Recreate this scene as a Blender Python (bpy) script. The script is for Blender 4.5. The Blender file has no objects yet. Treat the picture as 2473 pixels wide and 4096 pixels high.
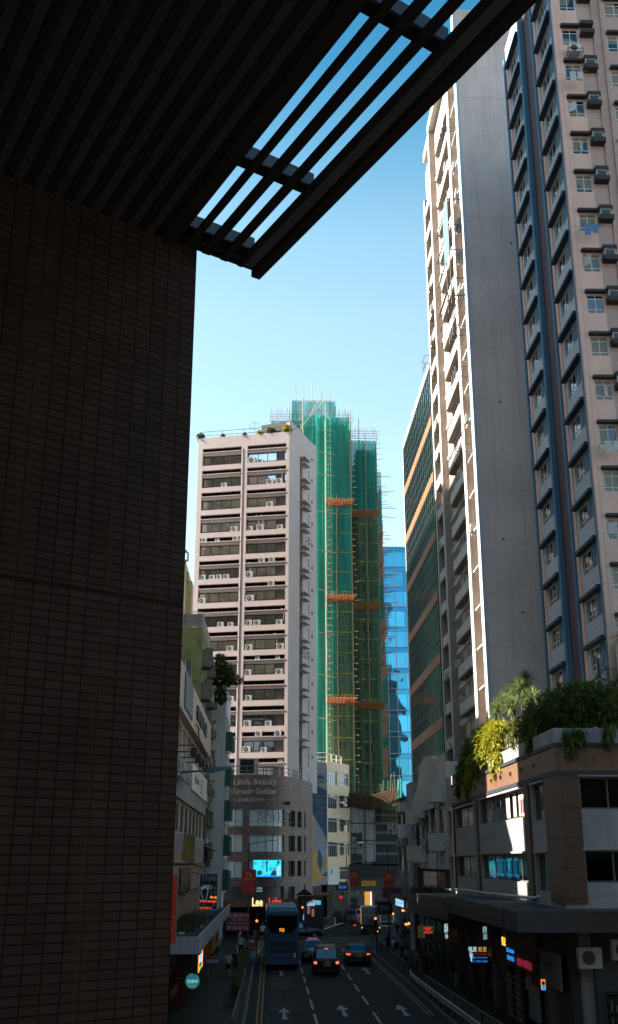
import bpy, bmesh, math, random
from mathutils import Matrix, Vector
RN = random.Random(11)
SC = bpy.context.scene
COL = SC.collection
PI = math.pi
rad = math.radians
# ---------------------------------------------------------------- camera facts, used to measure real positions
CF, CTH, CYAW, CH = 4222.0, rad(18.29), rad(1.97), 7.6
def ray(u, v):
    x = (u-1236.5)/CF; z = -(v-2048)/CF
    y = math.cos(CTH)-z*math.sin(CTH); zz = math.sin(CTH)+z*math.cos(CTH)
    return (x*math.cos(CYAW)+y*math.sin(CYAW), -x*math.sin(CYAW)+y*math.cos(CYAW), zz)
def hx(u, v, X): r = ray(u, v); t = X/r[0]; return Vector((X, r[1]*t, CH+r[2]*t))
def hy(u, v, Y): r = ray(u, v); t = Y/r[1]; return Vector((r[0]*t, Y, CH+r[2]*t))
def hz(u, v, Z): r = ray(u, v); t = (Z-CH)/r[2]; return Vector((r[0]*t, r[1]*t, Z))
# ---------------------------------------------------------------- object helpers
W = {}; KIDS = {}
def T(x=0, y=0, z=0, a=0): return Matrix.Translation((x, y, z)) @ Matrix.Rotation(a, 4, 'Z')
I4 = Matrix.Identity(4)
def put(o, parent, M):
    W[o] = M.copy(); KIDS[o] = []
    if parent is not None:
        o.parent = parent; KIDS[parent].append(o)
        o.matrix_basis = W[parent].inverted() @ M
    else: o.matrix_basis = M
    return o
def tag(o, label=None, cat=None, group=None, kind=None):
    if label: o['label'] = label
    if cat: o['category'] = cat
    if group: o['group'] = group
    if kind: o['kind'] = kind
    return o
def thing(name, label, cat, M=I4, group=None, kind=None):
    o = bpy.data.objects.new(name, None); o.empty_display_size = .3; COL.objects.link(o)
    put(o, None, M); return tag(o, label, cat, group, kind)
def clone(src, parent, M, name=None):
    o = src.copy(); COL.objects.link(o)
    if name: o.name = name
    inv = W[src].inverted(); put(o, parent, M)
    for ch in KIDS[src]: clone(ch, o, M @ inv @ W[ch])
    return o
class Proto:
    """first place() makes the part, later ones copy it"""
    def __init__(s, fn): s.fn = fn; s.src = None
    def place(s, parent, M):
        if s.src is None: s.src = s.fn(parent, M); return s.src
        return clone(s.src, parent, M)
class MB:
    def __init__(s): s.v = []; s.f = []; s.m = []
    def quad(s, pts, m=0):
        n = len(s.v); s.v += [tuple(p) for p in pts]; s.f.append(tuple(range(n, n+len(pts)))); s.m.append(m)
    def box(s, x0, x1, y0, y1, z0, z1, m=0):
        n = len(s.v)
        s.v += [(x0,y0,z0),(x1,y0,z0),(x1,y1,z0),(x0,y1,z0),(x0,y0,z1),(x1,y0,z1),(x1,y1,z1),(x0,y1,z1)]
        for a in ((0,3,2,1),(4,5,6,7),(0,1,5,4),(1,2,6,5),(2,3,7,6),(3,0,4,7)): s.f.append(tuple(n+i for i in a)); s.m.append(m)
    def obox(s, c, d, hw, hh, L=None, m=0):
        pass
    def ring(s, rings, m=0, cap=True, closed=True):
        n = len(s.v); k = len(rings[0])
        for r in rings: s.v += [tuple(p) for p in r]
        for i in range(len(rings)-1):
            for j in range(k if closed else k-1):
                a = n+i*k+j; b = n+i*k+(j+1) % k
                s.f.append((a, b, b+k, a+k)); s.m.append(m)
        if cap and closed:
            s.f.append(tuple(n+j for j in reversed(range(k)))); s.m.append(m)
            q = n+(len(rings)-1)*k; s.f.append(tuple(q+j for j in range(k))); s.m.append(m)
    def tube(s, pts, r, n=6, m=0, cap=True):
        pts = [Vector(p) for p in pts]; rings = []
        for i, p in enumerate(pts):
            d = (pts[min(i+1, len(pts)-1)]-pts[max(i-1, 0)])
            if d.length < 1e-9: d = Vector((0, 0, 1))
            d.normalize(); up = Vector((0, 0, 1)) if abs(d.z) < .9 else Vector((0, 1, 0))
            a = d.cross(up).normalized(); b = d.cross(a)
            rr = r[i] if isinstance(r, (list, tuple)) else r
            rings.append([p+a*math.cos(2*PI*j/n)*rr+b*math.sin(2*PI*j/n)*rr for j in range(n)])
        s.ring(rings, m, cap)
    def cyl(s, c, r, z0, z1, n=16, m=0, r1=None):
        r1 = r if r1 is None else r1
        s.ring([[(c[0]+math.cos(2*PI*j/n)*q, c[1]+math.sin(2*PI*j/n)*q, z) for j in range(n)] for q, z in ((r, z0), (r1, z1))], m)
    def disc_y(s, cx, cz, r, y0, y1, n=16, m=0):
        s.ring([[(cx+math.cos(2*PI*j/n)*r, y, cz+math.sin(2*PI*j/n)*r) for j in range(n)] for y in (y1, y0)], m)
    def disc_x(s, cy, cz, r, x0, x1, n=16, m=0):
        s.ring([[(x, cy+math.cos(2*PI*j/n)*r, cz+math.sin(2*PI*j/n)*r) for j in range(n)] for x in (x0, x1)], m)
    def prism_x(s, poly, x0, x1, m=0):      # poly of (y,z)
        s.ring([[(x, p[0], p[1]) for p in poly] for x in (x0, x1)], m)
    def prism_y(s, poly, y0, y1, m=0):      # poly of (x,z)
        s.ring([[(p[0], y, p[1]) for p in poly] for y in (y1, y0)], m)
    def prism_z(s, poly, z0, z1, m=0):      # poly of (x,y) counter-clockwise
        s.ring([[(p[0], p[1], z) for p in poly] for z in (z0, z1)], m)
    def wall(s, x0, x1, z0, z1, holes=(), y=0.0, depth=.2, m=0, mr=None, step=None, warp=None):
        mr = m if mr is None else mr
        xs = {x0, x1}; zs = {z0, z1}
        for a, b, c, d in holes:
            xs |= {max(a, x0), min(b, x1)}; zs |= {max(c, z0), min(d, z1)}
        if step:
            k = int((x1-x0)/step); xs |= {x0+(x1-x0)*i/k for i in range(k+1)}
        xs = sorted(xs); zs = sorted(zs)
        w = warp or (lambda x, y, z: (x, y, z))
        for i in range(len(xs)-1):
            if xs[i+1]-xs[i] < 1e-5: continue
            run = None
            for j in range(len(zs)-1):
                if zs[j+1]-zs[j] < 1e-5: continue
                cx = (xs[i]+xs[i+1])/2; cz = (zs[j]+zs[j+1])/2
                inside = any(a < cx < b and c < cz < d for a, b, c, d in holes)
                if not inside: run = (run[0] if run else zs[j], zs[j+1])
                if (inside or j == len(zs)-2) and run:
                    s.quad([w(xs[i], y, run[0]), w(xs[i+1], y, run[0]), w(xs[i+1], y, run[1]), w(xs[i], y, run[1])], m); run = None
        Y = y+depth
        for a, b, c, d in holes:
            q = [x for x in xs if a-1e-6 <= x <= b+1e-6] if step else [a, b]
            for p0, p1 in zip(q, q[1:]):
                s.quad([w(p0, Y, c), w(p1, Y, c), w(p1, y, c), w(p0, y, c)][::-1], mr)
                s.quad([w(p0, y, d), w(p1, y, d), w(p1, Y, d), w(p0, Y, d)][::-1], mr)
            s.quad([w(a, y, c), w(a, Y, c), w(a, Y, d), w(a, y, d)], mr)
            s.quad([w(b, Y, c), w(b, y, c), w(b, y, d), w(b, Y, d)], mr)
    def build(s, name, mats, parent=None, M=I4, smooth=False, bevel=0, kind=None):
        me = bpy.data.meshes.new(name); me.from_pydata(s.v, [], s.f)
        for mt in (mats if isinstance(mats, (list, tuple)) else [mats]): me.materials.append(mt)
        if any(s.m): me.polygons.foreach_set('material_index', s.m)
        if smooth:
            bm = bmesh.new(); bm.from_mesh(me); bmesh.ops.remove_doubles(bm, verts=bm.verts, dist=1e-4); bm.to_mesh(me); bm.free()
            me.polygons.foreach_set('use_smooth', [True]*len(me.polygons))
        me.validate(); me.update()
        o = bpy.data.objects.new(name, me); COL.objects.link(o); put(o, parent, M)
        if bevel:
            b = o.modifiers.new('Bevel', 'BEVEL'); b.width = bevel; b.segments = 2; b.limit_method = 'ANGLE'; b.angle_limit = rad(40)
            if smooth: pass
        if kind: o['kind'] = kind
        return o
def box(name, mt, dims, parent=None, M=I4, bevel=0):
    b = MB(); b.box(*dims); return b.build(name, mt, parent, M, bevel=bevel)
# lettering: glyph outlines turned into a mesh standing in local x-z, facing local -y
_TX = {}
def text(name, body, mt, parent, M, w=None, h=None, ext=.01, align='C', bold=0.0, vert=False):
    key = (body, bold, ext)
    if key not in _TX:
        c = bpy.data.curves.new('lettering', 'FONT'); c.body = body; c.extrude = .02; c.offset = bold
        c.resolution_u = 3
        if vert: c.body = '\n'.join(body)
        if not body.strip(): return None
        o = bpy.data.objects.new('lettering_tmp', c); COL.objects.link(o)
        dg = bpy.context.evaluated_depsgraph_get(); me = bpy.data.meshes.new_from_object(o.evaluated_get(dg))
        bpy.data.objects.remove(o)
        xs = [v.co.x for v in me.vertices]; ys = [v.co.y for v in me.vertices]
        _TX[key] = (me, min(xs), max(xs), min(ys), max(ys))
    me0, a, b, c_, d = _TX[key]
    me = me0.copy(); me.name = name
    sx = (w/(b-a)) if w else None; sz = (h/(d-c_)) if h else None
    sx = sx or sz; sz = sz or sx
    ox = (a+b)/2 if align == 'C' else a
    for v in me.vertices:
        x, y, z = v.co; v.co = ((x-ox)*sx, -z/.02*ext, (y-(c_+d)/2)*sz)
    me.materials.clear(); me.materials.append(mt); me.update()
    o = bpy.data.objects.new(name, me); COL.objects.link(o); return put(o, parent, M)
# ---------------------------------------------------------------- materials
def new_mat(name):
    m = bpy.data.materials.new(name); m.use_nodes = True
    nt = m.node_tree; return m, nt, nt.nodes['Principled BSDF']
def N(nt, typ, **kw):
    n = nt.nodes.new(typ)
    for k, v in kw.items():
        if k in n.inputs: n.inputs[k].default_value = v
        else: setattr(n, k, v)
    return n
def L(nt, a, b): nt.links.new(a, b)
def coords(nt, sx=1, sy=1, sz=1, obj=True):
    tc = N(nt, 'ShaderNodeTexCoord'); mp = N(nt, 'ShaderNodeMapping')
    mp.inputs['Scale'].default_value = (sx, sy, sz); L(nt, tc.outputs['Object'], mp.inputs['Vector']); return mp.outputs['Vector']
def wallcoord(nt):      # (x+y, z) of the object, for tiles on any upright face
    tc = N(nt, 'ShaderNodeTexCoord'); sp = N(nt, 'ShaderNodeSeparateXYZ'); L(nt, tc.outputs['Object'], sp.inputs[0])
    ad = N(nt, 'ShaderNodeMath', operation='ADD'); L(nt, sp.outputs[0], ad.inputs[0]); L(nt, sp.outputs[1], ad.inputs[1])
    cb = N(nt, 'ShaderNodeCombineXYZ'); L(nt, ad.outputs[0], cb.inputs[0]); L(nt, sp.outputs[2], cb.inputs[1]); return cb.outputs[0]
def mul(nt, a, b, fac=1.0):
    n = N(nt, 'ShaderNodeMix', data_type='RGBA', blend_type='MULTIPLY'); n.inputs[0].default_value = fac
    for s_, x in ((6, a), (7, b)):
        if isinstance(x, (tuple, list)): n.inputs[s_].default_value = (*x[:3], 1)
        else: L(nt, x, n.inputs[s_])
    return n.outputs[2]
def mixc(nt, f, a, b):
    n = N(nt, 'ShaderNodeMix', data_type='RGBA')
    if isinstance(f, float): n.inputs[0].default_value = f
    else: L(nt, f, n.inputs[0])
    for s_, x in ((6, a), (7, b)):
        if isinstance(x, (tuple, list)): n.inputs[s_].default_value = (*x[:3], 1)
        else: L(nt, x, n.inputs[s_])
    return n.outputs[2]
def ramp(nt, src, stops):
    r = N(nt, 'ShaderNodeValToRGB'); e = r.color_ramp.elements
    while len(e) < len(stops): e.new(.5)
    for el, (p, c) in zip(e, stops): el.position = p; el.color = (c, c, c, 1) if isinstance(c, (int, float)) else (*c, 1)
    L(nt, src, r.inputs[0]); return r.outputs[0]
def wear(nt, col, var=.2, scale=.6, streak=.0, dirt=None):
    nz = N(nt, 'ShaderNodeTexNoise', Scale=scale, Detail=6.0, Roughness=.65); L(nt, coords(nt), nz.inputs['Vector'])
    c = mul(nt, col, ramp(nt, nz.outputs[0], [(.3, 1-var), (.7, 1.0)]))
    if streak:
        ns = N(nt, 'ShaderNodeTexNoise', Scale=1.0, Detail=5.0, Roughness=.7); L(nt, coords(nt, 3.2, 3.2, .12), ns.inputs['Vector'])
        c = mixc(nt, ramp(nt, ns.outputs[0], [(.5, 0.0), (.78, streak)]), c, dirt or (.12, .09, .07))
    return c
def bump(nt, bs, h, strength=.3, dist=.02):
    b = N(nt, 'ShaderNodeBump', Strength=strength, Distance=dist); L(nt, h, b.inputs['Height']); L(nt, b.outputs[0], bs.inputs['Normal'])
MATS = {}
def paint(name, col, rough=.75, var=.18, scale=.6, streak=0.0, bmp=.15, metal=0.0, dirt=None, bs_scale=25.0):
    if name in MATS: return MATS[name]
    m, nt, bs = new_mat(name); L(nt, wear(nt, col, var, scale, streak, dirt), bs.inputs['Base Color'])
    bs.inputs['Roughness'].default_value = rough; bs.inputs['Metallic'].default_value = metal
    if bmp:
        n = N(nt, 'ShaderNodeTexNoise', Scale=bs_scale, Detail=3.0); L(nt, coords(nt), n.inputs['Vector']); bump(nt, bs, n.outputs[0], bmp, .01)
    MATS[name] = m; return m
def tiles(name, col, col2, mortar, bw, rh, ms, rough=.5, var=.15, offset=0.0, streak=0.0, bias=0.0, bmp=.4, scale=.5):
    if name in MATS: return MATS[name]
    m, nt, bs = new_mat(name)
    br = N(nt, 'ShaderNodeTexBrick', Scale=1.0); br.offset = offset; br.inputs['Brick Width'].default_value = bw
    br.inputs['Row Height'].default_value = rh; br.inputs['Mortar Size'].default_value = ms; br.inputs['Bias'].default_value = bias
    br.inputs['Color1'].default_value = (*col, 1); br.inputs['Color2'].default_value = (*col2, 1); br.inputs['Mortar'].default_value = (*mortar, 1)
    L(nt, wallcoord(nt), br.inputs['Vector'])
    L(nt, wear(nt, br.outputs['Color'], var, scale, streak), bs.inputs['Base Color']); bs.inputs['Roughness'].default_value = rough
    inv = N(nt, 'ShaderNodeMath', operation='SUBTRACT'); inv.inputs[0].default_value = 1.0; L(nt, br.outputs['Fac'], inv.inputs[1])
    bump(nt, bs, inv.outputs[0], bmp, .01); MATS[name] = m; return m
def glow(name, col, strength=1.0):
    if name in MATS: return MATS[name]
    m, nt, bs = new_mat(name); bs.inputs['Base Color'].default_value = (*[c*.3 for c in col], 1)
    bs.inputs['Emission Color'].default_value = (*col, 1); bs.inputs['Emission Strength'].default_value = strength*.30
    MATS[name] = m; return m
def glass(name, col=(.2, .22, .23), rough=.05, wav=.12, wscale=.7, curtain=None, rnd=True, metal=1.0, vari=.5):
    if name in MATS: return MATS[name]
    m, nt, bs = new_mat(name)
    oi = N(nt, 'ShaderNodeObjectInfo'); c = col
    v = ramp(nt, oi.outputs['Random'], [(0, 1-vari), (1, 1.0)]); c = mul(nt, col, v)
    bs.inputs['Metallic'].default_value = metal; bs.inputs['Roughness'].default_value = rough
    ad = N(nt, 'ShaderNodeVectorMath', operation='ADD'); sc = N(nt, 'ShaderNodeVectorMath', operation='SCALE'); sc.inputs['Scale'].default_value = 40.0
    L(nt, oi.outputs['Location'], sc.inputs[0]); L(nt, coords(nt), ad.inputs[0]); L(nt, sc.outputs[0], ad.inputs[1])
    n = N(nt, 'ShaderNodeTexNoise', Scale=wscale, Detail=1.0); L(nt, ad.outputs[0], n.inputs['Vector']); bump(nt, bs, n.outputs[0], wav, .25)
    if curtain:
        wv = N(nt, 'ShaderNodeTexWave', Scale=4.0, Distortion=3.0); wv.bands_direction = 'X'; L(nt, ad.outputs[0], wv.inputs['Vector'])
        cc = mul(nt, curtain, ramp(nt, wv.outputs[0], [(0, .45), (1, 1.0)]))
        n2 = N(nt, 'ShaderNodeTexNoise', Scale=.9, Detail=0.0); L(nt, ad.outputs[0], n2.inputs['Vector'])
        g = ramp(nt, n2.outputs[0], [(.47, 0.0), (.5, 1.0)])
        c = mixc(nt, g, c, cc)
        mt = N(nt, 'ShaderNodeMath', operation='SUBTRACT'); mt.inputs[0].default_value = 1.0; L(nt, g, mt.inputs[1]); L(nt, mt.outputs[0], bs.inputs['Metallic'])
    L(nt, c, bs.inputs['Base Color'])
    MATS[name] = m; return m
MT_BLACK = paint('black_metal', (.018, .018, .02), .5, .2, 2, bmp=0)
MT_STEEL = paint('galvanised_steel', (.22, .23, .24), .45, .2, 2, bmp=0, metal=.4)
MT_WHITE = paint('white_enamel', (.62, .62, .60), .45, .2, 1.5, bmp=0)
MT_AC = paint('air_conditioner_casing', (.50, .49, .45), .5, .25, 3, bmp=0)
MT_GRILLE = paint('fan_grille', (.05, .05, .055), .5, .2, 6, bmp=0)
MT_CONC = paint('grey_concrete', (.28, .27, .25), .85, .35, .8, .5)
MT_DARK = paint('dark_void', (.012, .012, .013), .8, .1, 1, bmp=0)
MT_CABLE = paint('pale_cable', (.42, .38, .32), .6, .2, 4, bmp=0)
def winproto(w, h, cols, rows, fw, frame_mt, pane_mt, t=.05, name='window', rowz=None):
    """a window: frame mesh with a pane under it; local origin at the lower left corner, facing -y"""
    def fn(parent, M):
        b = MB(); b.box(0, w, 0, t, 0, fw); b.box(0, w, 0, t, h-fw, h); b.box(0, fw, 0, t, fw, h-fw); b.box(w-fw, w, 0, t, fw, h-fw)
        xs = [w*i/cols for i in range(1, cols)] if isinstance(cols, int) else [w*c for c in cols]
        zs = [h*i/rows for i in range(1, rows)] if isinstance(rows, int) else [h*c for c in rows]
        for x in xs: b.box(x-fw/2, x+fw/2, .005, t-.005, fw, h-fw)
        for z in zs: b.box(fw, w-fw, .008, t-.008, z-fw/2, z+fw/2)
        o = b.build(name, frame_mt, parent, M)
        p = MB(); p.box(fw*.5, w-fw*.5, t*.55, t*.9, fw*.5, h-fw*.5); p.build('pane', pane_mt, o, M); return o
    return Proto(fn)
# ---------------------------------------------------------------- camera, sky, sun
cam = bpy.data.cameras.new('camera'); cam.sensor_fit = 'VERTICAL'; cam.sensor_height = 36; cam.lens = 36*CF/4096
cam.clip_start = .1; cam.clip_end = 3000
co = bpy.data.objects.new('camera', cam); COL.objects.link(co)
co.location = (0, 0, CH); co.rotation_euler = (PI/2+CTH, 0, -CYAW); SC.camera = co
SUN_AZ, SUN_EL = rad(-87), rad(42)
wd = bpy.data.worlds.new('World'); SC.world = wd; wd.use_nodes = True
nt = wd.node_tree; bg = nt.nodes['Background']
sk = nt.nodes.new('ShaderNodeTexSky'); sk.sky_type = 'NISHITA'; sk.sun_disc = False
sk.sun_elevation = SUN_EL; sk.sun_rotation = SUN_AZ; sk.air_density = 1.0; sk.dust_density = .55; sk.ozone_density = 2.2
hs = nt.nodes.new('ShaderNodeHueSaturation'); hs.inputs['Hue'].default_value = .455; hs.inputs['Saturation'].default_value = .70
def vscale(src, k):
    n = nt.nodes.new('ShaderNodeVectorMath'); n.operation = 'SCALE'; n.inputs['Scale'].default_value = k; nt.links.new(src, n.inputs[0]); return n.outputs[0]
gm = nt.nodes.new('ShaderNodeGamma'); gm.inputs[1].default_value = 1.28
nt.links.new(vscale(sk.outputs[0], .118), gm.inputs[0]); nt.links.new(vscale(gm.outputs[0], 1/.12), hs.inputs['Color'])
wtc = nt.nodes.new('ShaderNodeTexCoord'); wsp = nt.nodes.new('ShaderNodeSeparateXYZ'); nt.links.new(wtc.outputs['Generated'], wsp.inputs[0])
wr_ = nt.nodes.new('ShaderNodeValToRGB'); nt.links.new(wsp.outputs[2], wr_.inputs[0])      # deeper, bluer air overhead than near the horizon
el = wr_.color_ramp.elements; [el.new(.4+.05*k_) for k_ in range(4)]
for e_, (p_, c_) in zip(el, ((.36, (.90, .86, .88)), (.48, (.86, .87, .90)), (.545, (.70, .82, .87)), (.605, (.40, .66, .79)), (.66, (.16, .48, .68)), (.76, (.09, .38, .58)))): e_.position = p_; e_.color = (*c_, 1)
wm = nt.nodes.new('ShaderNodeMix'); wm.data_type = 'RGBA'; wm.blend_type = 'MULTIPLY'; wm.inputs[0].default_value = 1.0
nt.links.new(hs.outputs[0], wm.inputs[6]); nt.links.new(wr_.outputs[0], wm.inputs[7])
nt.links.new(wm.outputs[2], bg.inputs[0]); bg.inputs[1].default_value = .12
sl = bpy.data.lights.new('sun', 'SUN'); sl.energy = 5.0; sl.angle = rad(.5); sl.color = (1.0, .93, .82)
so = bpy.data.objects.new('sun', sl); COL.objects.link(so)
SDIR = Vector((math.sin(SUN_AZ)*math.cos(SUN_EL), math.cos(SUN_AZ)*math.cos(SUN_EL), math.sin(SUN_EL)))
so.rotation_euler = SDIR.to_track_quat('Z', 'Y').to_euler(); so.location = (-40, 20, 120)
SC.view_settings.view_transform = 'Standard'; SC.view_settings.look = 'None'; SC.view_settings.gamma = 1
SC.view_settings.exposure = 1.98
SC.cycles.max_bounces = 6; SC.cycles.diffuse_bounces = 4; SC.cycles.glossy_bounces = 3; SC.cycles.transparent_max_bounces = 12
# ---------------------------------------------------------------- ground, road, pavements
def asphalt(name, col, rough=.75, patches=True):
    m, nt, bs = new_mat(name)
    n = N(nt, 'ShaderNodeTexNoise', Scale=.35, Detail=8.0, Roughness=.7); L(nt, coords(nt, 1, .35, 1), n.inputs['Vector'])
    c = mul(nt, col, ramp(nt, n.outputs[0], [(.3, .65), (.7, 1.25)]))
    n2 = N(nt, 'ShaderNodeTexNoise', Scale=40.0, Detail=2.0); L(nt, coords(nt), n2.inputs['Vector'])
    c = mul(nt, c, ramp(nt, n2.outputs[0], [(.3, .7), (.7, 1.2)]))
    L(nt, c, bs.inputs['Base Color']); bs.inputs['Roughness'].default_value = rough; bs.inputs['Specular IOR Level'].default_value = .2; bump(nt, bs, n2.outputs[0], .3, .01); return m
MT_ROAD = asphalt('asphalt', (.012, .0125, .0135))
MT_PATCH = asphalt('patched_asphalt', (.030, .029, .028))
MT_PAVE = tiles('pavement_blocks', (.10, .075, .07), (.075, .06, .056), (.03, .027, .025), .2, .1, .008, .8, .4, .5)
def flat_pave(name, col):   # paving blocks seen from above: x,y coords
    m, nt, bs = new_mat(name); br = N(nt, 'ShaderNodeTexBrick', Scale=1.0); br.inputs['Brick Width'].default_value = .22
    br.inputs['Row Height'].default_value = .11; br.inputs['Mortar Size'].default_value = .008
    br.inputs['Color1'].default_value = (*col, 1); br.inputs['Color2'].default_value = (*[c*.7 for c in col], 1); br.inputs['Mortar'].default_value = (*[c*.35 for c in col], 1)
    L(nt, coords(nt), br.inputs['Vector']); L(nt, wear(nt, br.outputs['Color'], .45, .5), bs.inputs['Base Color']); bs.inputs['Roughness'].default_value = .8; return m
MT_PAVEF = flat_pave('pavement_paving', (.024, .018, .017))
g = MB(); g.quad([(-900, -900, -.012), (900, -900, -.012), (900, 1500, -.012), (-900, 1500, -.012)])
tag(g.build('ground', paint('ground_earth', (.10, .10, .10), .9, .3, .05, bmp=0)), kind='structure')
road = MB()
road.quad([(-1.15, -30, 0), (8.95, -30, 0), (8.95, 101, 0), (-1.15, 101, 0)])
road.quad([(-60, 101, 0), (60, 101, 0), (60, 119.5, 0), (-60, 119.5, 0)])
road.quad([(3.6, 119.5, 0), (13.2, 119.5, 0), (15.5, 143, 0), (9.1, 143, 0)])
road.quad([(9.1, 143, 0), (15.5, 139.6, 0), (60, 139.6, 0), (60, 147.3, 0), (10.8, 147.3, 0)])
ROAD = tag(road.build('road', MT_ROAD), kind='structure')
MT_WLINE = paint('white_road_paint', (.36, .36, .36), .7, .45, 5, bmp=.2)
MT_YLINE = paint('yellow_road_paint', (.36, .18, .03), .7, .45, 5, bmp=.2)
def mark(name, pts, mt, z=.004):
    b = MB(); b.quad([(p[0], p[1], z) for p in pts]); return b.build(name, mt, ROAD, T(0, 0, 0))
def stripe(name, x, y0, y1, w, mt): return mark(name, [(x-w/2, y0), (x+w/2, y0), (x+w/2, y1), (x-w/2, y1)], mt)
for x, ys in ((2.36, [(40, 43), (45.8, 48.6), (51, 54), (56.6, 60.6), (62.4, 66.6), (69.2, 73.2), (75.5, 79.5), (82, 86), (88.5, 92.5)]),
              (5.5, [(40, 43), (45.8, 48.6), (51, 54.6), (57.0, 61.2), (64.2, 68.2), (70.6, 74.5), (77, 81), (84, 88), (90.6, 94.5)])):
    for a, b_ in ys: stripe('lane_dash', x, a, b_, .13, MT_WLINE)
for x in (-.62, -.38): stripe('yellow_line', x, 55.2, 98, .09, MT_YLINE)
for x in (8.30, 8.52):
    for a, b_ in ((59.9, 62.0), (62.4, 64.2), (64.5, 71.5), (71.8, 96)) if x > 8.4 else ((60, 97),): stripe('yellow_line', x, a, b_, .1, MT_YLINE)
mark('stop_line', [(-1.0, 97.0), (8.1, 97.0), (8.1, 97.35), (-1.0, 97.35)], MT_WLINE)
def arrow(x, y, L_=4.6):
    b = MB(); b.quad([(x-.1, y, .004), (x+.2, y, .004), (x+.1, y+2.6, .004), (x-.02, y+2.6, .004)])
    b.quad([(x-.3, y+2.6, .004), (x+.38, y+2.6, .004), (x+.04, y+L_, .004)]); b.build('arrow', MT_WLINE, ROAD)
arrow(3.9, 59.6); arrow(7.1, 59.6); arrow(7.0, 81.2); arrow(.75, 58.6, 4.4); arrow(.8, 80, 3.2)
# yellow box at the crossing
bx0, bx1, by0, by1 = 2.7, 9.4, 106.5, 119.0
for i in range(5):
    a = i/4
    if 0 < a < 1:
        for sgn in (0, 1):
            x0, y0 = bx0+(bx1-bx0)*a, by0; x1, y1 = (bx1, by0+(by1-by0)*(1-a)) if not sgn else (bx0, by0+(by1-by0)*a)
            mark('box_line', [(x0-.09, y0), (x0+.09, y0), (x1+.0, y1+.12), (x1-.0, y1-.18)], MT_YLINE, .006)
            x0, y0 = bx0+(bx1-bx0)*a, by1; x1, y1 = (bx1, by1-(by1-by0)*(1-a)) if not sgn else (bx0, by1-(by1-by0)*a)
            mark('box_line', [(x0-.09, y0), (x0+.09, y0), (x1, y1-.12), (x1, y1+.18)], MT_YLINE, .008)
for y in (by0, by1): mark('box_line', [(bx0-1.5, y-.12), (bx1+.8, y-.12), (bx1+.8, y+.12), (bx0-1.5, y+.12)], MT_YLINE, .010)
mark('box_line', [(bx0, by0), (bx1, by1-.25), (bx1, by1), (bx0, by0+.25)], MT_YLINE, .009); mark('box_line', [(bx0, by1-.25), (bx1, by0), (bx1, by0+.25), (bx0, by1)], MT_YLINE, .011)
for i in range(8):
    x = -3+i*1.55; mark('crossing_stripe', [(x, 98.4), (x+.55, 98.4), (x+.75, 104.2), (x+.2, 104.2)], MT_YLINE)
for i in range(5): mark('crossing_stripe', [(-3.2, 105+i*2.1), (-.6, 105+i*2.1), (-.6, 105.9+i*2.1), (-3.2, 105.9+i*2.1)], MT_YLINE, .005)
for x, y in ((6.2, 122), (8.2, 128), (9.9, 134), (11.6, 140)): mark('lane_dash', [(x, y), (x+.14, y), (x+.6, y+2.2), (x+.46, y+2.2)], MT_WLINE)
# patches of newer surfacing in the left lane
for i, (a, b_, c, d) in enumerate(((-.2, 1.1, 57, 60.2), (.05, 1.45, 61.5, 66.2), (-.25, .7, 66.9, 70.2), (0.1, 1.5, 72, 79.5), (-.25, .9, 51, 55.5))):
    mark('surface_patch', [(a, c), (b_, c), (b_+.1, d), (a, d)], MT_PATCH, .002)
for x, y in ((5.4, 124.5), (9.2, 126.5), (7.6, 122.2)): mark('manhole_cover', [(x, y), (x+.9, y), (x+.9, y+.9), (x, y+.9)], MT_BLACK, .005)
# pavements with kerbs
def pave(name, poly, z=.14):
    b = MB(); n = len(poly)
    b.prism_z(poly, -.01, z); b.m[-1] = 1
    o = tag(b.build(name, [MT_CONC, MT_PAVEF]), kind='structure'); return o
pave('pavement_left', [(-60, -30), (-1.3, -30), (-1.3, 90), (-1.9, 96), (-4.4, 100.8), (-60, 100.8)])
pave('pavement_right', [(9.1, -30), (60, -30), (60, 101), (12.5, 101), (10.3, 98.6), (9.1, 95)])
pave('pavement_far_left', [(-60, 119.7), (3.3, 119.7), (5.3, 128), (8.9, 143), (10.6, 147.4), (60, 147.4), (60, 201), (-60, 201)])
pave('pavement_far_right', [(60, 119.7), (60, 139.5), (15.6, 139.5), (13.4, 119.7)])
for xk, y0, y1, nm in ((-1.3, 20, 90, 'kerb_left'), (8.98, 20, 95, 'kerb_right')):
    b = MB()
    y = y0
    while y < y1: b.box(xk, xk+.12, y+.01, y+.98, -.005, .145); y += 1.0
    tag(b.build(nm, paint('kerb_stone', (.17, .16, .15), .85, .4, 1.3), bevel=.01), kind='structure')
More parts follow.
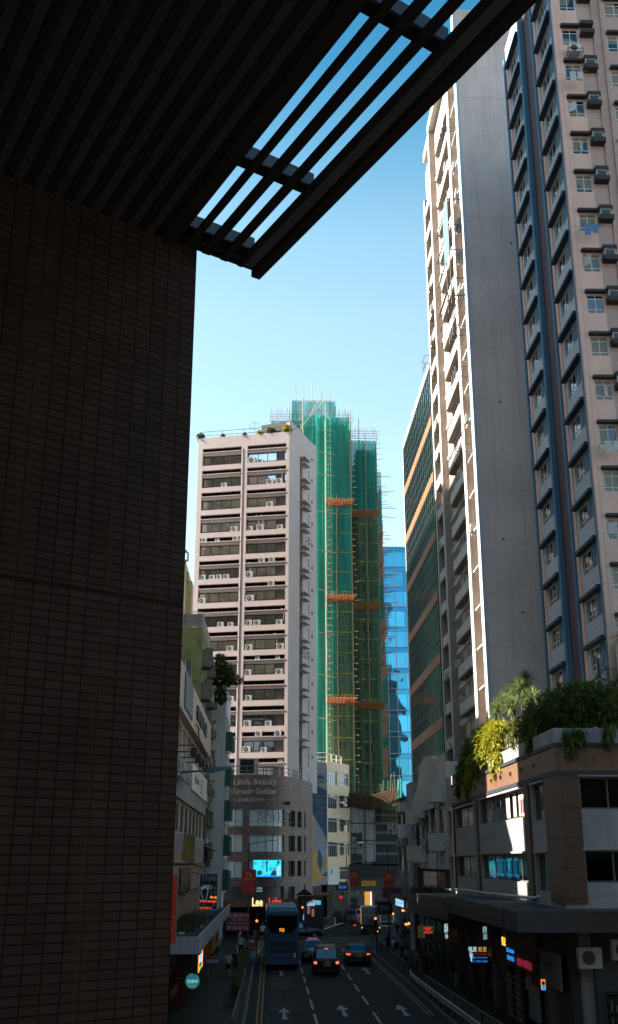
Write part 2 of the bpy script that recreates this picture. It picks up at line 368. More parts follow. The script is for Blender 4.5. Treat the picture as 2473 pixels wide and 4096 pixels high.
# ---------------------------------------------------------------- dark tiled building and its louvred eaves, in front
C0 = Vector((-.867, 9.962, 0)); E1 = Vector((.462, -.887, 0)).normalized(); E2 = Vector((.834, .552, 0)).normalized(); ZS = 13.83
TB = thing('tiled_building', 'dark brown tiled building on the left with a ribbed soffit and slatted eaves overhead', 'building', T(C0.x, C0.y, 0))
aw = math.atan2(math.cos(rad(53.9)), math.sin(rad(53.9)))       # facade direction as a math angle
MW = T(C0.x, C0.y, 0, aw)
mt_tile = tiles('brown_wall_tiles', (.086, .080, .086), (.064, .061, .066), (.027, .027, .030), .17, .0757, .008, .6, .4, 0.0, 0.4, bmp=.45, scale=.8)
b = MB()
b.wall(-16, 0, 9.95, ZS+.135, (), 0, 0); b.wall(-16, 0, 0, 9.905, (), 0, 0)
b.quad([(0, 0, 0), (-.3, 6, 0), (-.3, 6, ZS), (0, 0, ZS)][::1]); b.quad([(-16, 6, 0), (-16, 0, 0), (-16, 0, ZS), (-16, 6, ZS)])
b.quad([(-.3, 6, 0), (-16, 6, 0), (-16, 6, ZS), (-.3, 6, ZS)])
b.build('wall', mt_tile, TB, MW)
box('joint', MT_DARK, (-16, -.002, .012, .05, 9.9, 9.955), TB, MW)
mt_louv0 = 0; mt_soff = paint('soffit_panel', (.11, .12, .145), .9, .2, 1.2, bmp=0); mt_joist = paint('soffit_joist', (.070, .078, .094), .9, .25, 1.5, bmp=0)
mt_louv = paint('dark_bronze_louvre', (.035, .038, .045), .95, .2, 2, bmp=0); mt_beamf = paint('skylit_beam_grey', (.16, .185, .21), .5, .2, 2, bmp=0)
a1 = math.atan2(E1.y, E1.x)
def oblq(name, a0, a1_, b0, b1, z0, z1, mt, faces=None):
    m = MB()
    P = lambda a, b_, z: tuple(E1*a+E2*b_+Vector((0, 0, z)))
    lo = [P(a0, b0, z0), P(a1_, b0, z0), P(a1_, b1, z0), P(a0, b1, z0)]; hi = [P(a0, b0, z1), P(a1_, b0, z1), P(a1_, b1, z1), P(a0, b1, z1)]
    m.ring([lo, hi]); 
    return m.build(name, mt, TB, T(C0.x, C0.y, 0), bevel=0)
oblq('soffit', -2.2, 13, -9, -.38, ZS+.07, ZS+.5, mt_soff)
for i in range(22):
    b0 = -.54-i*.206; oblq('joist', -1.4, 13, b0-.085, b0, ZS, ZS+.07, mt_joist)
oblq('edge_board', 0, 13, -.44, -.275, ZS-.005, ZS+.16, mt_louv)
for b0, b1 in ((-.155, -.085), (.05, .145), (.28, .365), (.50, .56)): oblq('slat', 0.02, 9.9, b0, b1, ZS, ZS+.05, mt_louv)
oblq('edge_beam', -.03, 10, .71, .82, ZS-.04, ZS+.16, mt_louv)
oblq('gutter', .0, 10, .562, .708, ZS+.05, ZS+.09, paint('gutter_grey', (.30, .36, .40), .5, .2, 2, bmp=0))
for a0, a1_ in ((-.04, .08), (1.47, 1.60), (3.67, 3.80), (5.87, 6.0), (8.07, 8.2)):
    oblq('cross_beam', a0, a1_, -.40, .71, ZS+.052, ZS+.134, mt_louv)
    oblq('lit_beam_face', a1_+.002, a1_+.03, -.31, .56, ZS+.055, ZS+.2, mt_beamf)  # paler strips: sky light on the beam faces is put in their colour
oblq('lit_beam_face', .3, .33, -.31, .56, ZS+.055, ZS+.2, mt_beamf); oblq('cross_beam', .12, .298, -.31, .56, ZS+.06, ZS+.15, mt_louv)
oblq('cross_beam', -.06, .02, -2.5, -.36, ZS-.05, ZS+.13, mt_louv)

for mt_ in (mt_louv, mt_soff, mt_joist, mt_tile): mt_.node_tree.nodes['Principled BSDF'].inputs['Specular IOR Level'].default_value = .1
# ================================================================ granite podium, right (street face x = 12.3, front face y = 46.4)
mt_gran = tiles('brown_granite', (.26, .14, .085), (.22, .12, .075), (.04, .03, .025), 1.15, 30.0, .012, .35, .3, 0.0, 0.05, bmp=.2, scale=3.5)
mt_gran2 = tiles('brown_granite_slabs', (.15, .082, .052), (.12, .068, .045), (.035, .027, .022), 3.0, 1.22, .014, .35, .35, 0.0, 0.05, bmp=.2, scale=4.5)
mt_band = paint('slate_band', (.045, .052, .065), .5, .25, 1.5)
mt_rend = tiles('painted_render', (.43, .40, .40), (.42, .39, .39), (.25, .23, .23), 40, 1.55, .01, .8, .3, 0.0, .35, bmp=.1)
mt_brz = paint('bronze_frame', (.15, .125, .10), .45, .2, 2, bmp=0)
mt_gld = glass('front_dark_glass', (.035, .04, .045), .08, .1, .5); mt_glp = glass('office_glass', (.13, .145, .15), .06, .12, .5)
GP = thing('granite_podium', 'corner block of brown granite and pale panels with a planted roof, right side', 'building', T(12.3, 46.4, 0))
MS = T(12.3, 76.2, 0, -PI/2)            # street face: local x 0..29.8 runs towards the camera, local y into the block
MF = T(12.3, 46.4, 0, 0)                # front face
X = lambda Y: 76.2-Y
b = MB()
holes_s = [(X(64.4), X(52.9), 9.62, 10.98), (X(73.0), X(66.2), 9.62, 10.85), (X(51.2), X(48.6), 9.35, 10.98),
           (X(64.4), X(52.9), 6.62, 7.95), (X(73.0), X(66.2), 6.62, 7.9), (X(51.2), X(48.6), 6.3, 7.95), (X(75.6), X(74.3), 9.3, 10.8), (X(75.6), X(74.3), 6.4, 7.9)]
holes_f = [(.95, 6.6, 9.7, 11.05), (.95, 6.6, 6.72, 8.02), (7.6, 12, 9.7, 11.05), (7.6, 12, 6.72, 8.02)]
b.wall(0, 29.8, 5.0, 13.0, holes_s, 0, .25)
b.box(0, 29.8, .26, .4, 5.7, 12.9, 0)
MSW = b.build('street_wall', mt_rend, GP, MS)
b = MB(); b.wall(0, 13, 4.95, 13.1, holes_f, 0, .3); b.box(.3, 13, .31, .5, 5, 13, 0); b.build('front_wall', mt_rend, GP, MF)
b = MB(); b.box(12.75, 25.3, 46.75, 76.2, 0, 12.3); b.build('body', mt_rend, GP, T(0, 0, 0))
b = MB(); b.box(12.285, 12.5, 46.385, 76.2, 12.42, 13.12); b.box(12.5, 25.3, 46.385, 46.6, 12.42, 13.12); b.build('parapet', mt_rend, GP, T())
for z0, z1 in ((12.3, 12.47), (11.12, 11.3)):
    b = MB(); b.box(12.14, 12.3, 46.24, 73.6, z0, z1); b.box(12.3, 25.3, 46.24, 46.4, z0, z1); b.build('band', mt_band, GP, T())
b = MB(); b.box(-.1, 0, -.0, 0, 11.3, 12.3)
b = MB(); b.box(X(73.5), 29.8+.1, -.1, -.003, 11.3, 12.3); b.build('frieze', mt_gran, GP, MS)
b = MB(); b.box(-.0, 13, -.1, -.003, 11.3, 12.3); b.build('frieze', mt_gran, GP, MF)
for yc, w in ((73.45, .5), (65.3, .95), (52.0, .9)):
    b = MB(); b.box(X(yc)-w/2, X(yc)+w/2, -.12, -.003, 5.9, 11.12); b.build('pier', mt_gran2, GP, MS)
b = MB(); b.box(-.12, .9, -.12, -.003, 5.9, 11.12); b.box(-.12, -.003, -.003, 2.05, 5.9, 11.12); b.build('corner_pier', mt_gran2, GP, MF)
b = MB(); b.box(6.75, 7.45, -.12, -.003, 5.9, 11.12); b.build('pier', mt_gran2, GP, MF)
for y in [50+i*2.45 for i in range(10)]:
    b = MB(); b.box(X(y)-.06, X(y)+.06, -.22, -.1, 11.72, 11.9); b.build('wall_lug', mt_gran, GP, MS)
for x in (1.6, 3.6, 5.6): b = MB(); b.box(x, x+.2, -.22, -.1, 11.72, 11.9); b.build('wall_lug', mt_gran, GP, MF)
for (a, c, z0, z1), cols in zip(holes_s, ([.08, .27, .46, .64, .83], [.22, .55, .85], [.6], [.08, .27, .46, .64, .83], [.22, .55, .85], [.6], [.5], [.5])):
    winproto(c-a, z1-z0, cols, 1, .07, mt_brz, mt_glp).place(GP, MS @ T(a, .16, z0))
    m = MB(); m.box(a-.05, c+.05, -.14, .1, z1+.004, z1+.1); m.build('window_hood', mt_rend, GP, MS)
for (a, c, z0, z1) in holes_f:
    winproto(c-a, z1-z0, [.22, .5, .78], 1, .08, mt_brz, mt_gld).place(GP, MF @ T(a, .2, z0))
    m = MB(); m.box(a-.1, c+.1, -.14, .1, z1+.004, z1+.1); m.build('window_hood', mt_rend, GP, MF)
# lit blue posters behind the first-floor glass
mt_blue = glow('blue_window_light', (.01, .16, .34), .3)
for y0, y1 in ((60.9, 60.65), (60.0, 59.2), (58.9, 58.5), (57.5, 57.15), (56.7, 55.9)):
    m = MB(); m.box(X(y0), X(y1), .135, .15, 6.95, 7.62); m.build('lit_window_poster', mt_blue, GP, MS)
for y0, y1 in ((57.6, 56.7), (55.9, 55.2), (54.6, 53.3)):
    m = MB(); m.box(X(y0), X(y1), .135, .15, 9.72, 10.9); m.build('blind', paint('window_blind', (.50, .47, .42), .7, .25, 1.5, bmp=0), GP, MS)
for y0 in (54.2, 53.75): m = MB(); m.box(X(y0), X(y0-.3), .12, .132, 9.85, 10.5); m.build('window_poster', paint('window_poster_red', (.20, .05, .05), .6, .6, 5, bmp=0), GP, MS)
# the wide canopy over the pavement
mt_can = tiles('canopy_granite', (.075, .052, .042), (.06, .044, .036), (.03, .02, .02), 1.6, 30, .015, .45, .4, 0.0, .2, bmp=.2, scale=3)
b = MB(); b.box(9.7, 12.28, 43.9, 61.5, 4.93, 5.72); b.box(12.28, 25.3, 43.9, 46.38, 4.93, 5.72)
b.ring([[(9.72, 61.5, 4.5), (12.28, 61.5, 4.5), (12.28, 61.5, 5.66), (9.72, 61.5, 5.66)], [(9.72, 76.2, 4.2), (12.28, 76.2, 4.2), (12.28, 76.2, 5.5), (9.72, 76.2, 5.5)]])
b.build('canopy', mt_can, GP, T()); box('roof_surface', paint('canopy_top_shade', (.035, .033, .032), .95, .5, 1.5), (9.72, 12.28, 43.95, 61.4, 5.721, 5.73), GP)  # dark sheet whose colour tones down the sunlit canopy top
for y in (47.5, 44.6):
    m = MB(); m.prism_x([(y-.28, 5.33), (y, 5.05), (y+.28, 5.33), (y, 5.61)], 9.67, 9.698); m.build('diamond_tile', mt_gran, GP, T())
m = MB(); m.prism_y([(10.3, 5.33), (10.65, 5.0), (11.0, 5.33), (10.65, 5.66)], 43.87, 43.898); m.build('diamond_tile', mt_gran, GP, T())
for d_ in ((9.66, 9.698, 46.6, 48.4, 4.95, 5.7), (9.66, 12.1, 43.86, 43.896, 4.95, 5.7), (9.66, 9.698, 43.9, 45.3, 4.95, 5.7)): box('dark_panel', mt_band, d_, GP)
m = MB(); m.tube([(11.95, 76, 5.75), (11.9, 68, 5.9), (11.9, 62, 5.9), (11.9, 56, 5.95), (11.9, 50.3, 6.0), (12.0, 49.6, 6.1)], .07); m.build('drain_pipe', MT_WHITE, GP, T(), smooth=True)
text('lettering', '9530E', paint('dull_sign_letters', (.10, .08, .07), .6, .2, 3, bmp=0), GP, T(9.69, 61.0, 5.25, -PI/2), w=3.0, h=.42, ext=.02)
# shop fronts below the canopy
mt_shopw = paint('shop_wall', (.06, .05, .045), .8, .4, 1, .3); mt_shopg = glass('shop_glass', (.05, .055, .06), .1, .1, .6)
b = MB(); b.box(12.35, 12.7, 46.6, 76.2, .14, 4.95); b.build('shop_wall', mt_shopw, GP, T())
for i, y in enumerate([49.2, 52.4, 55.6, 58.8, 62.0, 65.2, 68.4, 71.6]):
    m = MB(); m.box(12.15, 12.349, y-.15, y+.15, .14, 4.3); m.build('shop_pier', paint('shop_pier_paint', (.12, .10, .09), .7, .4, 1), GP, T())
    m = MB(); m.box(12.30, 12.345, y+.2, y+2.9, .3, 3.0); m.build('shop_glazing', mt_shopg if i % 3 else paint('roller_shutter', (.12, .12, .12), .5, .3, 1, bmp=0), GP, T())
    m = MB(); m.box(12.22, 12.34, y+.2, y+2.9, 3.0, 3.7); m.build('shop_fascia', [paint('fascia_brown', (.13, .06, .03), .6, .3, 1), paint('fascia_cream', (.24, .22, .19), .6, .3, 1), paint('fascia_red', (.14, .02, .02), .6, .3, 1), paint('fascia_green', (.03, .08, .06), .6, .3, 1)][i % 4], GP, T())
# front wall at street level behind the canopy
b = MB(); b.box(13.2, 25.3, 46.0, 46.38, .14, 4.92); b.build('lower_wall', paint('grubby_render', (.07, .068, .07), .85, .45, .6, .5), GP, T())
# ================================================================ blue and pink tower (street face x = 16.8, front y = 51.45)
mt_pink = tiles('pink_render', (.80, .51, .42), (.79, .50, .415), (.42, .29, .25), 60, 2.62, .012, .85, .2, 0.0, .22, bmp=.1)
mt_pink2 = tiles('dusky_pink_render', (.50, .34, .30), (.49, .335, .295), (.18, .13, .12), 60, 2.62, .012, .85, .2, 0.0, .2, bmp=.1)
mt_bluep = paint('blue_render', (.07, .19, .30), .8, .2, .7, .15)
mt_navy = paint('dark_blue_ledge', (.018, .045, .075), .7, .2, 1)
mt_spd = tiles('pale_blue_panel', (.50, .53, .57), (.495, .525, .565), (.30, .31, .33), 60, .6, .01, .8, .2, 0.0, .2, bmp=.1)
mt_plum = paint('plum_render', (.10, .065, .075), .85, .2, .6, .2)
mt_ledge = paint('black_brown_ledge', (.035, .026, .026), .7, .3, 2)
mt_alw = paint('white_window_frame', (.60, .60, .58), .4, .15, 2, bmp=0)
mt_glc = glass('curtained_glass', (.15, .17, .19), .06, .08, .8, curtain=(.30, .24, .17))
mt_gls = glass('sky_glass', (.22, .25, .28), .05, .06, .8, curtain=(.14, .15, .15))
BT = thing('apartment_tower', 'pink apartment tower with blue strips and black window ledges, at the right edge', 'building', T(16.8, 51.45, 0))
FL, NF = 2.62, 22
zt = lambda k: 62.9-FL*k          # ledge heights
TOP = 64.3
b = MB(); b.box(0, .1, 0, .1, 0, .1)
b = MB()
b.box(17.0, 40, 52.1, 62.9, 0, TOP-.3, 0); b.build('body', mt_plum, BT, T())
SB = T(16.8, 0, 0, -PI/2)          # local x = -Y
def bay(yf, yn, name):             # one projecting bay of the street face, far edge yf, near edge yn
    m = MB(); w = yf-yn; hl = []
    for k in range(NF):
        z = zt(k)-.12
        hl += [(1.25, w-1.75, z-1.2, z), (w-1.25, w-.5, z-1.2, z)]
    m.wall(0, w, 12, TOP, [], .06, 0); 
    m = MB(); m.wall(.85, w-.42, 12, TOP-.4, hl, 0, .16); m.build('panel_wall', mt_spd, BT, T(16.86, yf, 0, -PI/2))
    m = MB(); m.box(.32, .85, 0, .3, 12, TOP-.4); m.build('side_strip', mt_pink, BT, T(16.8, yf, 0, -PI/2))
    m = MB(); m.box(0, .32, -.12, .3, 12, TOP); m.build('blue_strip', mt_bluep, BT, T(16.8, yf, 0, -PI/2))
    m = MB(); m.box(w-.42, w+.0, -.12, .3, 12, TOP); m.build('blue_strip', mt_bluep, BT, T(16.8, yf, 0, -PI/2))
    m = MB(); m.box(.32, w-.42, .02, .3, TOP-.4, TOP+.9); m.build('parapet', mt_spd, BT, T(16.8, yf, 0, -PI/2))
    w1 = winproto(w-3.0, 1.2, [.36, .72], [.28], .06, mt_alw, mt_gls); w2 = winproto(.75, 1.2, 1, [.28], .06, mt_alw, mt_gls)
    def ledge(parent, M):
        q = MB(); q.box(.88, w-.43, -.35, -.001, 0, .17); return q.build('ledge', mt_navy, parent, M)
    def pierf(parent, M):
        q = MB(); q.box(w-1.74, w-1.26, -.02, .15, 0, 1.2); return q.build('blue_pier', mt_bluep, parent, M)
    pl = Proto(ledge); pp = Proto(pierf)
    for k in range(NF):
        z = zt(k)-.12; base = T(16.86, yf, 0, -PI/2)
        if z < 14: continue
        w1.place(BT, base @ T(1.25, .08, z-1.2)); w2.place(BT, base @ T(w-1.25, .08, z-1.2))
        pl.place(BT, base @ T(0, 0, z+.02)); pp.place(BT, base @ T(0, 0, z-1.2))
bay(56.35, 51.45, 'near'); bay(63.8, 58.9, 'far')
# recess between the bays, with its small windows facing the camera
m = MB(); m.box(16.95, 20, 58.75, 58.9, 12, TOP-.8); m.box(19, 19.2, 56.35, 58.9, 12, TOP-.8); m.build('recess_wall', mt_plum, BT, T())
rw = winproto(.62, 1.25, 1, [.3, .7], .05, paint('grey_window_frame', (.2, .2, .21), .5, .1, 1, bmp=0), mt_gls)
rl = Proto(lambda p, M: box('ledge', mt_ledge, (-.06, .7, -.22, 0, 0, .16), p, M))
for k in range(NF):
    z = zt(k)-.9
    if z < 14: continue
    rw.place(BT, T(17.55, 58.69, z-1.25)); rl.place(BT, T(17.55, 58.74, z+.04))
# front face
m = MB(); hl = [(.42, 1.38, zt(k)-1.22-1.72, zt(k)-1.72-.06) for k in range(NF)]
hl = [(a, c, z0, z1) for a, c, z0, z1 in hl if z0 > 13.2]
m.wall(.3, 2.36, 12, TOP, [(.42, 1.38, z0, z1) for a, c, z0, z1 in hl], 0, .12)
hr = [(3.35, 4.6, z0, z1) for a, c, z0, z1 in hl]
m.build('front_wall', mt_pink, BT, T(16.8, 51.45, 0))
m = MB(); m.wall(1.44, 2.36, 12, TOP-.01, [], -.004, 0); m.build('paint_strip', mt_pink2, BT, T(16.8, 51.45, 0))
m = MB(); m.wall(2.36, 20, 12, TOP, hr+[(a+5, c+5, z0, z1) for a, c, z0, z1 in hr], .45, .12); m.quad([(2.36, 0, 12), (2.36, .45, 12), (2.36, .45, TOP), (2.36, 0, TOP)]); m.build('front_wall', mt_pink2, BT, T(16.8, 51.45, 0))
m = MB(); m.box(-.12, .3, -.12, .1, 12, TOP); m.build('blue_strip', mt_pink, BT, T(16.8, 51.45, 0))
fw = winproto(.96, 1.16, 2, [.22, .78], .05, mt_alw, mt_glc); fwr = winproto(1.25, 1.16, 2, [.22, .78], .05, mt_alw, mt_glc)
def ledge_f(p, M):
    q = MB(); q.box(0, 1.12, -.3, 0, 0, .15); return q.build('ledge', mt_ledge, p, M)
def ac_ledge(p, M):
    q = MB(); q.box(0, .78, -.5, 0, .0, .3); o = q.build('lower_ledge', mt_ledge, p, M)
    q = MB(); q.box(0, .78, -.42, 0, .72, .98); q.build('upper_ledge', mt_ledge, o, M); return o
def ac_unit(p, M):
    q = MB(); q.box(.05, .68, -.40, -.01, .31, .71, 0); q.box(.10, .63, -.405, -.395, .35, .67, 1); return q.build('window_air_conditioner', [MT_AC, MT_GRILLE], p, M)
lf, al, au = Proto(ledge_f), Proto(ac_ledge), Proto(ac_unit)
pp2 = Proto(lambda p, M: box('pipe', mt_pink2, (0, .06, -.08, 0, 0, .06), p, M))
for i, (a, c, z0, z1) in enumerate(hl):
    Mf = T(16.8, 51.45, 0)
    fw.place(BT, Mf @ T(.42, .06, z0)); lf.place(BT, Mf @ T(.32, 0, z1+.06)); al.place(BT, Mf @ T(1.50, -.005, z1-.62))
    if i not in (1, 2): au.place(BT, Mf @ T(1.50, -.005, z1-.62))
    fwr.place(BT, Mf @ T(3.35, .5, z0)); lf.place(BT, Mf @ T(3.3, .45, z1+.06))
    if i % 3 == 1: fwr.place(BT, Mf @ T(8.35, .5, z0))
for k_, x_, a_ in ((4, .42, -35), (5, .9, 40), (8, .42, -50), (11, .9, 30), (14, .42, -30)):
    z0, z1 = hl[k_][2], hl[k_][3]; box('open_casement', mt_alw, (0, .42, -.02, .02, .28, .9), BT, T(16.8+x_, 51.43, z0, rad(a_)))
for k_ in (3, 7, 12):
    z0 = hl[k_][2]; m = MB(); m.tube([(.3, 0, z0-.1), (.3, -.9, z0-.05)], .02, 4); m.tube([(1.3, 0, z0-.1), (1.3, -.9, z0-.05)], .02, 4); m.tube([(.2, -.8, z0-.05), (1.5, -.8, z0-.05)], .02, 4); m.build('drying_pole', MT_STEEL, BT, T(16.8, 51.45, 0))
    m = MB(); m.box(.4, .75, -.81, -.79, z0-.75, z0-.05); m.box(.85, 1.2, -.81, -.79, z0-.6, z0-.05); m.build('laundry', paint('laundry_%d' % k_, ((.5, .5, .5), (.1, .2, .35), (.45, .2, .18))[k_ % 3], .9), BT, T(16.8, 51.45, 0))
for x in (2.34, 3.05):
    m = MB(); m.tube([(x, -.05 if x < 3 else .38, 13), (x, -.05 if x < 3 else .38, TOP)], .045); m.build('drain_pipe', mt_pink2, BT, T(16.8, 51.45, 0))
# a stand holding an outdoor unit on the front
m = MB(); m.box(0, .95, -.62, -.6, 0, .03); m.box(0, .95, -.05, -.02, 0, .03); m.box(0, .03, -.62, -.02, 0, .03); m.box(.92, .95, -.62, -.02, 0, .03); m.box(0, .95, -.62, -.6, .24, .27); m.box(0, .03, -.62, -.6, 0, .27); m.box(.92, .95, -.62, -.6, 0, .27)
p = hy(2262, 232, 51.4); m.build('unit_stand', MT_BLACK, BT, T(p.x, 51.44, p.z))
m = MB(); m.box(.12, .84, -.55, -.12, .04, .62, 0); m.disc_y(.42, .33, .22, -.57, -.551, 14, 1); m.build('outdoor_unit', [MT_WHITE, MT_GRILLE], BT, T(p.x, 51.44, p.z))
# ================================================================ blank-sided tower with rounded balconies (street x = 15.1, side y = 73.6)
mt_mos = tiles('grey_mosaic', (.80, .64, .59), (.75, .60, .555), (.60, .48, .445), .19, .19, .012, .6, .3, 0.0, .3, bmp=.2, scale=.12)
mt_mosw = tiles('white_mosaic', (.72, .70, .67), (.67, .65, .62), (.42, .40, .38), .15, .15, .012, .5, .2, 0.0, .25, bmp=.2, scale=.6)
mt_tan = paint('weathered_shaded_render', (.44, .36, .30), .85, .3, .7, .35)  # weathered render whose tan also carries shade and warm bounce
mt_bwin = paint('balcony_window_frame', (.48, .48, .47), .4, .2, 2, bmp=0)
MTW = thing('balcony_tower', 'tall slab tower with a blank grey mosaic end wall and stacks of rounded balconies', 'building', T(15.1, 73.6, 0))
m = MB(); m.box(15.9, 34, 73.9, 95, 0, 77.6); m.build('body', mt_tan, MTW, T())
m = MB(); m.box(15.3, 21.0, 73.6, 73.88, 8, 78.5); m.build('end_wall', mt_mos, MTW, T())
mt_vent = 0
for x_, z_ in ((17.2, 41), (18.9, 55), (16.8, 30), (19.3, 66), (17.9, 24.5)): m = MB(); m.disc_y(x_, z_, .09, 73.57, 73.61, 10); m.build('wall_vent', MT_GRILLE, MTW, T())
for z_ in (22, 33.8, 45.6, 57.4, 69.2): box('floor_joint', paint('joint_grey', (.48, .39, .36), .9, .4, .4), (15.31, 20.99, 73.588, 73.599, z_, z_+.018), MTW)
mt_finw = paint('white_render', (.66, .65, .63), .8, .12, .8, .1); mt_finb = paint('pale_blue_render', (.45, .52, .60), .8, .15, .8, .15)
m = MB(); m.box(15.08, 15.3, 73.6, 74.6, 8, 78.3); m.build('corner_fin', mt_finb, MTW, T())
for y0, y1, zt_ in ((77.2, 78.2, 77.6), (88.2, 88.9, 77.2), (92.3, 92.9, 72)):
    m = MB(); m.box(15.02, 15.9, y0, y1, 8, zt_, 0); n0 = len(m.f); m.box(15.0, 15.019, y0+.02, y1-.02, 8, zt_-.02, 1); m.build('fin', [mt_tan, mt_finw], MTW, T())  # sunlit street face coloured white, shaded faces tan
m = MB(); m.box(15.0, 15.9, 77.2, 88.9, 77.3, 78.3); m.box(15.0, 15.6, 88.9, 92, 76.2, 77.2); m.build('roof_beam', mt_finw, MTW, T())
m = MB(); m.box(15.6, 15.9, 74.6, 94.6, 8, 76.9); m.build('street_wall', mt_tan, MTW, T())
FB = 2.95
def balc(y0, y1, xo, name='balcony'):     # rounded near end; slab, drum and sill in one casting
    def fn(p, M):
        m = MB(); out = []
        rr = .42
        for j in range(7):
            a = PI/2*j/6; out.append((xo+rr-rr*math.cos(a) if False else xo+rr*(1-math.sin(a)) if False else 0, 0))
        prof = [(15.6, y0)]
        for j in range(7):
            a = PI/2*j/6; prof.append((xo+rr*(1-math.sin(a)), y0+rr*(1-math.cos(a)) if False else y0+rr-rr*math.cos(a)))
        for j in range(7):
            a = PI/2*j/6; prof.append((xo+rr-rr*math.cos(a), y1-rr+rr*math.sin(a)))
        prof.append((15.6, y1)); prof = prof[::-1]
        inner = [(min(15.6, x+.1) if x < 15.55 else x, max(y0+.1, min(y1-.1, y))) for x, y in prof]
        m.ring([[(x, y, 0) for x, y in prof], [(x, y, .14) for x, y in prof]], 1)  # slab coloured tan for the warm bounce underneath
        k = len(prof)
        m.ring([[(x, y, .14) for x, y in prof], [(x, y, .95) for x, y in prof], [(x, y, .95) for x, y in inner], [(x, y, .14) for x, y in inner]], 0, cap=False)
        return m.build(name, [mt_mosw, mt_tan], p, M)
    return Proto(fn)
b2 = balc(78.35, 85.0, 14.97); b3 = balc(89.2, 92.2, 15.0)
bw = winproto(3.9, 1.55, 5, [.3], .06, mt_bwin, mt_glc); bw3 = winproto(3.0, 1.7, 4, [.3], .06, mt_bwin, mt_glc); bwn = winproto(1.8, 1.35, 2, [.3], .06, mt_alw, mt_gls)
def hood(p, M):
    q = MB(); q.box(15.05, 15.6, 74.7, 76.7, 0, .12); return q.build('window_box', mt_finw, p, M)
hp = Proto(hood)
slabp = Proto(lambda p, M: box('floor_band', mt_mosw, (15.52, 15.599, 78.2, 88.2, 0, .35), p, M))
for k in range(22):
    z = 71.6-FB*k
    if z < 9.5: break
    b2.place(MTW, T(0, 0, z)); slabp.place(MTW, T(0, 0, z-.35))
    if k < 21: b3.place(MTW, T(0, 0, z-2.0 if z > 12 else z))
    bw.place(MTW, T(15.55, 82.6, z+.98, -PI/2)); bw.place(MTW, T(15.55, 87.2, z+.98, -PI/2)); bw3.place(MTW, T(15.55, 92.2, z-1.02, -PI/2))
    hp.place(MTW, T(0, 0, z+.9)); bwn.place(MTW, T(15.52, 76.6, z-.45, -PI/2))
# small things bolted on: drying racks and outdoor units
mt_rack = MT_BLACK
def rack(p, M):
    m = MB(); r = .025
    for z in (0, .9):
        for a, c in (((0, 0), (-1.0, 0)), ((-1.0, 0), (-1.0, 1.6)), ((-1.0, 1.6), (0, 1.6))): m.tube([(a[0], a[1], z), (c[0], c[1], z)], r, 4)
    for y in (0, .8, 1.6): m.tube([(-1, y, 0), (-1, y, .9)], r, 4)
    for y in (.4, .8, 1.2): m.tube([(0, y, 0), (-1, y, 0)], r*.8, 4)
    return m.build('drying_rack', mt_rack, p, M)
rk = Proto(rack)
for y, z in ((74.5, 43.5), (74.7, 47.2), (74.6, 37.0), (89.5, 52.0), (74.8, 67)): rk.place(MTW, T(15.0, y, z))
def oac(p, M):
    m = MB(); m.box(-.35, 0, 0, .8, 0, .6, 0); m.disc_x(.33, .3, .22, -.36, -.345, 14, 1); return m.build('outdoor_unit', [MT_AC, MT_GRILLE], p, M)
oa = Proto(oac)
RR = random.Random(5)
for i in range(26):
    z = 71.6-FB*RR.randint(0, 20); oa.place(MTW, T(15.3-RR.random()*.15, RR.choice([75.2, 75.6, 89.6, 90.4, 79.6, 84.0]), z+.96))
# bamboo repair scaffold hung on the tower
SCF = thing('hanging_scaffold', 'small dark bamboo scaffold with blue netting hung on the balcony tower', 'scaffold', T(14.4, 75, 50))
m = MB()
mt_bam_d = paint('dark_bamboo', (.07, .05, .035), .7, .3, 3, bmp=0)
z0 = 50.5
for z in (z0, z0+1.6, z0+4.2, z0+6.6, z0+9.0): m.tube([(14.0, 74.2, z), (14.0, 80.5, z+.1)], .05, 5); m.tube([(14.0, 74.2, z), (15.1, 74.2, z)], .045, 5)
for y in (74.4, 76.0): m.tube([(14.0, y, z0-.6), (14.0, y, z0+10)], .05, 5)
for i in range(8): m.tube([(13.6+i*.2, 74.0, z0+.1), (13.6+i*.2, 78.3, z0+.15)], .035, 4)
m.build('pole_frame', mt_bam_d, SCF, T())
m = MB(); m.box(13.95, 13.97, 74.4, 76.6, z0+4.0, z0+9.2); m.build('netting', paint('blue_netting', (.12, .28, .38), .8, .3, 2), SCF, T())
# ================================================================ green glass office block (street x = 15.4)
mt_gg = glass('green_glass', (.03, .15, .125), .06, .06, .4, vari=.3)
mt_org = tiles('orange_panel', (.55, .19, .08), (.50, .17, .07), (.10, .05, .04), 1.35, 3, .05, .5, .2)
mt_alu = paint('aluminium_fin', (.16, .17, .17), .4, .15, 2, bmp=0, metal=.3)
GO = thing('office_block', 'green glass office block with orange bands behind the balcony tower', 'building', T(15.4, 95.6, 0))
m = MB(); m.box(15.5, 34, 95.7, 117.3, 0, 54.5); m.build('body', MT_CONC, GO, T())
MG = T(15.4, 117.4, 0, -PI/2)
for i in range(8):
    for j in range(6):
        z0, z1 = 8.2+i*5.9, 8.2+(i+1)*5.9-.95; z1 = min(z1, 54.3)
        m = MB(); m.box(j*3.6+.02, j*3.6+3.58, 0, .09, z0, z1); m.build('window', mt_gg, GO, MG)
    if 8.2+i*5.9 > 9: m = MB(); m.box(.02, 21.6, -.05, .09, 8.2+i*5.9-.94, 8.2+i*5.9-.01); m.build('spandrel_band', mt_org, GO, MG)
m = MB()
for i in range(17): m.box(i*1.35-.03, i*1.35+.03, -.07, -.001, 8.2, 54.5)
z = 8.2
while z < 54.4: m.box(0, 21.7, -.045, -.002, z, z+.05); z += 1.18
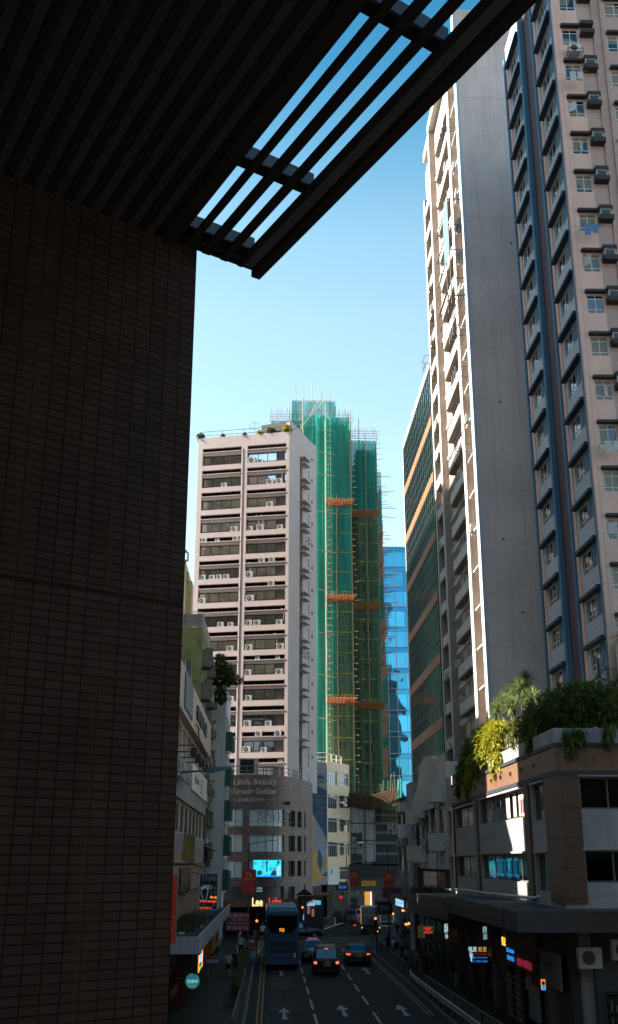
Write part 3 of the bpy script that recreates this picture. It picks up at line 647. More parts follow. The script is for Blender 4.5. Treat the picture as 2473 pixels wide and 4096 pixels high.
m.build('mullion_grid', mt_alu, GO, MG)
m = MB(); m.box(-.3, 0, -.1, .6, 8.2, 55.2); m.box(-.3, 21.9, -.1, .6, 54.5, 55.2); m.build('edge_trim', mt_finw, GO, MG)
# ================================================================ white mosaic walk-up with a wavy parapet (street x = 12.8, y 79..98)
WM = thing('mosaic_building', 'low white mosaic building with a wavy parapet and curved window boxes beside the podium', 'building', T(12.8, 79, 0))
m = MB()
n = 40; W0 = 98.2; ML = T(12.8, W0, 0, -PI/2)
prof = []
for i in range(n+1):
    x = 18.6*i/n; y = W0-x
    zt_ = 13.2+2.0/(1+math.exp(-(94.8-y)*1.6)) + .45*math.sin((y-84)/7*PI)*(y < 91)*(y > 84)
    prof.append((x, zt_))
for i in range(n):
    (xa, za), (xb, zb) = prof[i], prof[i+1]
    f = lambda x: -.35*math.sin(max(0, min(1, (x-4.5)/10))*PI)**.6 if 4.5 < x < 14.5 else 0
    m.quad([(xa, f(xa), 11.5), (xb, f(xb), 11.5), (xb, f(xb), zb), (xa, f(xa), za)]); m.quad([(xa, .3, za), (xa, f(xa), za), (xb, f(xb), zb), (xb, .3, zb)])
m.build('parapet', mt_mosw, WM, ML)
hl = [(1.2, 3.4, 8.7, 11), (5.0, 6.6, 8.2, 11.2), (7.4, 9.0, 8.2, 11.2), (10, 12.6, 8.2, 12), (14.6, 17, 8.2, 11.3)]
m = MB(); m.wall(0, 18.6, 7.0, 11.6, hl, 0, .2); m.build('street_wall', mt_mosw, WM, ML)
m = MB(); m.box(.01, 18.6, .25, 6, 0, 12.9); m.build('body', mt_shopw, WM, ML)
m = MB(); m.box(18.3, 18.6, -.01, 2.5, 7, 14.6); m.build('end_pier', mt_mosw, WM, ML)
for a, c, z0, z1 in hl: winproto(c-a, z1-z0, 3, [.5], .07, mt_brz, mt_glp).place(WM, ML @ T(a, .12, z0))
winproto(11.5, 2.4, 9, [.8], .06, mt_bwin, mt_shopg).place(WM, ML @ T(3.5, .2, 4.4))
def wbox(p, M):
    q = MB(); pr = [(0, 0)]+[(1.9+.9*math.sin(a), -1.0+.9*(1-math.cos(a))) if False else (1.4+.9*math.sin(a), -.9*math.cos(a)-.0) for a in [PI/2*j/6 for j in range(7)]]
    pr = [(0, 0), (0, -.9)]+[(1.4+.9*math.sin(a), -.9*math.cos(a)) for a in [PI/2*j/6 for j in range(7)]]
    q.prism_z(pr, 0, 1.25); return q.build('window_box', mt_mosw, p, M)
wb = Proto(wbox)
for x, z in ((5.6, 11.0), (5.6, 7.5), (14.8, 11.8), (14.8, 8.3), (1.0, 10.6), (1.0, 7.6)): wb.place(WM, ML @ T(x, 0, z))
for x, z in ((6.2, 10.3), (7.8, 8.75), (11.4, 9.2), (1.5, 9.4), (1.6, 8.6), (1.4, 6.8)):
    oa.place(WM, T(12.7, W0-x-.8, z))
m = MB()
for x, z0, z1 in ((9.0, 8.8, 12.2), (13.7, 9.6, 12.5), (3.3, 7.5, 10.8), (14.2, 4.5, 9)): m.tube([(x, -.12, z1), (x+.2, -.25, (z0+z1)/2), (x, -.1, z0)], .035, 5)
m.build('cable', MT_BLACK, WM, ML)
# narrow grey block and the brown shophouse further on
NB = thing('shophouse', 'narrow grey rendered shophouse squeezed past the wavy white building', 'building', T(12.9, 98.3, 0))
m = MB(); m.box(12.6, 20, 98.3, 101.6, 0, 14.4); m.build('wall', mt_rend, NB, T())
DB = thing('shophouse', 'dark brown shophouse with sloping roof edge and pale window bars, far down the right side', 'building', T(13, 101.7, 0))
MD = T(12.95, 112.6, 0, -PI/2)
hl = [(1, 4.5, 9.8, 12), (5.5, 9.5, 9.8, 12), (1, 4.5, 6.7, 8.9), (5.5, 9.5, 6.7, 8.9)]
m = MB(); m.wall(0, 10.9, 5.6, 13.2, hl, 0, .25); m.build('street_wall', paint('brown_render', (.20, .14, .10), .85, .3, .8, .4), DB, MD)
m = MB(); m.box(0, 10.9, .3, 6, 0, 13.1); m.build('body', mt_shopw, DB, MD)
m = MB(); m.prism_x([(-1.0, 13.0), (1.5, 13.9), (1.5, 14.05), (-1.0, 13.15)], 0, 10.8); m.build('roof', MT_BLACK, DB, MD)
for a, c, z0, z1 in hl: winproto(c-a, z1-z0, 4, 1, .06, mt_bwin, mt_glp).place(DB, MD @ T(a, .12, z0))
for x, z in ((3, 9.0), (3.4, 12.1), (7, 9.0), (6.6, 6.0), (9.4, 9.1)): oa.place(DB, T(12.9, 112.6-x, z))
wb.place(DB, MD @ T(8.3, 0, 9.6)); wb.place(DB, MD @ T(8.3, 0, 12.0))
# red brick curved terrace and arched canopy over the right pavement
RB = thing('brick_terrace', 'curved red brick balcony wall jutting over the far right pavement', 'balcony', T(11, 96, 0))
m = MB(); pts = [(12.9, 99.4), (10.6, 99.2), (9.9, 98.3), (9.7, 96.8), (10.1, 92), (12.9, 92)]
m.prism_z(pts[::-1], 4.6, 5.45); m.build('parapet', tiles('red_brick', (.20, .075, .06), (.15, .06, .05), (.06, .04, .035), .24, .085, .012, .8, .3, .5), RB, T())
AC_ = thing('arched_canopy', 'dark stone canopy with a rounded arch top above the right pavement', 'canopy', T(10, 84, 0))
m = MB(); arc = [(76.4, 4.25), (76.4, 5.3), (79.3, 5.35)]+[(81.6-2.3*math.cos(a), 5.35+1.15*math.sin(a)) for a in [PI*j/10 for j in range(1, 10)]]+[(84, 5.2), (91.8, 5.1), (91.8, 4.3), (84, 4.25), (83.2, 4.25)]+[(81.6+1.5*math.cos(a), 4.25+.9*math.sin(a)) for a in [PI*j/8 for j in range(1, 8)]]+[(80, 4.25)]
m.prism_x(arc[::-1], 9.85, 10.0); m.box(10.0, 12.8, 76.4, 91.8, 4.3, 5.0); m.build('canopy_face', mt_can, AC_, T())
m = MB(); m.box(10.2, 12.7, 76.6, 91, 0.14, 0.16); 
SHP = thing('shop_row', 'dark shop fronts under the arched canopy on the right', 'shop', T(12.9, 76.4, 0))
m = MB(); m.box(12.82, 13.2, 76.4, 112, .14, 5.0); m.build('wall', mt_shopw, SHP, T())
for i in range(10): m = MB(); m.box(12.76, 12.81, 77+i*3.3, 79.6+i*3.3, .3, 3.2); m.build('shop_glazing', mt_shopg, SHP, T())

# dark shop window with bottles, bottom right, and racks of goods at the shop doors
SW = thing('display_window', 'unlit display window with shelves of bottles on the street wall, lower right corner', 'window', T(14, 45.9, .6))
m = MB(); m.box(13.55, 17.6, 45.86, 45.99, .55, 2.6); m.build('recess', MT_DARK, SW)
for z_ in (.55, 1.2, 1.85, 2.55): box('shelf', paint('shelf_wood', (.05, .035, .03), .7, .3, 2, bmp=0), (13.5, 17.6, 45.6, 45.85, z_, z_+.05), SW)
rb_ = random.Random(8)
for z_ in (.6, 1.25, 1.9):
    for i in range(19):
        x_ = 13.65+i*.2+rb_.random()*.03; h_ = .2+.2*rb_.random(); m = MB(); m.cyl((x_, 45.72), .05, z_, z_+h_, 8); m.cyl((x_, 45.72), .02, z_+h_, z_+h_+.06, 6)
        m.build('bottle', paint('bottle_%d' % (i % 3), ((.12, .12, .11), (.07, .08, .07), (.12, .06, .05))[i % 3], .4, .3, 6, bmp=0), SW)
for n_, y in (('nearest', 54.3), ('middle', 56.2), ('farthest', 59.6)):
    o = thing('goods_rack', '%s rack of small packets outside the right shops' % n_, 'rack', T(11.9, y, .14), 'racks of packets outside the shops')
    box('upright', MT_BLACK, (11.95, 11.99, y-.5, y-.46, .14, 2.4), o); box('upright', MT_BLACK, (11.95, 11.99, y+.46, y+.5, .14, 2.4), o)
    for j in range(7):
        box('shelf', MT_STEEL, (11.75, 12.0, y-.5, y+.5, .4+j*.3, .42+j*.3), o)
        for k in range(6): q_ = y-.45+k*.155; box('packet', paint('packet_%d' % ((j+k) % 5), ((.30, .28, .24), (.25, .10, .05), (.08, .16, .22), (.22, .20, .06), (.10, .20, .12))[(j+k) % 5], .4, .3, 9, bmp=0), (11.74, 11.84, q_, q_+.12, .42+j*.3, .60+j*.3+.04*rb_.random()), o)
# ================================================================ centre: pinkish office tower on a curved brick podium
mt_ct = tiles('pinkish_concrete', (.55, .435, .405), (.545, .43, .40), (.52, .42, .39), 60, 3.02, .02, .85, .12, 0.0, .22, bmp=.1)
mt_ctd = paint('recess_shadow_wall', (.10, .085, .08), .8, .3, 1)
mt_dfr = paint('dark_window_frame', (.02, .02, .022), .4, .1, 1, bmp=0)
mt_glt = glass('tower_glass', (.70, .72, .74), .04, .30, .45, vari=.7)
CT = thing('office_tower', 'pinkish grey office tower with deep window bays, in the centre on the brick podium', 'building', T(1.8, 125, 0))
AF = rad(-13)
fx = Vector((math.cos(AF), math.sin(AF)))          # rightwards along the front
WF = 12.05
MFc = T(1.8-fx.x*WF, 125-fx.y*WF, 0, AF)           # local x 0 at left corner, WF at right corner
ROWS = 14; TOPC = 59.65
def S(s): return WF-s
hl = []
for i in range(ROWS):
    z1 = 58.22-3.02*i; z0 = z1-2.36
    hl += [(S(11.45), S(6.27), z0, z1), (S(5.50), S(.40), z0, z1)]
m = MB(); m.wall(0, WF, 16.0, TOPC, hl, 0, .55)
m.quad([(0, 11, 16), (0, 0, 16), (0, 0, TOPC), (0, 11, TOPC)])
m.build('front_wall', mt_ct, CT, MFc)
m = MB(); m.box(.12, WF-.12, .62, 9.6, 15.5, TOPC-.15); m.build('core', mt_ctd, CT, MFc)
m = MB(); m.box(0, WF-.02, 0, .25, TOPC+.001, TOPC+.1); m.build('coping', mt_ct, CT, MFc)
def shelf(p, M):
    q = MB(); q.box(-.04, 5.16, -.05, .5, 0, .10); q.box(0, 5.12, .12, .5, -.36, -.001); return q.build('shelf', mt_ct, p, M)
sh = Proto(shelf); w4 = winproto(5.02, 1.36, 4, [.17], .085, mt_dfr, mt_glt); wup = winproto(5.02, .52, 4, 1, .05, mt_dfr, glass('slot_shade_glass', (.015, .015, .016), .2, .1, .5))  # near-black upper panes stand in for the shade of a deep slot
for (a, c, z0, z1) in hl:
    sh.place(CT, MFc @ T(a+.0, 0, z1-.62)); w4.place(CT, MFc @ T(a+.06, .44, z0+.001)); wup.place(CT, MFc @ T(a+.06, .26, z1-.53))
# side face
AS = rad(68.5); MSd = T(1.8, 125, 0, AS)
slots = []; 
for i in range(14):
    z = 56.95-3.02*i; slots.append((7.25, 7.5, z-2.3, z))
rec = [(3.95, 5.05, 16.2, 57.6)]
m = MB(); m.wall(0, 9.75, 15.5, 61.4, slots+rec, 0, .7); m.build('side_wall', mt_ct, CT, MSd)
m = MB(); m.wall(9.75, 10.35, 15.5, 61.6, [], 0, 0); m.box(9.752, 10.5, .01, 4, 15.5, 61.6); m.box(1.0, 9.75, .05, .2, 59.7, 61.4); m.build('rear_rib', mt_ct, CT, MSd)
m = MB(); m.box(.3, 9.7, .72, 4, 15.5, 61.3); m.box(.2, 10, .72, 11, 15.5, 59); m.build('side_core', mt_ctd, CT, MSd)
m = MB(); m.box(1.0, 9.75, .01, 1.0, 59.66, 61.5); m.build('roof_room', mt_ct, CT, MSd)
pl_ = Proto(lambda p, M: box('side_shelf', mt_ct, (3.95, 6.15, -.75, -.003, 0, .12), p, M))
sw = winproto(1.05, 1.9, 1, 1, .05, mt_dfr, mt_glt)
port = Proto(lambda p, M: (lambda q: (q.disc_y(0, 0, .24, -.02, .02, 14), q.build('round_vent', MT_DARK, p, M))[1])(MB()))
for i in range(13):
    z = 58.2-3.02*i
    pl_.place(CT, MSd @ T(0, 0, z-.55)); pl_.place(CT, MSd @ T(0, 0, z-1.35)); sw.place(CT, MSd @ T(3.98, .3, z-3.4))
for i in range(14): port.place(CT, MSd @ T(8.65, -.001, 59.0-3.02*i))
for s_, z0 in ((5.1, 50.8), (4.7, 31.5), (5.0, 46.4)):
    m = MB()
    for a in (0, 1.1):
        for y in (-.75, -.02): m.tube([(s_+a, y, z0), (s_+a, y, z0+.55)], .025, 4)
    for z in (z0, z0+.55): m.tube([(s_, -.02, z), (s_, -.75, z), (s_+1.1, -.75, z), (s_+1.1, -.02, z)], .025, 4)
    m.build('unit_cage', MT_BLACK, CT, MSd)
# roof railing with planting
def rail(name, pts, h, mt, parent, M=I4, step=2.2, r=.045, mid=True):
    m = MB(); P = [Vector(p) for p in pts]
    for z in ([h, h*.5] if mid else [h]): m.tube([p+Vector((0, 0, z)) for p in P], r, 5)
    for a, c in zip(P, P[1:]):
        k = max(1, int((c-a).length/step))
        for i in range(k+1): q = a+(c-a)*i/k; m.tube([q, q+Vector((0, 0, h))], r, 4)
    return m.build(name, mt, parent, M)
rail('roof_railing', [(.1, .4, TOPC), (3.0, .4, TOPC), (WF-.3, .4, TOPC), (WF+.9, 3.0, TOPC+1.3)], 1.1, MT_STEEL, CT, MFc)
m = MB(); m.box(1.5, 5, 3, 6, TOPC, TOPC+.9); m.build('roof_tank', mt_ct, CT, MFc)
# split air conditioners sitting on the shelves: each a thing of its own
def split_unit(p, M, label):
    o = thing('air_conditioner', label, 'air conditioner', M, 'air conditioners on the office tower')
    q = MB(); q.box(0, .86, -.3, 0, .04, .66); q.box(.06, .14, -.28, -.02, 0, .04); q.box(.72, .80, -.28, -.02, 0, .04); q.build('casing', MT_AC, o, M)
    q = MB(); q.disc_y(.33, .35, .25, -.315, -.3, 18); q.build('fan_grille', MT_GRILLE, o, M)
    q = MB(); q.disc_y(.33, .35, .07, -.32, -.316, 10); q.build('fan_hub', MT_AC, o, M)
    return o
first = [None]
ordi = ['top', 'second', 'third', 'fourth', 'fifth', 'sixth', 'seventh', 'eighth', 'ninth', 'tenth', 'eleventh', 'twelfth', 'thirteenth', 'fourteenth']
ACS = {  # row: [(bay, fraction, low/high shelf)]
 0: [('R', .0, 'l', 1.15), ('R', .27, 'l', .7)], 1: [('L', .5, 'l', .85), ('R', .5, 'l', 1), ('R', .74, 'l', 1)], 2: [('R', .5, 'l', 1)], 3: [('L', .78, 'l', 1), ('R', .0, 'l', .9), ('R', .26, 'l', 1.05), ('R', .78, 'l', .85)],
 4: [('L', .02, 'h', .85), ('L', .38, 'h', .65), ('L', .84, 'h', .85)], 5: [('R', .33, 'h', .9), ('R', .58, 'h', .9), ('L', .0, 'l', .95), ('L', .25, 'l', .85), ('L', .43, 'l', .85), ('L', .62, 'l', .85), ('R', -.02, 'l', 1.15)],
 6: [('R', .57, 'h', .95), ('L', .0, 'l', 1.05), ('R', .02, 'l', 1.15)], 7: [('L', .5, 'l', .9), ('L', .76, 'l', .8), ('R', .0, 'l', 1.05), ('R', .22, 'l', 1), ('R', .78, 'l', .9)],
 8: [('L', .75, 'l', .95), ('R', .02, 'l', 1.05), ('R', .8, 'l', 1.05)], 9: [('L', .45, 'h', .6), ('R', .28, 'h', .6), ('R', .78, 'h', .6), ('R', .01, 'l', 1), ('R', .78, 'l', 1)], 10: [('R', .04, 'l', .95), ('L', .8, 'l', .9)],
 11: [('R', .02, 'l', 1.05), ('R', .54, 'l', .9)], 12: [('R', .31, 'h', .95), ('R', .77, 'h', 1), ('R', .01, 'l', 1.1), ('R', .44, 'l', .85)], 13: [('R', .86, 'h', .6)]}
for row, lst in ACS.items():
    names = {}
    for bayn, fr, lv, sc in lst: names.setdefault((bayn, lv), []).append(fr)
    for bayn, fr, lv, sc in lst:
        sib = sorted(names[(bayn, lv)]); k = sib.index(fr)
        where = '' if len(sib) == 1 else (['leftmost of %s ' % {2: 'two', 3: 'three', 4: 'four'}[len(sib)], 'second ', 'third ', 'rightmost '][k if k < len(sib)-1 else 3])
        lab = '%sair conditioner on the %s of the %s window row, %s bay' % (where, 'sill' if lv == 'l' else 'upper shelf', ordi[row], 'left' if bayn == 'L' else 'right')
        a, c, z0, z1 = hl[row*2+(0 if bayn == 'L' else 1)]
        M = MFc @ T(a+.06+fr*5.0, .34 if lv == 'l' else .24, z0+.005 if lv == 'l' else z1-.515) @ Matrix.Scale(sc, 4)
        if first[0] is None: first[0] = split_unit(None, M, lab); o = first[0]
        else: o = clone(first[0], None, M)
        o['label'] = lab
m = MB()
for row, fr in ((1, .9), (3, .3), (3, .42), (6, .0), (8, .8), (5, .12), (7, .97)):
    a, c, z0, z1 = hl[row*2+1]; x = a+fr*5; m.tube([(x, .1, z0+.5), (x+.12, .0, z0+1.2), (x-.1, .05, z0+1.9), (x-.35, .2, z0+2.0)], .03, 5)
m.build('cable', MT_CABLE, CT, MFc)
m = MB(); m.tube([(5.95, -.03, 16), (5.95, -.03, 58)], .03, 5); m.build('drain_pipe', mt_ct, CT, MFc)
# ---------------------------------------------------------------- curved brick podium
mt_bk = tiles('mottled_brick', (.44, .28, .22), (.21, .14, .12), (.12, .09, .08), .36, .13, .014, .8, .25, .5, .1, bmp=.5, scale=.5)
PD = thing('brick_podium', 'curved mottled brick podium with white window panels under the office tower', 'building', T(0, 124, 0))
path = [(-8, 122.6), (-6, 121.3), (-4, 120.3), (-2.4, 119.9), (-.8, 119.9), (.4, 120.5), (1.4, 121.8), (2.6, 124.9), (3.7, 128.2), (5.02, 133.2)]
cum = [0]
for p, q in zip(path, path[1:]): cum.append(cum[-1]+math.hypot(q[0]-p[0], q[1]-p[1]))
def cr(i): 
    P = [Vector(path[max(0, min(len(path)-1, k))]) for k in (i-1, i, i+1, i+2)]; return P
def pathpt(s):
    s = max(0, min(cum[-1]-1e-6, s)); i = max(k for k in range(len(cum)-1) if cum[k] <= s); t = (s-cum[i])/(cum[i+1]-cum[i])
    P = cr(i); p = .5*((2*P[1])+(P[2]-P[0])*t+(2*P[0]-5*P[1]+4*P[2]-P[3])*t*t+(3*P[1]-P[0]-3*P[2]+P[3])*t**3)
    return p
def pwarp(s, y, z):
    p = pathpt(s); d = pathpt(s+.05)-pathpt(s-.05); d.normalize(); n_ = Vector((-d.y, d.x))
    return (p.x+n_.x*y, p.y+n_.y*y, z)
def s_of_u(u):
    best = min((abs(hy(u, 3300, pathpt(k*.05).y).x-pathpt(k*.05).x), k*.05) for k in range(int(cum[-1]/.05))); return best[1]
U = lambda X_: 700+X_*.40323
sw1, sw2 = s_of_u(U(733)), s_of_u(U(1086)); sn = [s_of_u(U(x)) for x in (1132, 1192, 1218, 1257, 1284, 1296)]; sl0 = s_of_u(U(672))
sE = cum[-1]-.02
hl2 = []
for z0, z1 in ((11.2, 13.0), (8.55, 10.3), (5.9, 7.6)):
    hl2 += [(.3, sl0, z0, z1), (sw1, sw2, z0, z1), (sn[0], sn[1], z0+.05, z1), (sn[2], sn[3], z0+.05, z1), (sn[4], sn[5], z0, z1)]
hl2 += [(.3, sw2, .3, 5.0), (sn[0], sn[1], 1, 4.9), (sn[4], sn[5], 2, 5.0)]
m = MB(); m.wall(0, sE, 0, 16.65, hl2, 0, .3, step=.4, warp=pwarp)
m.build('wall', mt_bk, PD, T())
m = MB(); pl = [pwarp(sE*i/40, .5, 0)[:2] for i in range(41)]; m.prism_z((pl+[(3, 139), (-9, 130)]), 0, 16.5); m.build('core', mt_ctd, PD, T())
mt_panel = paint('white_window_panel', (.74, .80, .78), .4, .1, .8, bmp=0)
def curved_panel(name, s0, s1, z0, z1, y, mt, parent=PD, t=.04):
    q = MB(); k = max(1, int((s1-s0)/.3))
    for i in range(k):
        a, c = s0+(s1-s0)*i/k, s0+(s1-s0)*(i+1)/k; q.quad([pwarp(a, y, z0), pwarp(c, y, z0), pwarp(c, y, z1), pwarp(a, y, z1)])
    return q.build(name, mt, parent, T())
def mull(parent, ss, z0, z1, y, zz=()):
    q = MB()
    for s_ in ss: q.ring([[pwarp(s_-.025, y, z0), pwarp(s_+.025, y, z0), pwarp(s_+.025, y-.05, z0), pwarp(s_-.025, y-.05, z0)], [pwarp(s_-.025, y, z1), pwarp(s_+.025, y, z1), pwarp(s_+.025, y-.05, z1), pwarp(s_-.025, y-.05, z1)]])
    for z in zz:
        k = 10
        for i in range(k):
            a, c = ss[0]+(ss[-1]-ss[0])*i/k, ss[0]+(ss[-1]-ss[0])*(i+1)/k; q.quad([pwarp(a, y-.03, z), pwarp(c, y-.03, z), pwarp(c, y-.03, z+.04), pwarp(a, y-.03, z+.04)])
    q.build('mullion', paint('grey_mullion', (.17, .18, .18), .5, .1, 1, bmp=0), parent, T())
for r_, (z0, z1) in enumerate(((11.2, 13.0), (8.55, 10.3), (5.9, 7.6))):
    for (a, c) in ((.3, sl0), (sw1, sw2), (sn[0], sn[1]), (sn[2], sn[3])):
        w_ = curved_panel('window', a, c, z0, z1, .22, mt_panel if c-a > 1 and not (a > sw2) else mt_glp)
        n_ = max(2, int((c-a)/.85)+1); mull(w_, [a+(c-a)*i/(n_-1) for i in range(n_)], z0, z1, .21, (z0+.5,) if r_ == 0 and c-a > 1 else ())
        if c-a < 1: box('blind', paint('pale_blind', (.40, .41, .40), .6, .2, 1, bmp=0), (0, (c-a)*.5, 0, .02, 0, z1-z0-.1), w_, T(*pwarp(a+.1, .20, z0+.05)) @ Matrix.Rotation(rad(68), 4, 'Z'))
    curved_panel('slot_window', sn[4], sn[5], z0, z1, .25, MT_DARK)
ground_ = curved_panel('shop_front', .3, sw2, .3, 5.0, .25, paint('shop_shutter', (.10, .10, .10), .6, .3, 1)); curved_panel('door', sn[0], sn[1], 1, 4.9, .25, MT_DARK)
mt_sign = paint('brushed_letters', (.70, .62, .57), .5, .2, 2, bmp=0)
def word_on_curve(body, s0, s1, zc, h, mt, ext=.06, parent=PD, y=-.06):
    n_ = len(body); step = (s1-s0)/n_
    wd_ = {'i': .5, 'l': .5, 't': .7, 'r': .75, ' ': .5, 'm': 1.4, 'G': 1.2, 'L': .9}
    tot = sum(wd_.get(ch, 1) for ch in body); s_ = s0
    for ch in body:
        w_ = wd_.get(ch, 1)/tot*(s1-s0)
        if ch != ' ':
            p = pwarp(s_+w_/2, y, zc); d = Vector(pwarp(s_+w_/2+.05, y, 0))-Vector(pwarp(s_+w_/2-.05, y, 0))
            hh = h*(1.0 if ch.isupper() or ch in 'dlbtik' else 1.0 if ch == 'y' else .74) if ord(ch) < 256 else h
            dz = 0 if hh == h and ch != 'y' else -.13*h if ch != 'y' else -.26*h
            text('letter', ch, mt, parent, T(p[0], p[1], p[2]+dz, math.atan2(d.y, d.x)), w=w_*.84, h=hh, ext=ext, bold=.02)
        s_ += w_
sA, sB, sC = s_of_u(U(578)), s_of_u(U(998)), s_of_u(U(890))
word_on_curve('Linda Beauty', sA, sB, 15.85, .62, mt_sign); word_on_curve('Group Center', sA, sB, 14.85, .62, mt_sign); word_on_curve('連達美業集團中心', sA, sC, 13.95, .42, mt_sign, .03)
word_on_curve('SPACE', s_of_u(U(825)), s_of_u(U(1082)), 12.3, .9, paint('grey_space_letters', (.40, .46, .46), .5, .1, 1, bmp=0), .02, PD, .2)
m = MB(); zz = 16.7
rp = [Vector(pwarp(sE*(.05+.72*i/14), .3, 16.6)) for i in range(15)]
rail('roof_railing', rp, 1.0, MT_STEEL, PD, T(), step=1.6)
lp = pwarp(s_of_u(U(1098)), -.3, 13.7); box('wall_lamp', MT_BLACK, (-.2, .2, -.2, .25, -.15, .2), PD, T(*lp))
PLT = thing('plant_unit', 'large grey cooling unit on the brick podium roof in front of the tower', 'cooling unit', T(-3.2, 122.4, 16.5))
m = MB(); m.box(-1.1, 1.1, -.7, .7, .3, 2.1); m.build('casing', MT_AC, PLT, T(-2.6, 122.6, 16.5)); m = MB(); m.box(-.95, .6, -.72, -.70, .45, 1.95); m.build('fan_grille', MT_DARK, PLT, T(-2.6, 122.6, 16.5))
m = MB(); m.box(-.5, .4, -.5, .5, .2, 1.6); m.build('side_tank', MT_WHITE, PLT, T(-4.6, 122.6, 16.5)); m = MB(); m.box(-1, 1, -.6, .6, 0, .3); m.build('plinth', MT_CONC, PLT, T(-2.6, 122.6, 16.5))
# ================================================================ tower under renovation, wrapped in bamboo and green netting
def netting(name, col, a):
    m, nt, bs = new_mat(name); out = nt.nodes['Material Output']
    tr = N(nt, 'ShaderNodeBsdfTransparent'); tl = N(nt, 'ShaderNodeBsdfTranslucent'); mx = N(nt, 'ShaderNodeMixShader'); mx2 = N(nt, 'ShaderNodeMixShader')
    n = N(nt, 'ShaderNodeTexNoise', Scale=.35, Detail=5.0, Roughness=.6); L(nt, coords(nt, 1.6, 1.6, .25), n.inputs['Vector'])
    c = mul(nt, col, ramp(nt, n.outputs[0], [(.35, .6), (.65, 1.1)])); L(nt, c, bs.inputs['Base Color']); L(nt, c, tl.inputs[0]); bs.inputs['Roughness'].default_value = .9
    mx2.inputs[0].default_value = .45; L(nt, bs.outputs[0], mx2.inputs[1]); L(nt, tl.outputs[0], mx2.inputs[2])
    n2 = N(nt, 'ShaderNodeTexNoise', Scale=.5, Detail=3.0); L(nt, coords(nt, 1.2, 1.2, .2), n2.inputs['Vector'])
    f = ramp(nt, n2.outputs[0], [(.35, max(0, a-.12)), (.65, min(1, a+.1))]); L(nt, f, mx.inputs[0])
    L(nt, tr.outputs[0], mx.inputs[1]); L(nt, mx2.outputs[0], mx.inputs[2]); L(nt, mx.outputs[0], out.inputs[0]); return m
mt_net1 = netting('green_netting', (.03, .34, .26), .88); mt_net2 = netting('thin_green_netting', (.16, .21, .10), .60); mt_net3 = netting('sheer_green_netting', (.03, .33, .25), .74)
mt_bam = paint('bamboo', (.36, .25, .13), .6, .35, 2, bmp=0); mt_bamo = paint('orange_bamboo', (.46, .15, .05), .6, .35, 2.5, bmp=0)
mt_raw = tiles('bare_render', (.34, .31, .25), (.30, .28, .23), (.42, .30, .07), 50, 3.0, .09, .9, .35, 0.0, .3, bmp=.1, scale=.4)
RTW = thing('renovated_tower', 'tall apartment tower wrapped in green netting behind bamboo scaffolding', 'building', T(9, 150, 0))
def folded(m, x0, x1, y, z0, z1, amp=.18, seed=1, mi=0, nx=None):
    r = random.Random(seed); nx = nx or max(3, int((x1-x0)/.35)); off = [r.uniform(-amp, amp) for _ in range(nx+1)]; off[0] = off[-1] = 0
    nz = max(2, int((z1-z0)/4))
    for j in range(nz):
        za, zb = z0+(z1-z0)*j/nz, z0+(z1-z0)*(j+1)/nz
        for i in range(nx):
            xa, xb = x0+(x1-x0)*i/nx, x0+(x1-x0)*(i+1)/nx; s = lambda k, q: y+off[k]*(.6+.4*math.sin(q*1.3+k))
            m.quad([(xa, s(i, za), za), (xb, s(i+1, za), za), (xb, s(i+1, zb), zb), (xa, s(i, zb), zb)], mi)
def foldedx(m, x, y0, y1, z0, z1, seed=1, mi=0):
    r = random.Random(seed); n_ = max(3, int((y1-y0)/.5))
    off = [r.uniform(-.15, .15) for _ in range(n_+1)]
    for i in range(n_): 
        ya, yb = y0+(y1-y0)*i/n_, y0+(y1-y0)*(i+1)/n_
        m.quad([(x+off[i], ya, z0), (x+off[i+1], yb, z0), (x+off[i+1], yb, z1), (x+off[i], ya, z1)], mi)
winm = glass('old_window_glass', (.10, .11, .12), .1, .1, .5)
blocks = [(8.3, 11.1, 151.5, 160, 0, 72.0), (12.9, 15.6, 156.5, 168, 0, 69.8), (3.0, 9.3, 158, 166, 0, 74.5), (-.3, 12.2, 160, 168, 0, 71.6), (5.0, 8.3, 154.2, 160, 0, 71.5), (12, 17.3, 166, 178, 0, 66)]
m = MB()
for a, c, d, e, z0, z1 in blocks: m.box(a, c, d, e, z0, z1)
m.build('wall', mt_raw, RTW, T())
wr = winproto(1.3, 1.3, 2, 1, .06, mt_alw, winm)
for k in range(17):
    z = 19.5+3.0*k; wr.place(RTW, T(9.2, 151.44, z)); wr.place(RTW, T(13.5, 156.44, z))
# netting panels
def net(name, fn, mt): q = MB(); fn(q); return q.build(name, mt, RTW, T())
net('netting', lambda q: folded(q, 7.75, 11.5, 150, 58.9, 72.6, seed=2), mt_net1); net('netting', lambda q: folded(q, 7.75, 9.2, 150.02, 29.5, 58.2, seed=3), mt_net1)
net('netting', lambda q: folded(q, 9.2, 11.5, 150.03, 44.5, 58.2, seed=4), mt_net1); net('netting', lambda q: folded(q, 9.2, 11.5, 150.05, 29.5, 43.6, seed=4), mt_net2)
net('netting', lambda q: folded(q, 7.75, 11.5, 150.0, 15, 28.8, seed=5), mt_net2)
net('netting', lambda q: folded(q, 11.9, 15.9, 155, 58.9, 70.9, seed=6), mt_net1); net('netting', lambda q: folded(q, 11.9, 15.9, 155, 44.5, 58.0, seed=7), mt_net2); net('netting', lambda q: folded(q, 11.9, 15.9, 155, 15, 43.8, seed=7), mt_net2)
net('netting', lambda q: folded(q, 4.3, 7.75, 153, 15, 74.2, seed=8), mt_net1); net('netting', lambda q: foldedx(q, 7.72, 150, 153, 15, 72.6, 2), mt_net1)
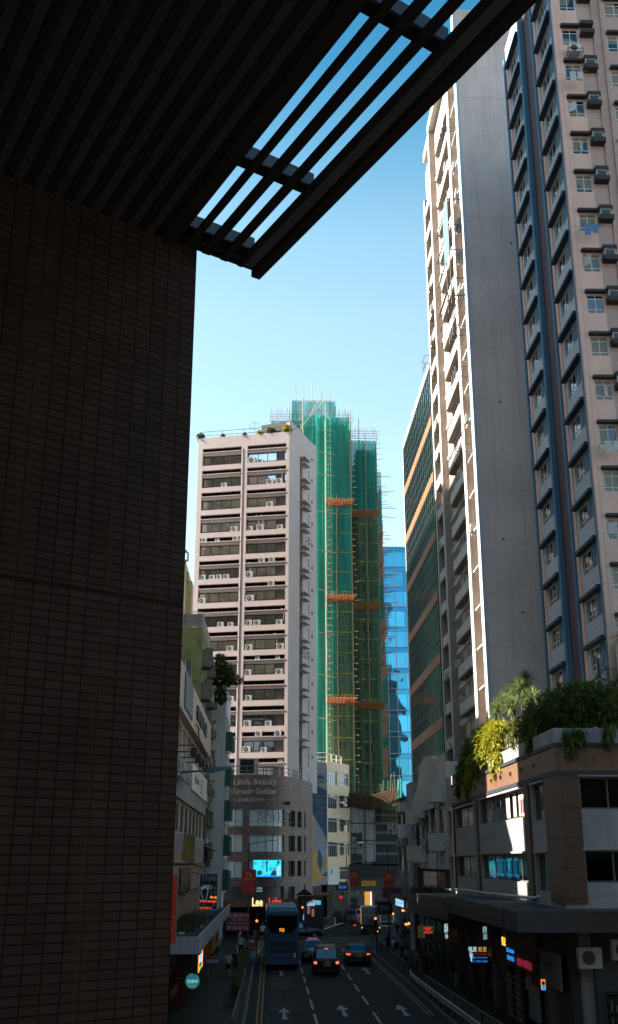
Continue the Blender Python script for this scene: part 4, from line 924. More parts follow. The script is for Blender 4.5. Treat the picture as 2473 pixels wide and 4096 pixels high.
net('netting', lambda q: foldedx(q, 11.52, 150, 155, 15, 72.6, 3), mt_net1); net('netting', lambda q: foldedx(q, 15.93, 155, 166, 15, 70, 4), mt_net1)
net('netting', lambda q: (folded(q, 2.6, 9.6, 156, 71.5, 78.0, seed=9), foldedx(q, 2.6, 156, 166, 71.5, 78, 5), foldedx(q, 9.6, 156, 166, 71.5, 78, 6)), mt_net3)
net('netting', lambda q: (folded(q, -.7, 4.3, 157, 66, 75.0, seed=10), folded(q, 9.6, 12.2, 157, 66, 75.0, seed=12), foldedx(q, -.7, 157, 168, 60, 75, 5)), mt_net1)
net('netting', lambda q: (folded(q, 16, 17.6, 164, 15, 69, seed=13), foldedx(q, 17.6, 164, 178, 15, 67, 5)), mt_net3)
# uprights and ledgers of bamboo
r5 = random.Random(3)
def pole(p, q, r=.055, mt=mt_bam, name='bamboo_pole', n=5):
    m = MB(); P = Vector(p); Q = Vector(q); k = max(2, int((Q-P).length/3)); pts = [P.lerp(Q, i/k)+Vector((r5.uniform(-.05, .05), 0, 0)) for i in range(k+1)]
    m.tube(pts, r, n); return m.build(name, mt, RTW, T())
for x, y, zt_ in ((7.7, 149.85, 75), (11.5, 149.85, 74), (11.9, 154.85, 72.2), (15.95, 154.85, 72.2), (9.3, 149.9, 60), (4.3, 152.8, 77), (14.2, 154.9, 72)): pole((x, y, 15), (x, y, zt_), .075)
m = MB(); z = 16
while z < 71:       # stubs sticking out at the corner uprights
    for x, y in ((7.7, 149.8), (11.45, 149.8), (15.9, 154.8)):
        L_ = r5.uniform(.45, 1.0); m.tube([(x-.2, y-.1, z+r5.uniform(-.1, .1)), (x+L_, y-.3, z+r5.uniform(-.05, .1))], .035, 4)
    z += .92
for i in range(120):
    z = 18+i*.40+r5.uniform(-.2, .2); x = 16.0 if z > 44 else 15.9; y = r5.uniform(156, 170); Ln = r5.uniform(1.2, 3.4)
    m.tube([(x-.4, y, z), (x+Ln, y-.4, z+r5.uniform(-.15, .15))], .04, 4)
k_ = m.build('bamboo_stub', mt_bam, RTW, T()); k_['kind'] = 'stuff'
for z in [20.5, 26.4, 32.5, 38.6, 44.9, 50.9, 57, 63, 66.5, 70.2]: pole((6.2, 149.6, z+.35), (9.1, 149.75, z-.15), .05)
m = MB(); z = 17
while z < 71.5:
    m.tube([(7.75, 149.9, z), (11.5, 149.9, z)], .02, 4); m.tube([(12.4, 154.9, z), (15.9, 154.9, z)], .02, 4); m.tube([(4.3, 152.9, z), (7.7, 152.9, z)], .02, 4); z += .95
for x in (8.5, 9.9, 10.7): m.tube([(x, 149.92, 15), (x, 149.92, 72)], .022, 4)
for x in (13.1, 13.9, 14.8): m.tube([(x, 154.92, 15), (x, 154.92, 70)], .022, 4)
for z in (20, 32, 45, 60): m.tube([(7.8, 149.9, z+10), (11.4, 149.9, z)], .03, 4); m.tube([(12.5, 154.9, z+10), (15.8, 154.9, z)], .03, 4)
o_ = m.build('bamboo_grid', paint('netted_bamboo', (.10, .20, .12), .7, .3, 2, bmp=0), RTW, T()); o_['kind'] = 'stuff'
# yellow debris bands between the storeys
for z in [17.9+3.0*i for i in range(14)]:
    for x0, x1, y in ((8.4, 11.4, 149.96), (12.7, 15.8, 154.96)):
        if z > 58: continue
        m = MB(); m.box(x0+.0, x1, y, y+.02, z, z+.16); m.build('yellow_strap', paint('yellow_strap_cloth', (.40, .33, .05), .7, .3, 1, bmp=0), RTW, T())
# tilted orange catch platforms
def platform(x0, x1, y, z, d=.8):
    m = MB(); k = 7
    for i in range(k):
        t = i/k; m.tube([(x0-.1-.0*t, y-.2-d*t, z-.45+.9*t), (x1+.1+.45*t, y-.2-d*t, z-.45+.9*t)], .07, 5)
    for i in range(9): x = x0+(x1-x0)*i/8; m.tube([(x, y, z-.5), (x+.05, y-.25-d, z+.62)], .04, 4)
    return m.build('catch_platform', mt_bamo, RTW, T())
for z in (58.6, 43.9, 29.1): platform(7.75, 11.5, 150, z); platform(11.9, 15.9, 155, z)
for z in (56, 51.5, 41, 27.5, 36, 21.5):
    m = MB()
    for i in range(6):
        x = 16.1+i*.18; m.tube([(x, 157.5, z-.4+i*.13), (x, 165, z-.4+i*.13)], .06, 4)
    for i in range(8): y = 157.5+i; m.tube([(15.9, y, z-.5), (17.2, y, z+.5)], .04, 4)
    for i in range(10): y = 157.5+i*.8; m.tube([(16.9, y, z-2.2), (17.0, y, z+2.2)], .035, 4)
    m.build('catch_platform', mt_bamo, RTW, T())
for x0, x1, y, z in ((-.8, 4.4, 156.8, 75.0), (9.5, 12.4, 156.8, 75.0), (12.2, 16.2, 154.8, 71.4)):   # crown fringe of poles
    m = MB()
    for i in range(int((x1-x0)/.28)): x = x0+i*.28; m.tube([(x, y, z-.3), (x+r5.uniform(-.2, .2), y-1.0, z+1.2+r5.uniform(-.3, .5))], .03, 4)
    for q in range(4): m.tube([(x0-.2, y-.25*q, z-.2+.3*q), (x1+.2, y-.25*q, z-.2+.3*q)], .035, 4)
    m.build('pole_fringe', mt_bam, RTW, T())
for i in range(13): x = -6+i*1.62+r5.uniform(-.4, .4); zt_ = 78.4 if 2.6 < x < 9.6 else 74.5 if -.7 < x else 66.5; pole((x, 156.2, zt_-6), (x+r5.uniform(-.3, .3), 156, zt_+r5.uniform(1.2, 3.6)), .055)
for p, q in (((2.6, 155.7, 78), (9.6, 155.7, 78)), ((2.6, 155.7, 76.3), (9.6, 155.7, 76.3)), ((2.6, 155.7, 74.6), (9.6, 155.7, 74.6)), ((4, 152.6, 72), (8, 152.4, 77)), ((4.4, 152.6, 77), (4.4, 152.6, 70)), ((3, 155.6, 71), (7, 155.5, 78)), ((9.5, 155.6, 72), (6, 155.6, 78))): pole(p, q, .045)
# big bamboo catch deck at the foot
CD = thing('bamboo_deck', 'broad sagging bamboo catch deck under the netted tower', 'scaffold', T(13, 146, 15))
m = MB()
for i in range(16): x0 = 10.0; t = i/15; m.tube([(10.3, 149-4*t, 14.6+1.6*t), (13.6, 148.5-4*t, 14.2+1.7*t), (16.8, 149-4*t, 14.6+2.2*t)], .07, 5)
for i in range(14): x = 10.3+i*.5; m.tube([(x, 149, 14.4), (x+.2, 144.8, 16.6)], .05, 4)
m.build('deck', paint('brown_bamboo', (.16, .08, .035), .7, .4, 2, bmp=0), CD, T())
m = MB()
for i in range(12): x = 15+i*.22; m.tube([(x, 148, 12.5), (x+r5.uniform(-.4, .6), 147.5, 17.5+r5.uniform(0, 1.8))], .03, 4)
m.build('loose_pole', mt_bam, CD, T()); m = MB(); foldedx(m, 17.3, 145, 150, 13, 18.2, 5); folded(m, 14.6, 17.3, 149.5, 12.5, 17.6, seed=3); m.build('netting', mt_net3, CD, T())
# ================================================================ blue glass tower, far
mt_bg = glass('blue_mirror_glass', (.08, .38, .56), .02, .30, .22, vari=.45)
mt_bg2 = glass('deep_blue_glass', (.04, .24, .42), .03, .30, .22, vari=.3)
BG = thing('glass_tower', 'blue mirror glass tower with pale mullions, far down the street', 'building', T(20, 200, 0))
m = MB(); m.box(14, 34, 200.3, 215, 0, 66.8); m.build('body', MT_CONC, BG, T())
for i in range(18):
    z = 66.5-4.0*(i+1)
    if z < 0: break
    for j in range(4):
        m = MB(); m.box(14.05+j*3.8, 14.05+(j+1)*3.8-.05, 200, 200.2, z+.05, z+3.1); m.build('window', mt_bg, BG, T())
    m = MB(); m.box(14.05, 29.2, 200.01, 200.2, z+3.2, z+3.95); m.build('spandrel_band', mt_bg2, BG, T())
m = MB(); z = 66.5
while z > 0: m.box(14, 29.3, 199.88, 199.999, z, z+.12); m.box(14, 29.3, 199.88, 199.999, z-.9, z-.82); z -= 4.0
for x in (14, 16.2, 18.3, 20.4, 21.9, 23.6, 25.9, 28.2): m.box(x, x+.12, 199.85, 199.998, 0, 66.8)
m.box(20.9, 21.4, 199.6, 199.9, 0, 62)
m.build('mullion_grid', paint('pale_mullion', (.34, .33, .32), .4, .1, 1, bmp=0), BG, T())
# ================================================================ beige block with the banner, left of the far road
BB = thing('apartment_block', 'cream five-storey block with white windows and a tall blue and yellow banner on its side', 'building', T(7.3, 142, 0))
mt_cream = paint('cream_render', (.95, .66, .44), .85, .15, .7, .35)
AB = math.atan2(7.4, 3.45); MBb = T(7.25, 142.2, 0, AB); WB = 8.15
hl = []
for i in range(5):
    z1 = 19.0-3.02*i; hl += [(.3, 3.6, z1-1.9, z1), (4.3, 7.9, z1-1.7, z1)]
m = MB(); m.wall(0, WB, 5.0, 20.2, hl, 0, .25); m.build('street_wall', mt_cream, BB, MBb)
m = MB(); m.prism_z([(5.3, 142.3), (6.95, 142.3), (10.0, 149.3), (5.3, 149.3)], 5, 20.0); m.build('end_wall', mt_cream, BB, T())
b5 = winproto(3.3, 1.9, 5, [.8], .09, mt_alw, winm); b6 = winproto(3.6, 1.7, 6, [.7], .1, mt_alw, winm)
for i in range(5):
    z1 = 19.0-3.02*i; b5.place(BB, MBb @ T(.3, .1, z1-1.9)); b6.place(BB, MBb @ T(4.3, .1, z1-1.7))
for i, z in ((1, 15.8), (2, 12.7)): m = MB(); m.box(4.2, 8.1, -.7, 0, z, z+.06); m.build('window_awning', MT_STEEL, BB, MBb)
for x, z in ((5.2, 15.2), (5.6, 12.2), (6.8, 12.2)): m = MB(); m.box(x, x+.9, -.4, 0, z, z+.6); m.build('air_conditioner', MT_AC, BB, MBb)
rail('roof_railing', [(5.5, 142.4, 20.0), (7.2, 142.6, 20.0), (9.5, 148, 20.0)], 1.2, MT_WHITE, BB, T(), step=1.6)
# banner: lotus mark, name, blue wedge and yellow leaves
BN = thing('banner', 'weathered grey blue and yellow banner with lotus mark on the cream block', 'banner', T(6.3, 142.1, 5))
mt_bgry = paint('banner_grey', (.40, .42, .48), .8, .35, .5, .2); mt_bblu = paint('banner_blue', (.05, .13, .23), .7, .4, .6, .2); mt_byel = paint('banner_yellow', (.60, .40, .10), .8, .3, .6, .1)
m = MB(); m.box(5.32, 7.22, 142.0, 142.05, 4.75, 19.9); m.build('cloth', mt_bgry, BN, T())
def flat(name, pts, mt, y=141.99, par=BN): q = MB(); q.quad([(x, y, z) for x, z in pts]); return q.build(name, mt, par, T())
flat('blue_wedge', [(5.34, 13.5), (7.2, 10.2), (7.2, 16.3), (5.34, 17.3)], mt_bblu)
flat('yellow_leaf', [(5.34, 5), (7.15, 5.3), (6.4, 6.0), (5.9, 7.3), (5.34, 8.4)], mt_byel); flat('yellow_leaf', [(6.5, 6.2), (7.2, 6.8), (7.2, 8.3), (6.9, 7.9)], mt_byel)
flat('blue_leaf', [(6.1, 9.1), (6.5, 8.4), (6.6, 7.2), (6.3, 6.3), (6.0, 7.5)], mt_bblu, 141.985); flat('blue_leaf', [(6.5, 5.8), (7.2, 6.4), (7.2, 5.7)], mt_bblu, 141.985); flat('yellow_leaf', [(5.4, 8.9), (6.0, 8.8), (5.9, 7.8), (5.4, 7.2)], mt_byel, 141.988)
for k in range(-3, 4):
    a = rad(k*24); cx, cz = 6.35, 17.75; d = Vector((math.sin(a), math.cos(a))); n_ = Vector((d.y, -d.x)); h_ = .72 if abs(k) < 2 else .62
    flat('lotus_petal', [(cx+d.x*.1, cz+d.y*.1), (cx+d.x*h_*.5+n_.x*.13, cz+d.y*h_*.5+n_.y*.13), (cx+d.x*h_, cz+d.y*h_), (cx+d.x*h_*.5-n_.x*.13, cz+d.y*h_*.5-n_.y*.13)], mt_bblu, 141.984-.001*k)
text('lettering', '700 LIMITED', mt_bblu, BN, T(6.35, 141.98, 17.4), w=1.35, h=.2); mt_bw = paint('banner_white_text', (.30, .33, .38), .8, .1, 1, bmp=0)
text('lettering', '服務式住宅', mt_bw, BN, T(6.4, 141.98, 15.6), w=1.4, h=.32); text('lettering', 'SERVICED\nAPARTMENTS', mt_bw, BN, T(6.4, 141.98, 15.0), w=1.4, h=.5)
text('lettering', '物業管理', mt_bw, BN, T(6.6, 141.98, 14.2), w=1.1, h=.32); text('lettering', 'PROPERTY\nMANAGEMENT', mt_bw, BN, T(6.5, 141.98, 13.55), w=1.35, h=.5)
v_ = text('lettering', 'www.700limited.com', mt_byel, BN, T(5.6, 141.98, 10.8) @ Matrix.Rotation(PI/2, 4, 'Y'), w=4.2, h=.3)
flat('white_poster', [(7.2, 4.8), (7.21, 4.8), (7.21, 6), (7.2, 6)], mt_bgry)
WP = thing('poster', 'pale poster hung under the lowest windows of the cream block', 'poster', MBb @ T(.3, -.1, 5)); box('cloth', paint('poster_white', (.75, .72, .66), .8, .15, 1), (.1, 3.8, -.06, -.01, 4.7, 6.9), WP, MBb)
text('lettering', '養', mt_bblu, WP, MBb @ T(1.2, -.065, 6.3), h=.7)
# shops under the cream block and behind the far road
SR = thing('shop_row', 'dark shop fronts at street level below the cream block', 'shop', T(8, 143, 0))
m = MB(); m.box(.0, WB, .3, 1.5, .14, 4.95); m.build('wall', mt_shopw, SR, MBb); m = MB(); m.box(-16.5, .2, 0, 2, .14, 4.6); 
m = MB(); m.prism_z([(5.1, 137), (7.0, 142.2), (5.3, 143), (3.5, 140)][::1], .14, 4.7); m.build('wall', mt_shopw, SR, T())
m = MB(); m.box(4.95, 7.1, 140.6, 141.9, .14, 4.7); m.build('shop_glazing', mt_shopg, SR, T())
# corrugated hoarding and dark striped block that close the view
HB = thing('hoarding', 'rusty pale corrugated hoarding above the far shops, left of the dark striped block', 'hoarding', T(12.5, 148.8, 7))
mt_corr = paint('rusty_corrugated_sheet', (.50, .49, .49), .7, .4, .6, .9, dirt=(.18, .10, .05))
m = MB(); x = 10.75
while x < 14.1: m.prism_z([(x, 148.8), (x+.12, 148.74), (x+.24, 148.8), (x+.24, 148.9), (x, 148.9)], 7.4, 15.0); x += .24
m.build('sheet', mt_corr, HB, T())
for z in (7.4, 10.2, 12.4, 14.95): box('rail', MT_BLACK, (10.7, 14.2, 148.6, 148.7, z, z+.1), HB)
for x in (10.75, 12.7, 14.1): box('post', MT_BLACK, (x, x+.1, 148.6, 148.7, 7.0, 15.1), HB)
m = MB(); m.box(10.8, 12.3, 148.66, 148.72, 7.6, 11.2); m.build('poster', paint('dark_poster', (.05, .045, .045), .7, .5, 1.5), HB); text('lettering', '麥酒家\n啱任食火鍋\n啱汽水任飲', MT_WHITE, HB, T(11.35, 148.64, 9.6), w=1.0, h=2.2)
m = MB(); m.disc_y(12.05, 8.9, .5, 148.62, 148.65, 20); m.build('poster_picture', paint('poster_picture_grey', (.30, .30, .29), .7, .5, 4), HB)
DK = thing('shopping_block', 'dark block with thin pale stripes and handwritten letters at the end of the street', 'building', T(18, 149, 0))
m = MB(); m.box(14.2, 24, 149, 149.6, 7.0, 14.3); m.box(10.7, 24, 149.0, 149.6, 4.6, 7.2); m.box(13.6, 14.2, 149, 149.5, 7, 14.6); m.build('wall', paint('black_cladding', (.03, .03, .032), .6, .2, 1), DK, T())
for z in (8.4, 9.8, 11.1, 12.3, 13.4): box('pale_stripe', paint('stripe_grey', (.26, .26, .25), .6, .2, 1, bmp=0), (14.2, 24, 148.95, 148.99, z, z+.13), DK); box('pale_stripe', MATS['stripe_grey'], (14.2, 24, 148.95, 148.99, z+.2, z+.27), DK)
text('lettering', 'Mihia', paint('pale_handwriting', (.45, .40, .36), .5, .2, 2, bmp=0), DK, T(17.0, 148.85, 11.7), w=2.4, h=1.5, ext=.05)
# far left ochre tower, and the low roofs seen between
YT = thing('stepped_tower', 'ochre apartment tower with an ornate stepped roof, peeping past the tiled wall', 'building', T(-20, 180, 0))
mt_och = paint('ochre_render', (.36, .29, .16), .85, .2, .4, .2); mt_gblu = paint('green_blue_trim', (.12, .22, .22), .7, .2, 1)
m = MB(); m.box(-30, -15.6, 181, 195, 0, 58); m.box(-30, -14.6, 184, 198, 0, 55.2); m.box(-30, -15.2, 183, 195, 55, 56.6); m.build('wall', mt_och, YT, T())
m = MB(); 
for i in range(5): m.box(-18.6+i*.8, -18.3+i*.8, 180.6, 181, 58, 59.6)
m.box(-19, -15.4, 180.5, 181, 59.5, 60); m.box(-19, -15.4, 180.5, 181, 57.8, 58.2); m.build('roof_crown', mt_gblu, YT, T())
for i in range(8): z = 47-3*i; box('window_band', winm, (-18.5, -14.3, 180.9, 180.98, z, z+1.3), YT); box('ledge', mt_gblu, (-19, -14.2, 180.5, 180.9, z-.3, z-.1), YT)
for i in range(8): z = 45-3*i; m = MB(); m.box(-14.58, -14.5, 184.2, 192, z, z+1.3); m.build('window_band', winm, YT, T())
# ================================================================ left side of the street
ML2 = lambda y: T(-5.6, y, 0, PI/2)        # local x = +Y, local y into the block (-X)
LB = thing('commercial_building', 'four-storey street building with stained cladding bands, just right of the tiled wall', 'building', T(-5.6, 45, 0))
mt_clad = tiles('stained_cladding', (.72, .57, .47), (.68, .54, .45), (.32, .27, .23), 1.3, 40, .012, .7, .25, 0.0, .75, bmp=.1)
mt_cladg = tiles('grey_cladding', (.36, .33, .31), (.33, .30, .29), (.10, .09, .09), 1.3, 40, .014, .7, .3, 0.0, .5, bmp=.1)
mt_tanw = paint('peach_render', (.74, .52, .38), .85, .25, .8, .5)
mt_pcl = tiles('pinkish_panel', (.52, .32, .23), (.48, .29, .21), (.18, .11, .08), .9, 40, .014, .7, .3, 0.0, .5, bmp=.1)
y0_, y1_ = 40.0, 90.6; LW = y1_-y0_; M1 = ML2(y0_)
def winrow(z0, z1, n_, x_from=2.0, gap=.5, per=3):
    hl = []; w_ = (LW-x_from-1.2)/n_
    for i in range(n_): hl.append((x_from+i*w_, x_from+(i+1)*w_-gap, z0, z1))
    return hl
h_top = winrow(13.5, 15.5, 13); h_mid = winrow(9.25, 11.0, 13)
m = MB(); m.wall(0, LW, 13.2, 15.8, h_top, 0, .3); m.build('street_wall', mt_tanw, LB, M1); m = MB(); m.wall(0, LW, 9.15, 11.1, h_mid, 0, .25); m.build('street_wall', mt_tanw, LB, M1)
m = MB(); m.box(0, LW, .32, 9, 0, 18); m.box(LW-.02, LW, 0, .4, 4.4, 18.3); m.build('body', mt_tanw, LB, M1)
m = MB(); m.box(0, LW+.02, -.45, .3, 15.8, 18.4); m.build('parapet', mt_clad, LB, M1)
m = MB(); m.box(0, LW, -.18, .3, 11.12, 13.2); m.build('cladding_band', mt_cladg, LB, M1)
m = MB(); m.box(0, LW, -.12, .3, 8.1, 9.15); m.build('cladding_band', mt_cladg, LB, M1)
m = MB(); m.box(0, LW, -.10, .3, 7.45, 8.09); m.build('cladding_band', mt_pcl, LB, M1)
mt_corrw = paint('streaked_corrugated', (.50, .41, .34), .7, .4, .7, .9, dirt=(.12, .08, .06))
m = MB(); x = 0
while x < LW: m.prism_z([(x, -.14), (x+.12, -.2), (x+.24, -.14), (x+.24, .1), (x, .1)], 5.75, 7.35); x += .24
m.build('corrugated_fascia', mt_corrw, LB, M1)
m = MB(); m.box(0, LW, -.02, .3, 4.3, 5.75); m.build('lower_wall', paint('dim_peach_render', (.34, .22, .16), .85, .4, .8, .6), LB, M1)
wt = winproto(h_top[0][1]-h_top[0][0], 2.0, 3, [.3], .07, mt_alw, glass('side_glass', (.20, .22, .22), .05, .1, .6)); wm = winproto(h_mid[0][1]-h_mid[0][0], 1.75, 4, 1, .09, mt_brz, MATS['side_glass'])
for a, c, z0, z1 in h_top: wt.place(LB, M1 @ T(a, .14, z0))
for a, c, z0, z1 in h_mid: wm.place(LB, M1 @ T(a, .06, z0))
m = MB(); m.tube([(0, -.25, 7.5), (30, -.3, 7.55), (44, -.22, 7.3), (LW, -.2, 7.1)], .05, 6); m.tube([(0, -.3, 7.6), (36, -.34, 7.5), (46, -.3, 7.45), (LW-1, -.2, 7.4)], .035, 6); m.build('service_pipe', paint('copper_pipe', (.40, .24, .15), .5, .3, 1, bmp=0), LB, M1, smooth=True)
m = MB(); m.tube([(32, -.5, 16.3), (33, -.6, 16.2), (33.2, -.6, 15.6), (LW-.3, -.62, 15.2)], .06, 6); m.build('drain_pipe', paint('copper_pipe', (.4, .24, .15)), LB, M1, smooth=True)
text('lettering', '德福大廈', MT_BLACK, LB, M1 @ T(38, -.5, 17.2), w=12, h=1.0, ext=.06)
SG = thing('wall_sign', 'white shop panel with thin red handwriting on the cladding of the left building', 'sign', M1 @ T(38, -.2, 12)); box('panel', paint('sign_white', (.75, .70, .66), .6, .12, 1), (33, 50, -.28, -.20, 12.15, 13.9), SG, M1)
text('lettering', 'Joy Tammy', paint('red_handwriting', (.45, .06, .06), .6, .1, 1, bmp=0), SG, M1 @ T(37.6, -.29, 13.0), w=4.5, h=.75)
for i in range(4): text('lettering', 'beauty studio 3/F', paint('grey_print', (.2, .17, .16), .6, .1, 1, bmp=0), SG, M1 @ T(43, -.29, 13.3-i*.27), w=2.6, h=.1)
SG2 = thing('wall_sign', 'grey notice panel with rows of small white print high on the left building', 'sign', M1 @ T(25, -.5, 17)); box('panel', paint('sign_grey', (.13, .12, .12), .6, .2, 1), (22, 28.5, -.52, -.46, 16.1, 18.2), SG2, M1)
for i in range(6): text('lettering', '中醫針灸 推拿', MT_WHITE, SG2, M1 @ T(25.3, -.53, 17.9-i*.3), w=5, h=.16)
SG3 = thing('wall_sign', 'brown signboard with upright gold characters at the foot of the left building', 'sign', M1 @ T(30, -.2, 6.3)); box('panel', paint('sign_brown', (.06, .035, .02), .6, .3, 1), (26, 34.5, -.32, -.24, 5.8, 7.2), SG3, M1)
text('lettering', '大利金行', paint('gold_paint', (.35, .17, .03), .5, .2, 1, bmp=0), SG3, M1 @ T(30.3, -.33, 6.5), w=7.2, h=.8)
LBX = thing('light_box', 'small projecting light box sign fixed to the left building', 'sign', T(-5.2, 70, 8)); box('case', MT_STEEL, (-5.55, -4.75, 69.6, 70, 7.5, 9.2), LBX); box('face', paint('yellow_ad', (.30, .22, .05), .6, .4, 4), (-5.5, -4.8, 69.56, 69.598, 7.6, 9.1), LBX)
for i in range(4):      # black floodlights on arms reading the building sign
    yy = 60+i*3.6; FL_ = thing('floodlight', ['nearest', 'second', 'third', 'farthest'][i]+' black floodlight on an arm over the white fabric letters', 'floodlight', T(-5.5, yy, 13.3), 'floodlights on the left building')
    m = MB(); m.tube([(-5.6, yy, 13.7), (-4.3, yy, 13.7)], .035, 5); m.build('arm', MT_BLACK, FL_); m = MB(); m.box(-4.5, -4.15, yy-.25, yy+.25, 13.1, 13.55); m.box(-4.35, -4.3, yy-.1, yy+.1, 13.5, 13.72); m.build('lamp_head', MT_BLACK, FL_)
LT = thing('letter_sign', 'cluster of tall white cut-out characters on an orange strip, left building', 'sign', T(-5.4, 62, 12.3))
for i, ch in enumerate('美容纖體中心'): text('letter', ch, paint('white_letters', (.5, .48, .45), .5, .2, 2, bmp=0), LT, M1 @ T(19.5+i*1.35, -.55, 12.5), w=1.15, h=1.1, ext=.07)
# concrete canopy over the left pavement
CL = thing('concrete_canopy', 'weedy concrete canopy jutting over the left pavement', 'canopy', T(-4.4, 50, 4))
mt_cc = paint('white_stained_concrete', (.42, .43, .46), .85, .25, .6, .8, dirt=(.07, .06, .055))
m = MB(); m.box(-5.6, -3.2, 51.0, 88.4, 3.72, 4.1); m.build('slab', MT_DARK, CL); m = MB(); m.box(-3.26, -3.14, 50.9, 88.5, 3.66, 4.38); m.box(-6.8, -3.26, 50.9, 51.02, 3.66, 4.38); m.build('fascia', mt_cc, CL)
mt_moss = paint('mossy_grime', (.035, .035, .022), .95, .5, 1.5); m = MB(); m.quad([(-5.6, 51.1, 4.11), (-3.27, 51.1, 4.11), (-3.27, 88.3, 4.11), (-5.6, 88.3, 4.11)]); m.build('roof_surface', mt_moss, CL)
gr = MB(); rg = random.Random(9)
for i in range(2600):
    x = -5.5+abs(rg.gauss(0, .6)); y = rg.uniform(58, 74)
    if x > -3.4: continue
    a = rg.uniform(0, 2*PI); h_ = rg.uniform(.08, .3); dx, dy = math.cos(a)*.06, math.sin(a)*.06; gr.quad([(x-dx, y-dy, 4.11), (x+dx, y+dy, 4.11), (x+dx*2+rg.uniform(-.1, .1), y+dy*2, 4.11+h_)])
tag(gr.build('grass', paint('dry_green_weed', (.075, .085, .025), .9, .5, 3, bmp=0)), kind='stuff')
for x, y, s_ in ((-4.6, 57, .3), (-3.9, 63, .18), (-4.9, 60, .22)): tag(box('rubbish', MT_WHITE, (x, x+s_, y, y+s_*.8, 4.11, 4.11+s_*.3)), 'scrap of pale rubbish lying on the canopy, %s' % {57: 'nearest the edge', 63: 'farthest from us', 60: 'beside the weeds'}[y], 'rubbish', 'rubbish on the canopy')
# shops beneath it
LS = thing('shop_row', 'unlit shop fronts under the concrete canopy on the left pavement', 'shop', T(-6, 50, 0))
m = MB(); m.box(-6.6, -5.7, 30, 100, .14, 3.7); m.build('wall', mt_shopw, LS)
for i in range(12):
    y = 48+i*3.6; box('shop_glazing', mt_shopg, (-5.69, -5.66, y, y+2.8, .4, 2.9), LS); box('shop_pier', paint('shop_pier_paint', (.12, .1, .09)), (-5.7, -5.4, y+2.95, y+3.45, .14, 3.6), LS)
MP = thing('shop_sign', 'black fascia with pale serif capitals at the bottom left', 'sign', T(-4.6, 55, 1.6)); box('board', MT_BLACK, (-5.4, -4.95, 50, 66, 2.2, 3.3), MP); box('side_return', MT_BLACK, (-5.4, -4.9, 49.9, 50, 2.2, 3.3), MP)
p1, p2 = hx(690, 3980, -4.9), hx(740, 3905, -4.9); text('lettering', 'MARKET PLACE', paint('cream_letters', (.34, .27, .17), .5, .1, 1, bmp=0), MP, T(-4.93, (p1.y+p2.y)/2+0.0, (p1.z+p2.z)/2, PI/2) , w=abs(p2.y-p1.y)+1, h=.5)
YB = thing('shop_sign', 'boxy yellow shop sign hanging below the left canopy', 'sign', T(-3.8, 66, 3)); box('box', paint('amber_sign', (.30, .15, .015), .5, .15, 1), (-4.3, -3.3, 66, 73, 2.5, 3.6), YB); box('dark_panel', MT_BLACK, (-3.299, -3.28, 69, 71.5, 2.9, 3.3), YB)
BS = thing('round_sign', 'round blue and green glowing sign with characters at the lower left', 'sign', T(-3.75, 56, 1.8))
m = MB(); m.disc_y(-3.74, 2.05, .31, 56, 56.12, 24); m.build('disc', glow('teal_sign', (.03, .22, .24), .5), BS); text('lettering', '金泰妹', glow('pale_blue_neon', (.25, .6, .8), .9), BS, T(-3.74, 55.98, 2.05), w=.52, h=.17)
m = MB(); m.disc_y(-3.74, 2.05, .335, 56.005, 56.1, 24); m.build('rim', glow('teal_rim', (.05, .35, .4), .5), BS)
text('lettering', 'SINCE 1988', glow('gold_neon', (.5, .35, .1), .6), BS, T(-3.74, 55.98, 1.85), w=.34, h=.06); box('bracket', MT_BLACK, (-5.6, -4.05, 56.04, 56.08, 2.2, 2.24), BS)
NS = thing('neon_sign', 'small neon sign with blue strokes between orange bars under the left canopy', 'sign', T(-3.3, 58, 3)); q = hx(803, 3843, -3.35)
box('blue_tube', glow('blue_neon', (.15, .5, .9), 1.5), (-3.4, -3.36, q.y-.1, q.y+1.4, q.z-.1, q.z+.25), NS); box('case', MT_BLACK, (-3.6, -3.41, q.y-1.2, q.y+2.2, q.z-.5, q.z+.45), NS)
box('orange_tube', glow('orange_neon', (1.0, .28, .03), 1.5), (-3.4, -3.36, q.y-1.0, q.y-.75, q.z-.45, q.z+.3), NS); box('orange_tube', glow('orange_neon', (1, .28, .03)), (-3.4, -3.36, q.y+1.75, q.y+1.95, q.z-.4, q.z+.35), NS); box('green_tube', glow('green_neon', (.25, .7, .1), .8), (-3.4, -3.36, q.y-.6, q.y+1.6, q.z-.4, q.z-.3), NS)
PP = thing('drinks_sign', 'round red white and blue drinks sign on the left pavement', 'sign', T(-3.4, 66, 2)); q = hy(850, 3848, 64)
for c0, c1, mt in ((.12, .34, paint('sign_red', (.25, .03, .03), .5)), (-.04, .12, paint('sign_pale', (.35, .33, .33), .5)), (-.34, -.04, paint('sign_blue', (.02, .04, .12), .5))):
    m = MB(); k = 10; up = [(math.sqrt(max(0, .34**2-z*z)), z) for z in [c0+(c1-c0)*i/k for i in range(k+1)]]; m.prism_y([(q.x-x, q.z+z) for x, z in up]+[(q.x+x, q.z+z) for x, z in up[::-1]], 64, 64.1); m.build('disc', mt, PP)
DOOR_ = thing('doorway', 'lit reddish doorway frame under the left canopy', 'door', T(-5.2, 68, 0)); box('frame', paint('rust_door', (.09, .02, .01), .6, .3, 2), (-5.4, -4.6, 62, 62.3, .14, 2.6), DOOR_); box('leaf', paint('rust_door', (.09, .02, .01)), (-5.4, -5.3, 62.3, 66, .14, 2.6), DOOR_)
box('letter', MT_WHITE, (-5, -4.6, 61.98, 61.99, 1.6, 1.65), DOOR_)
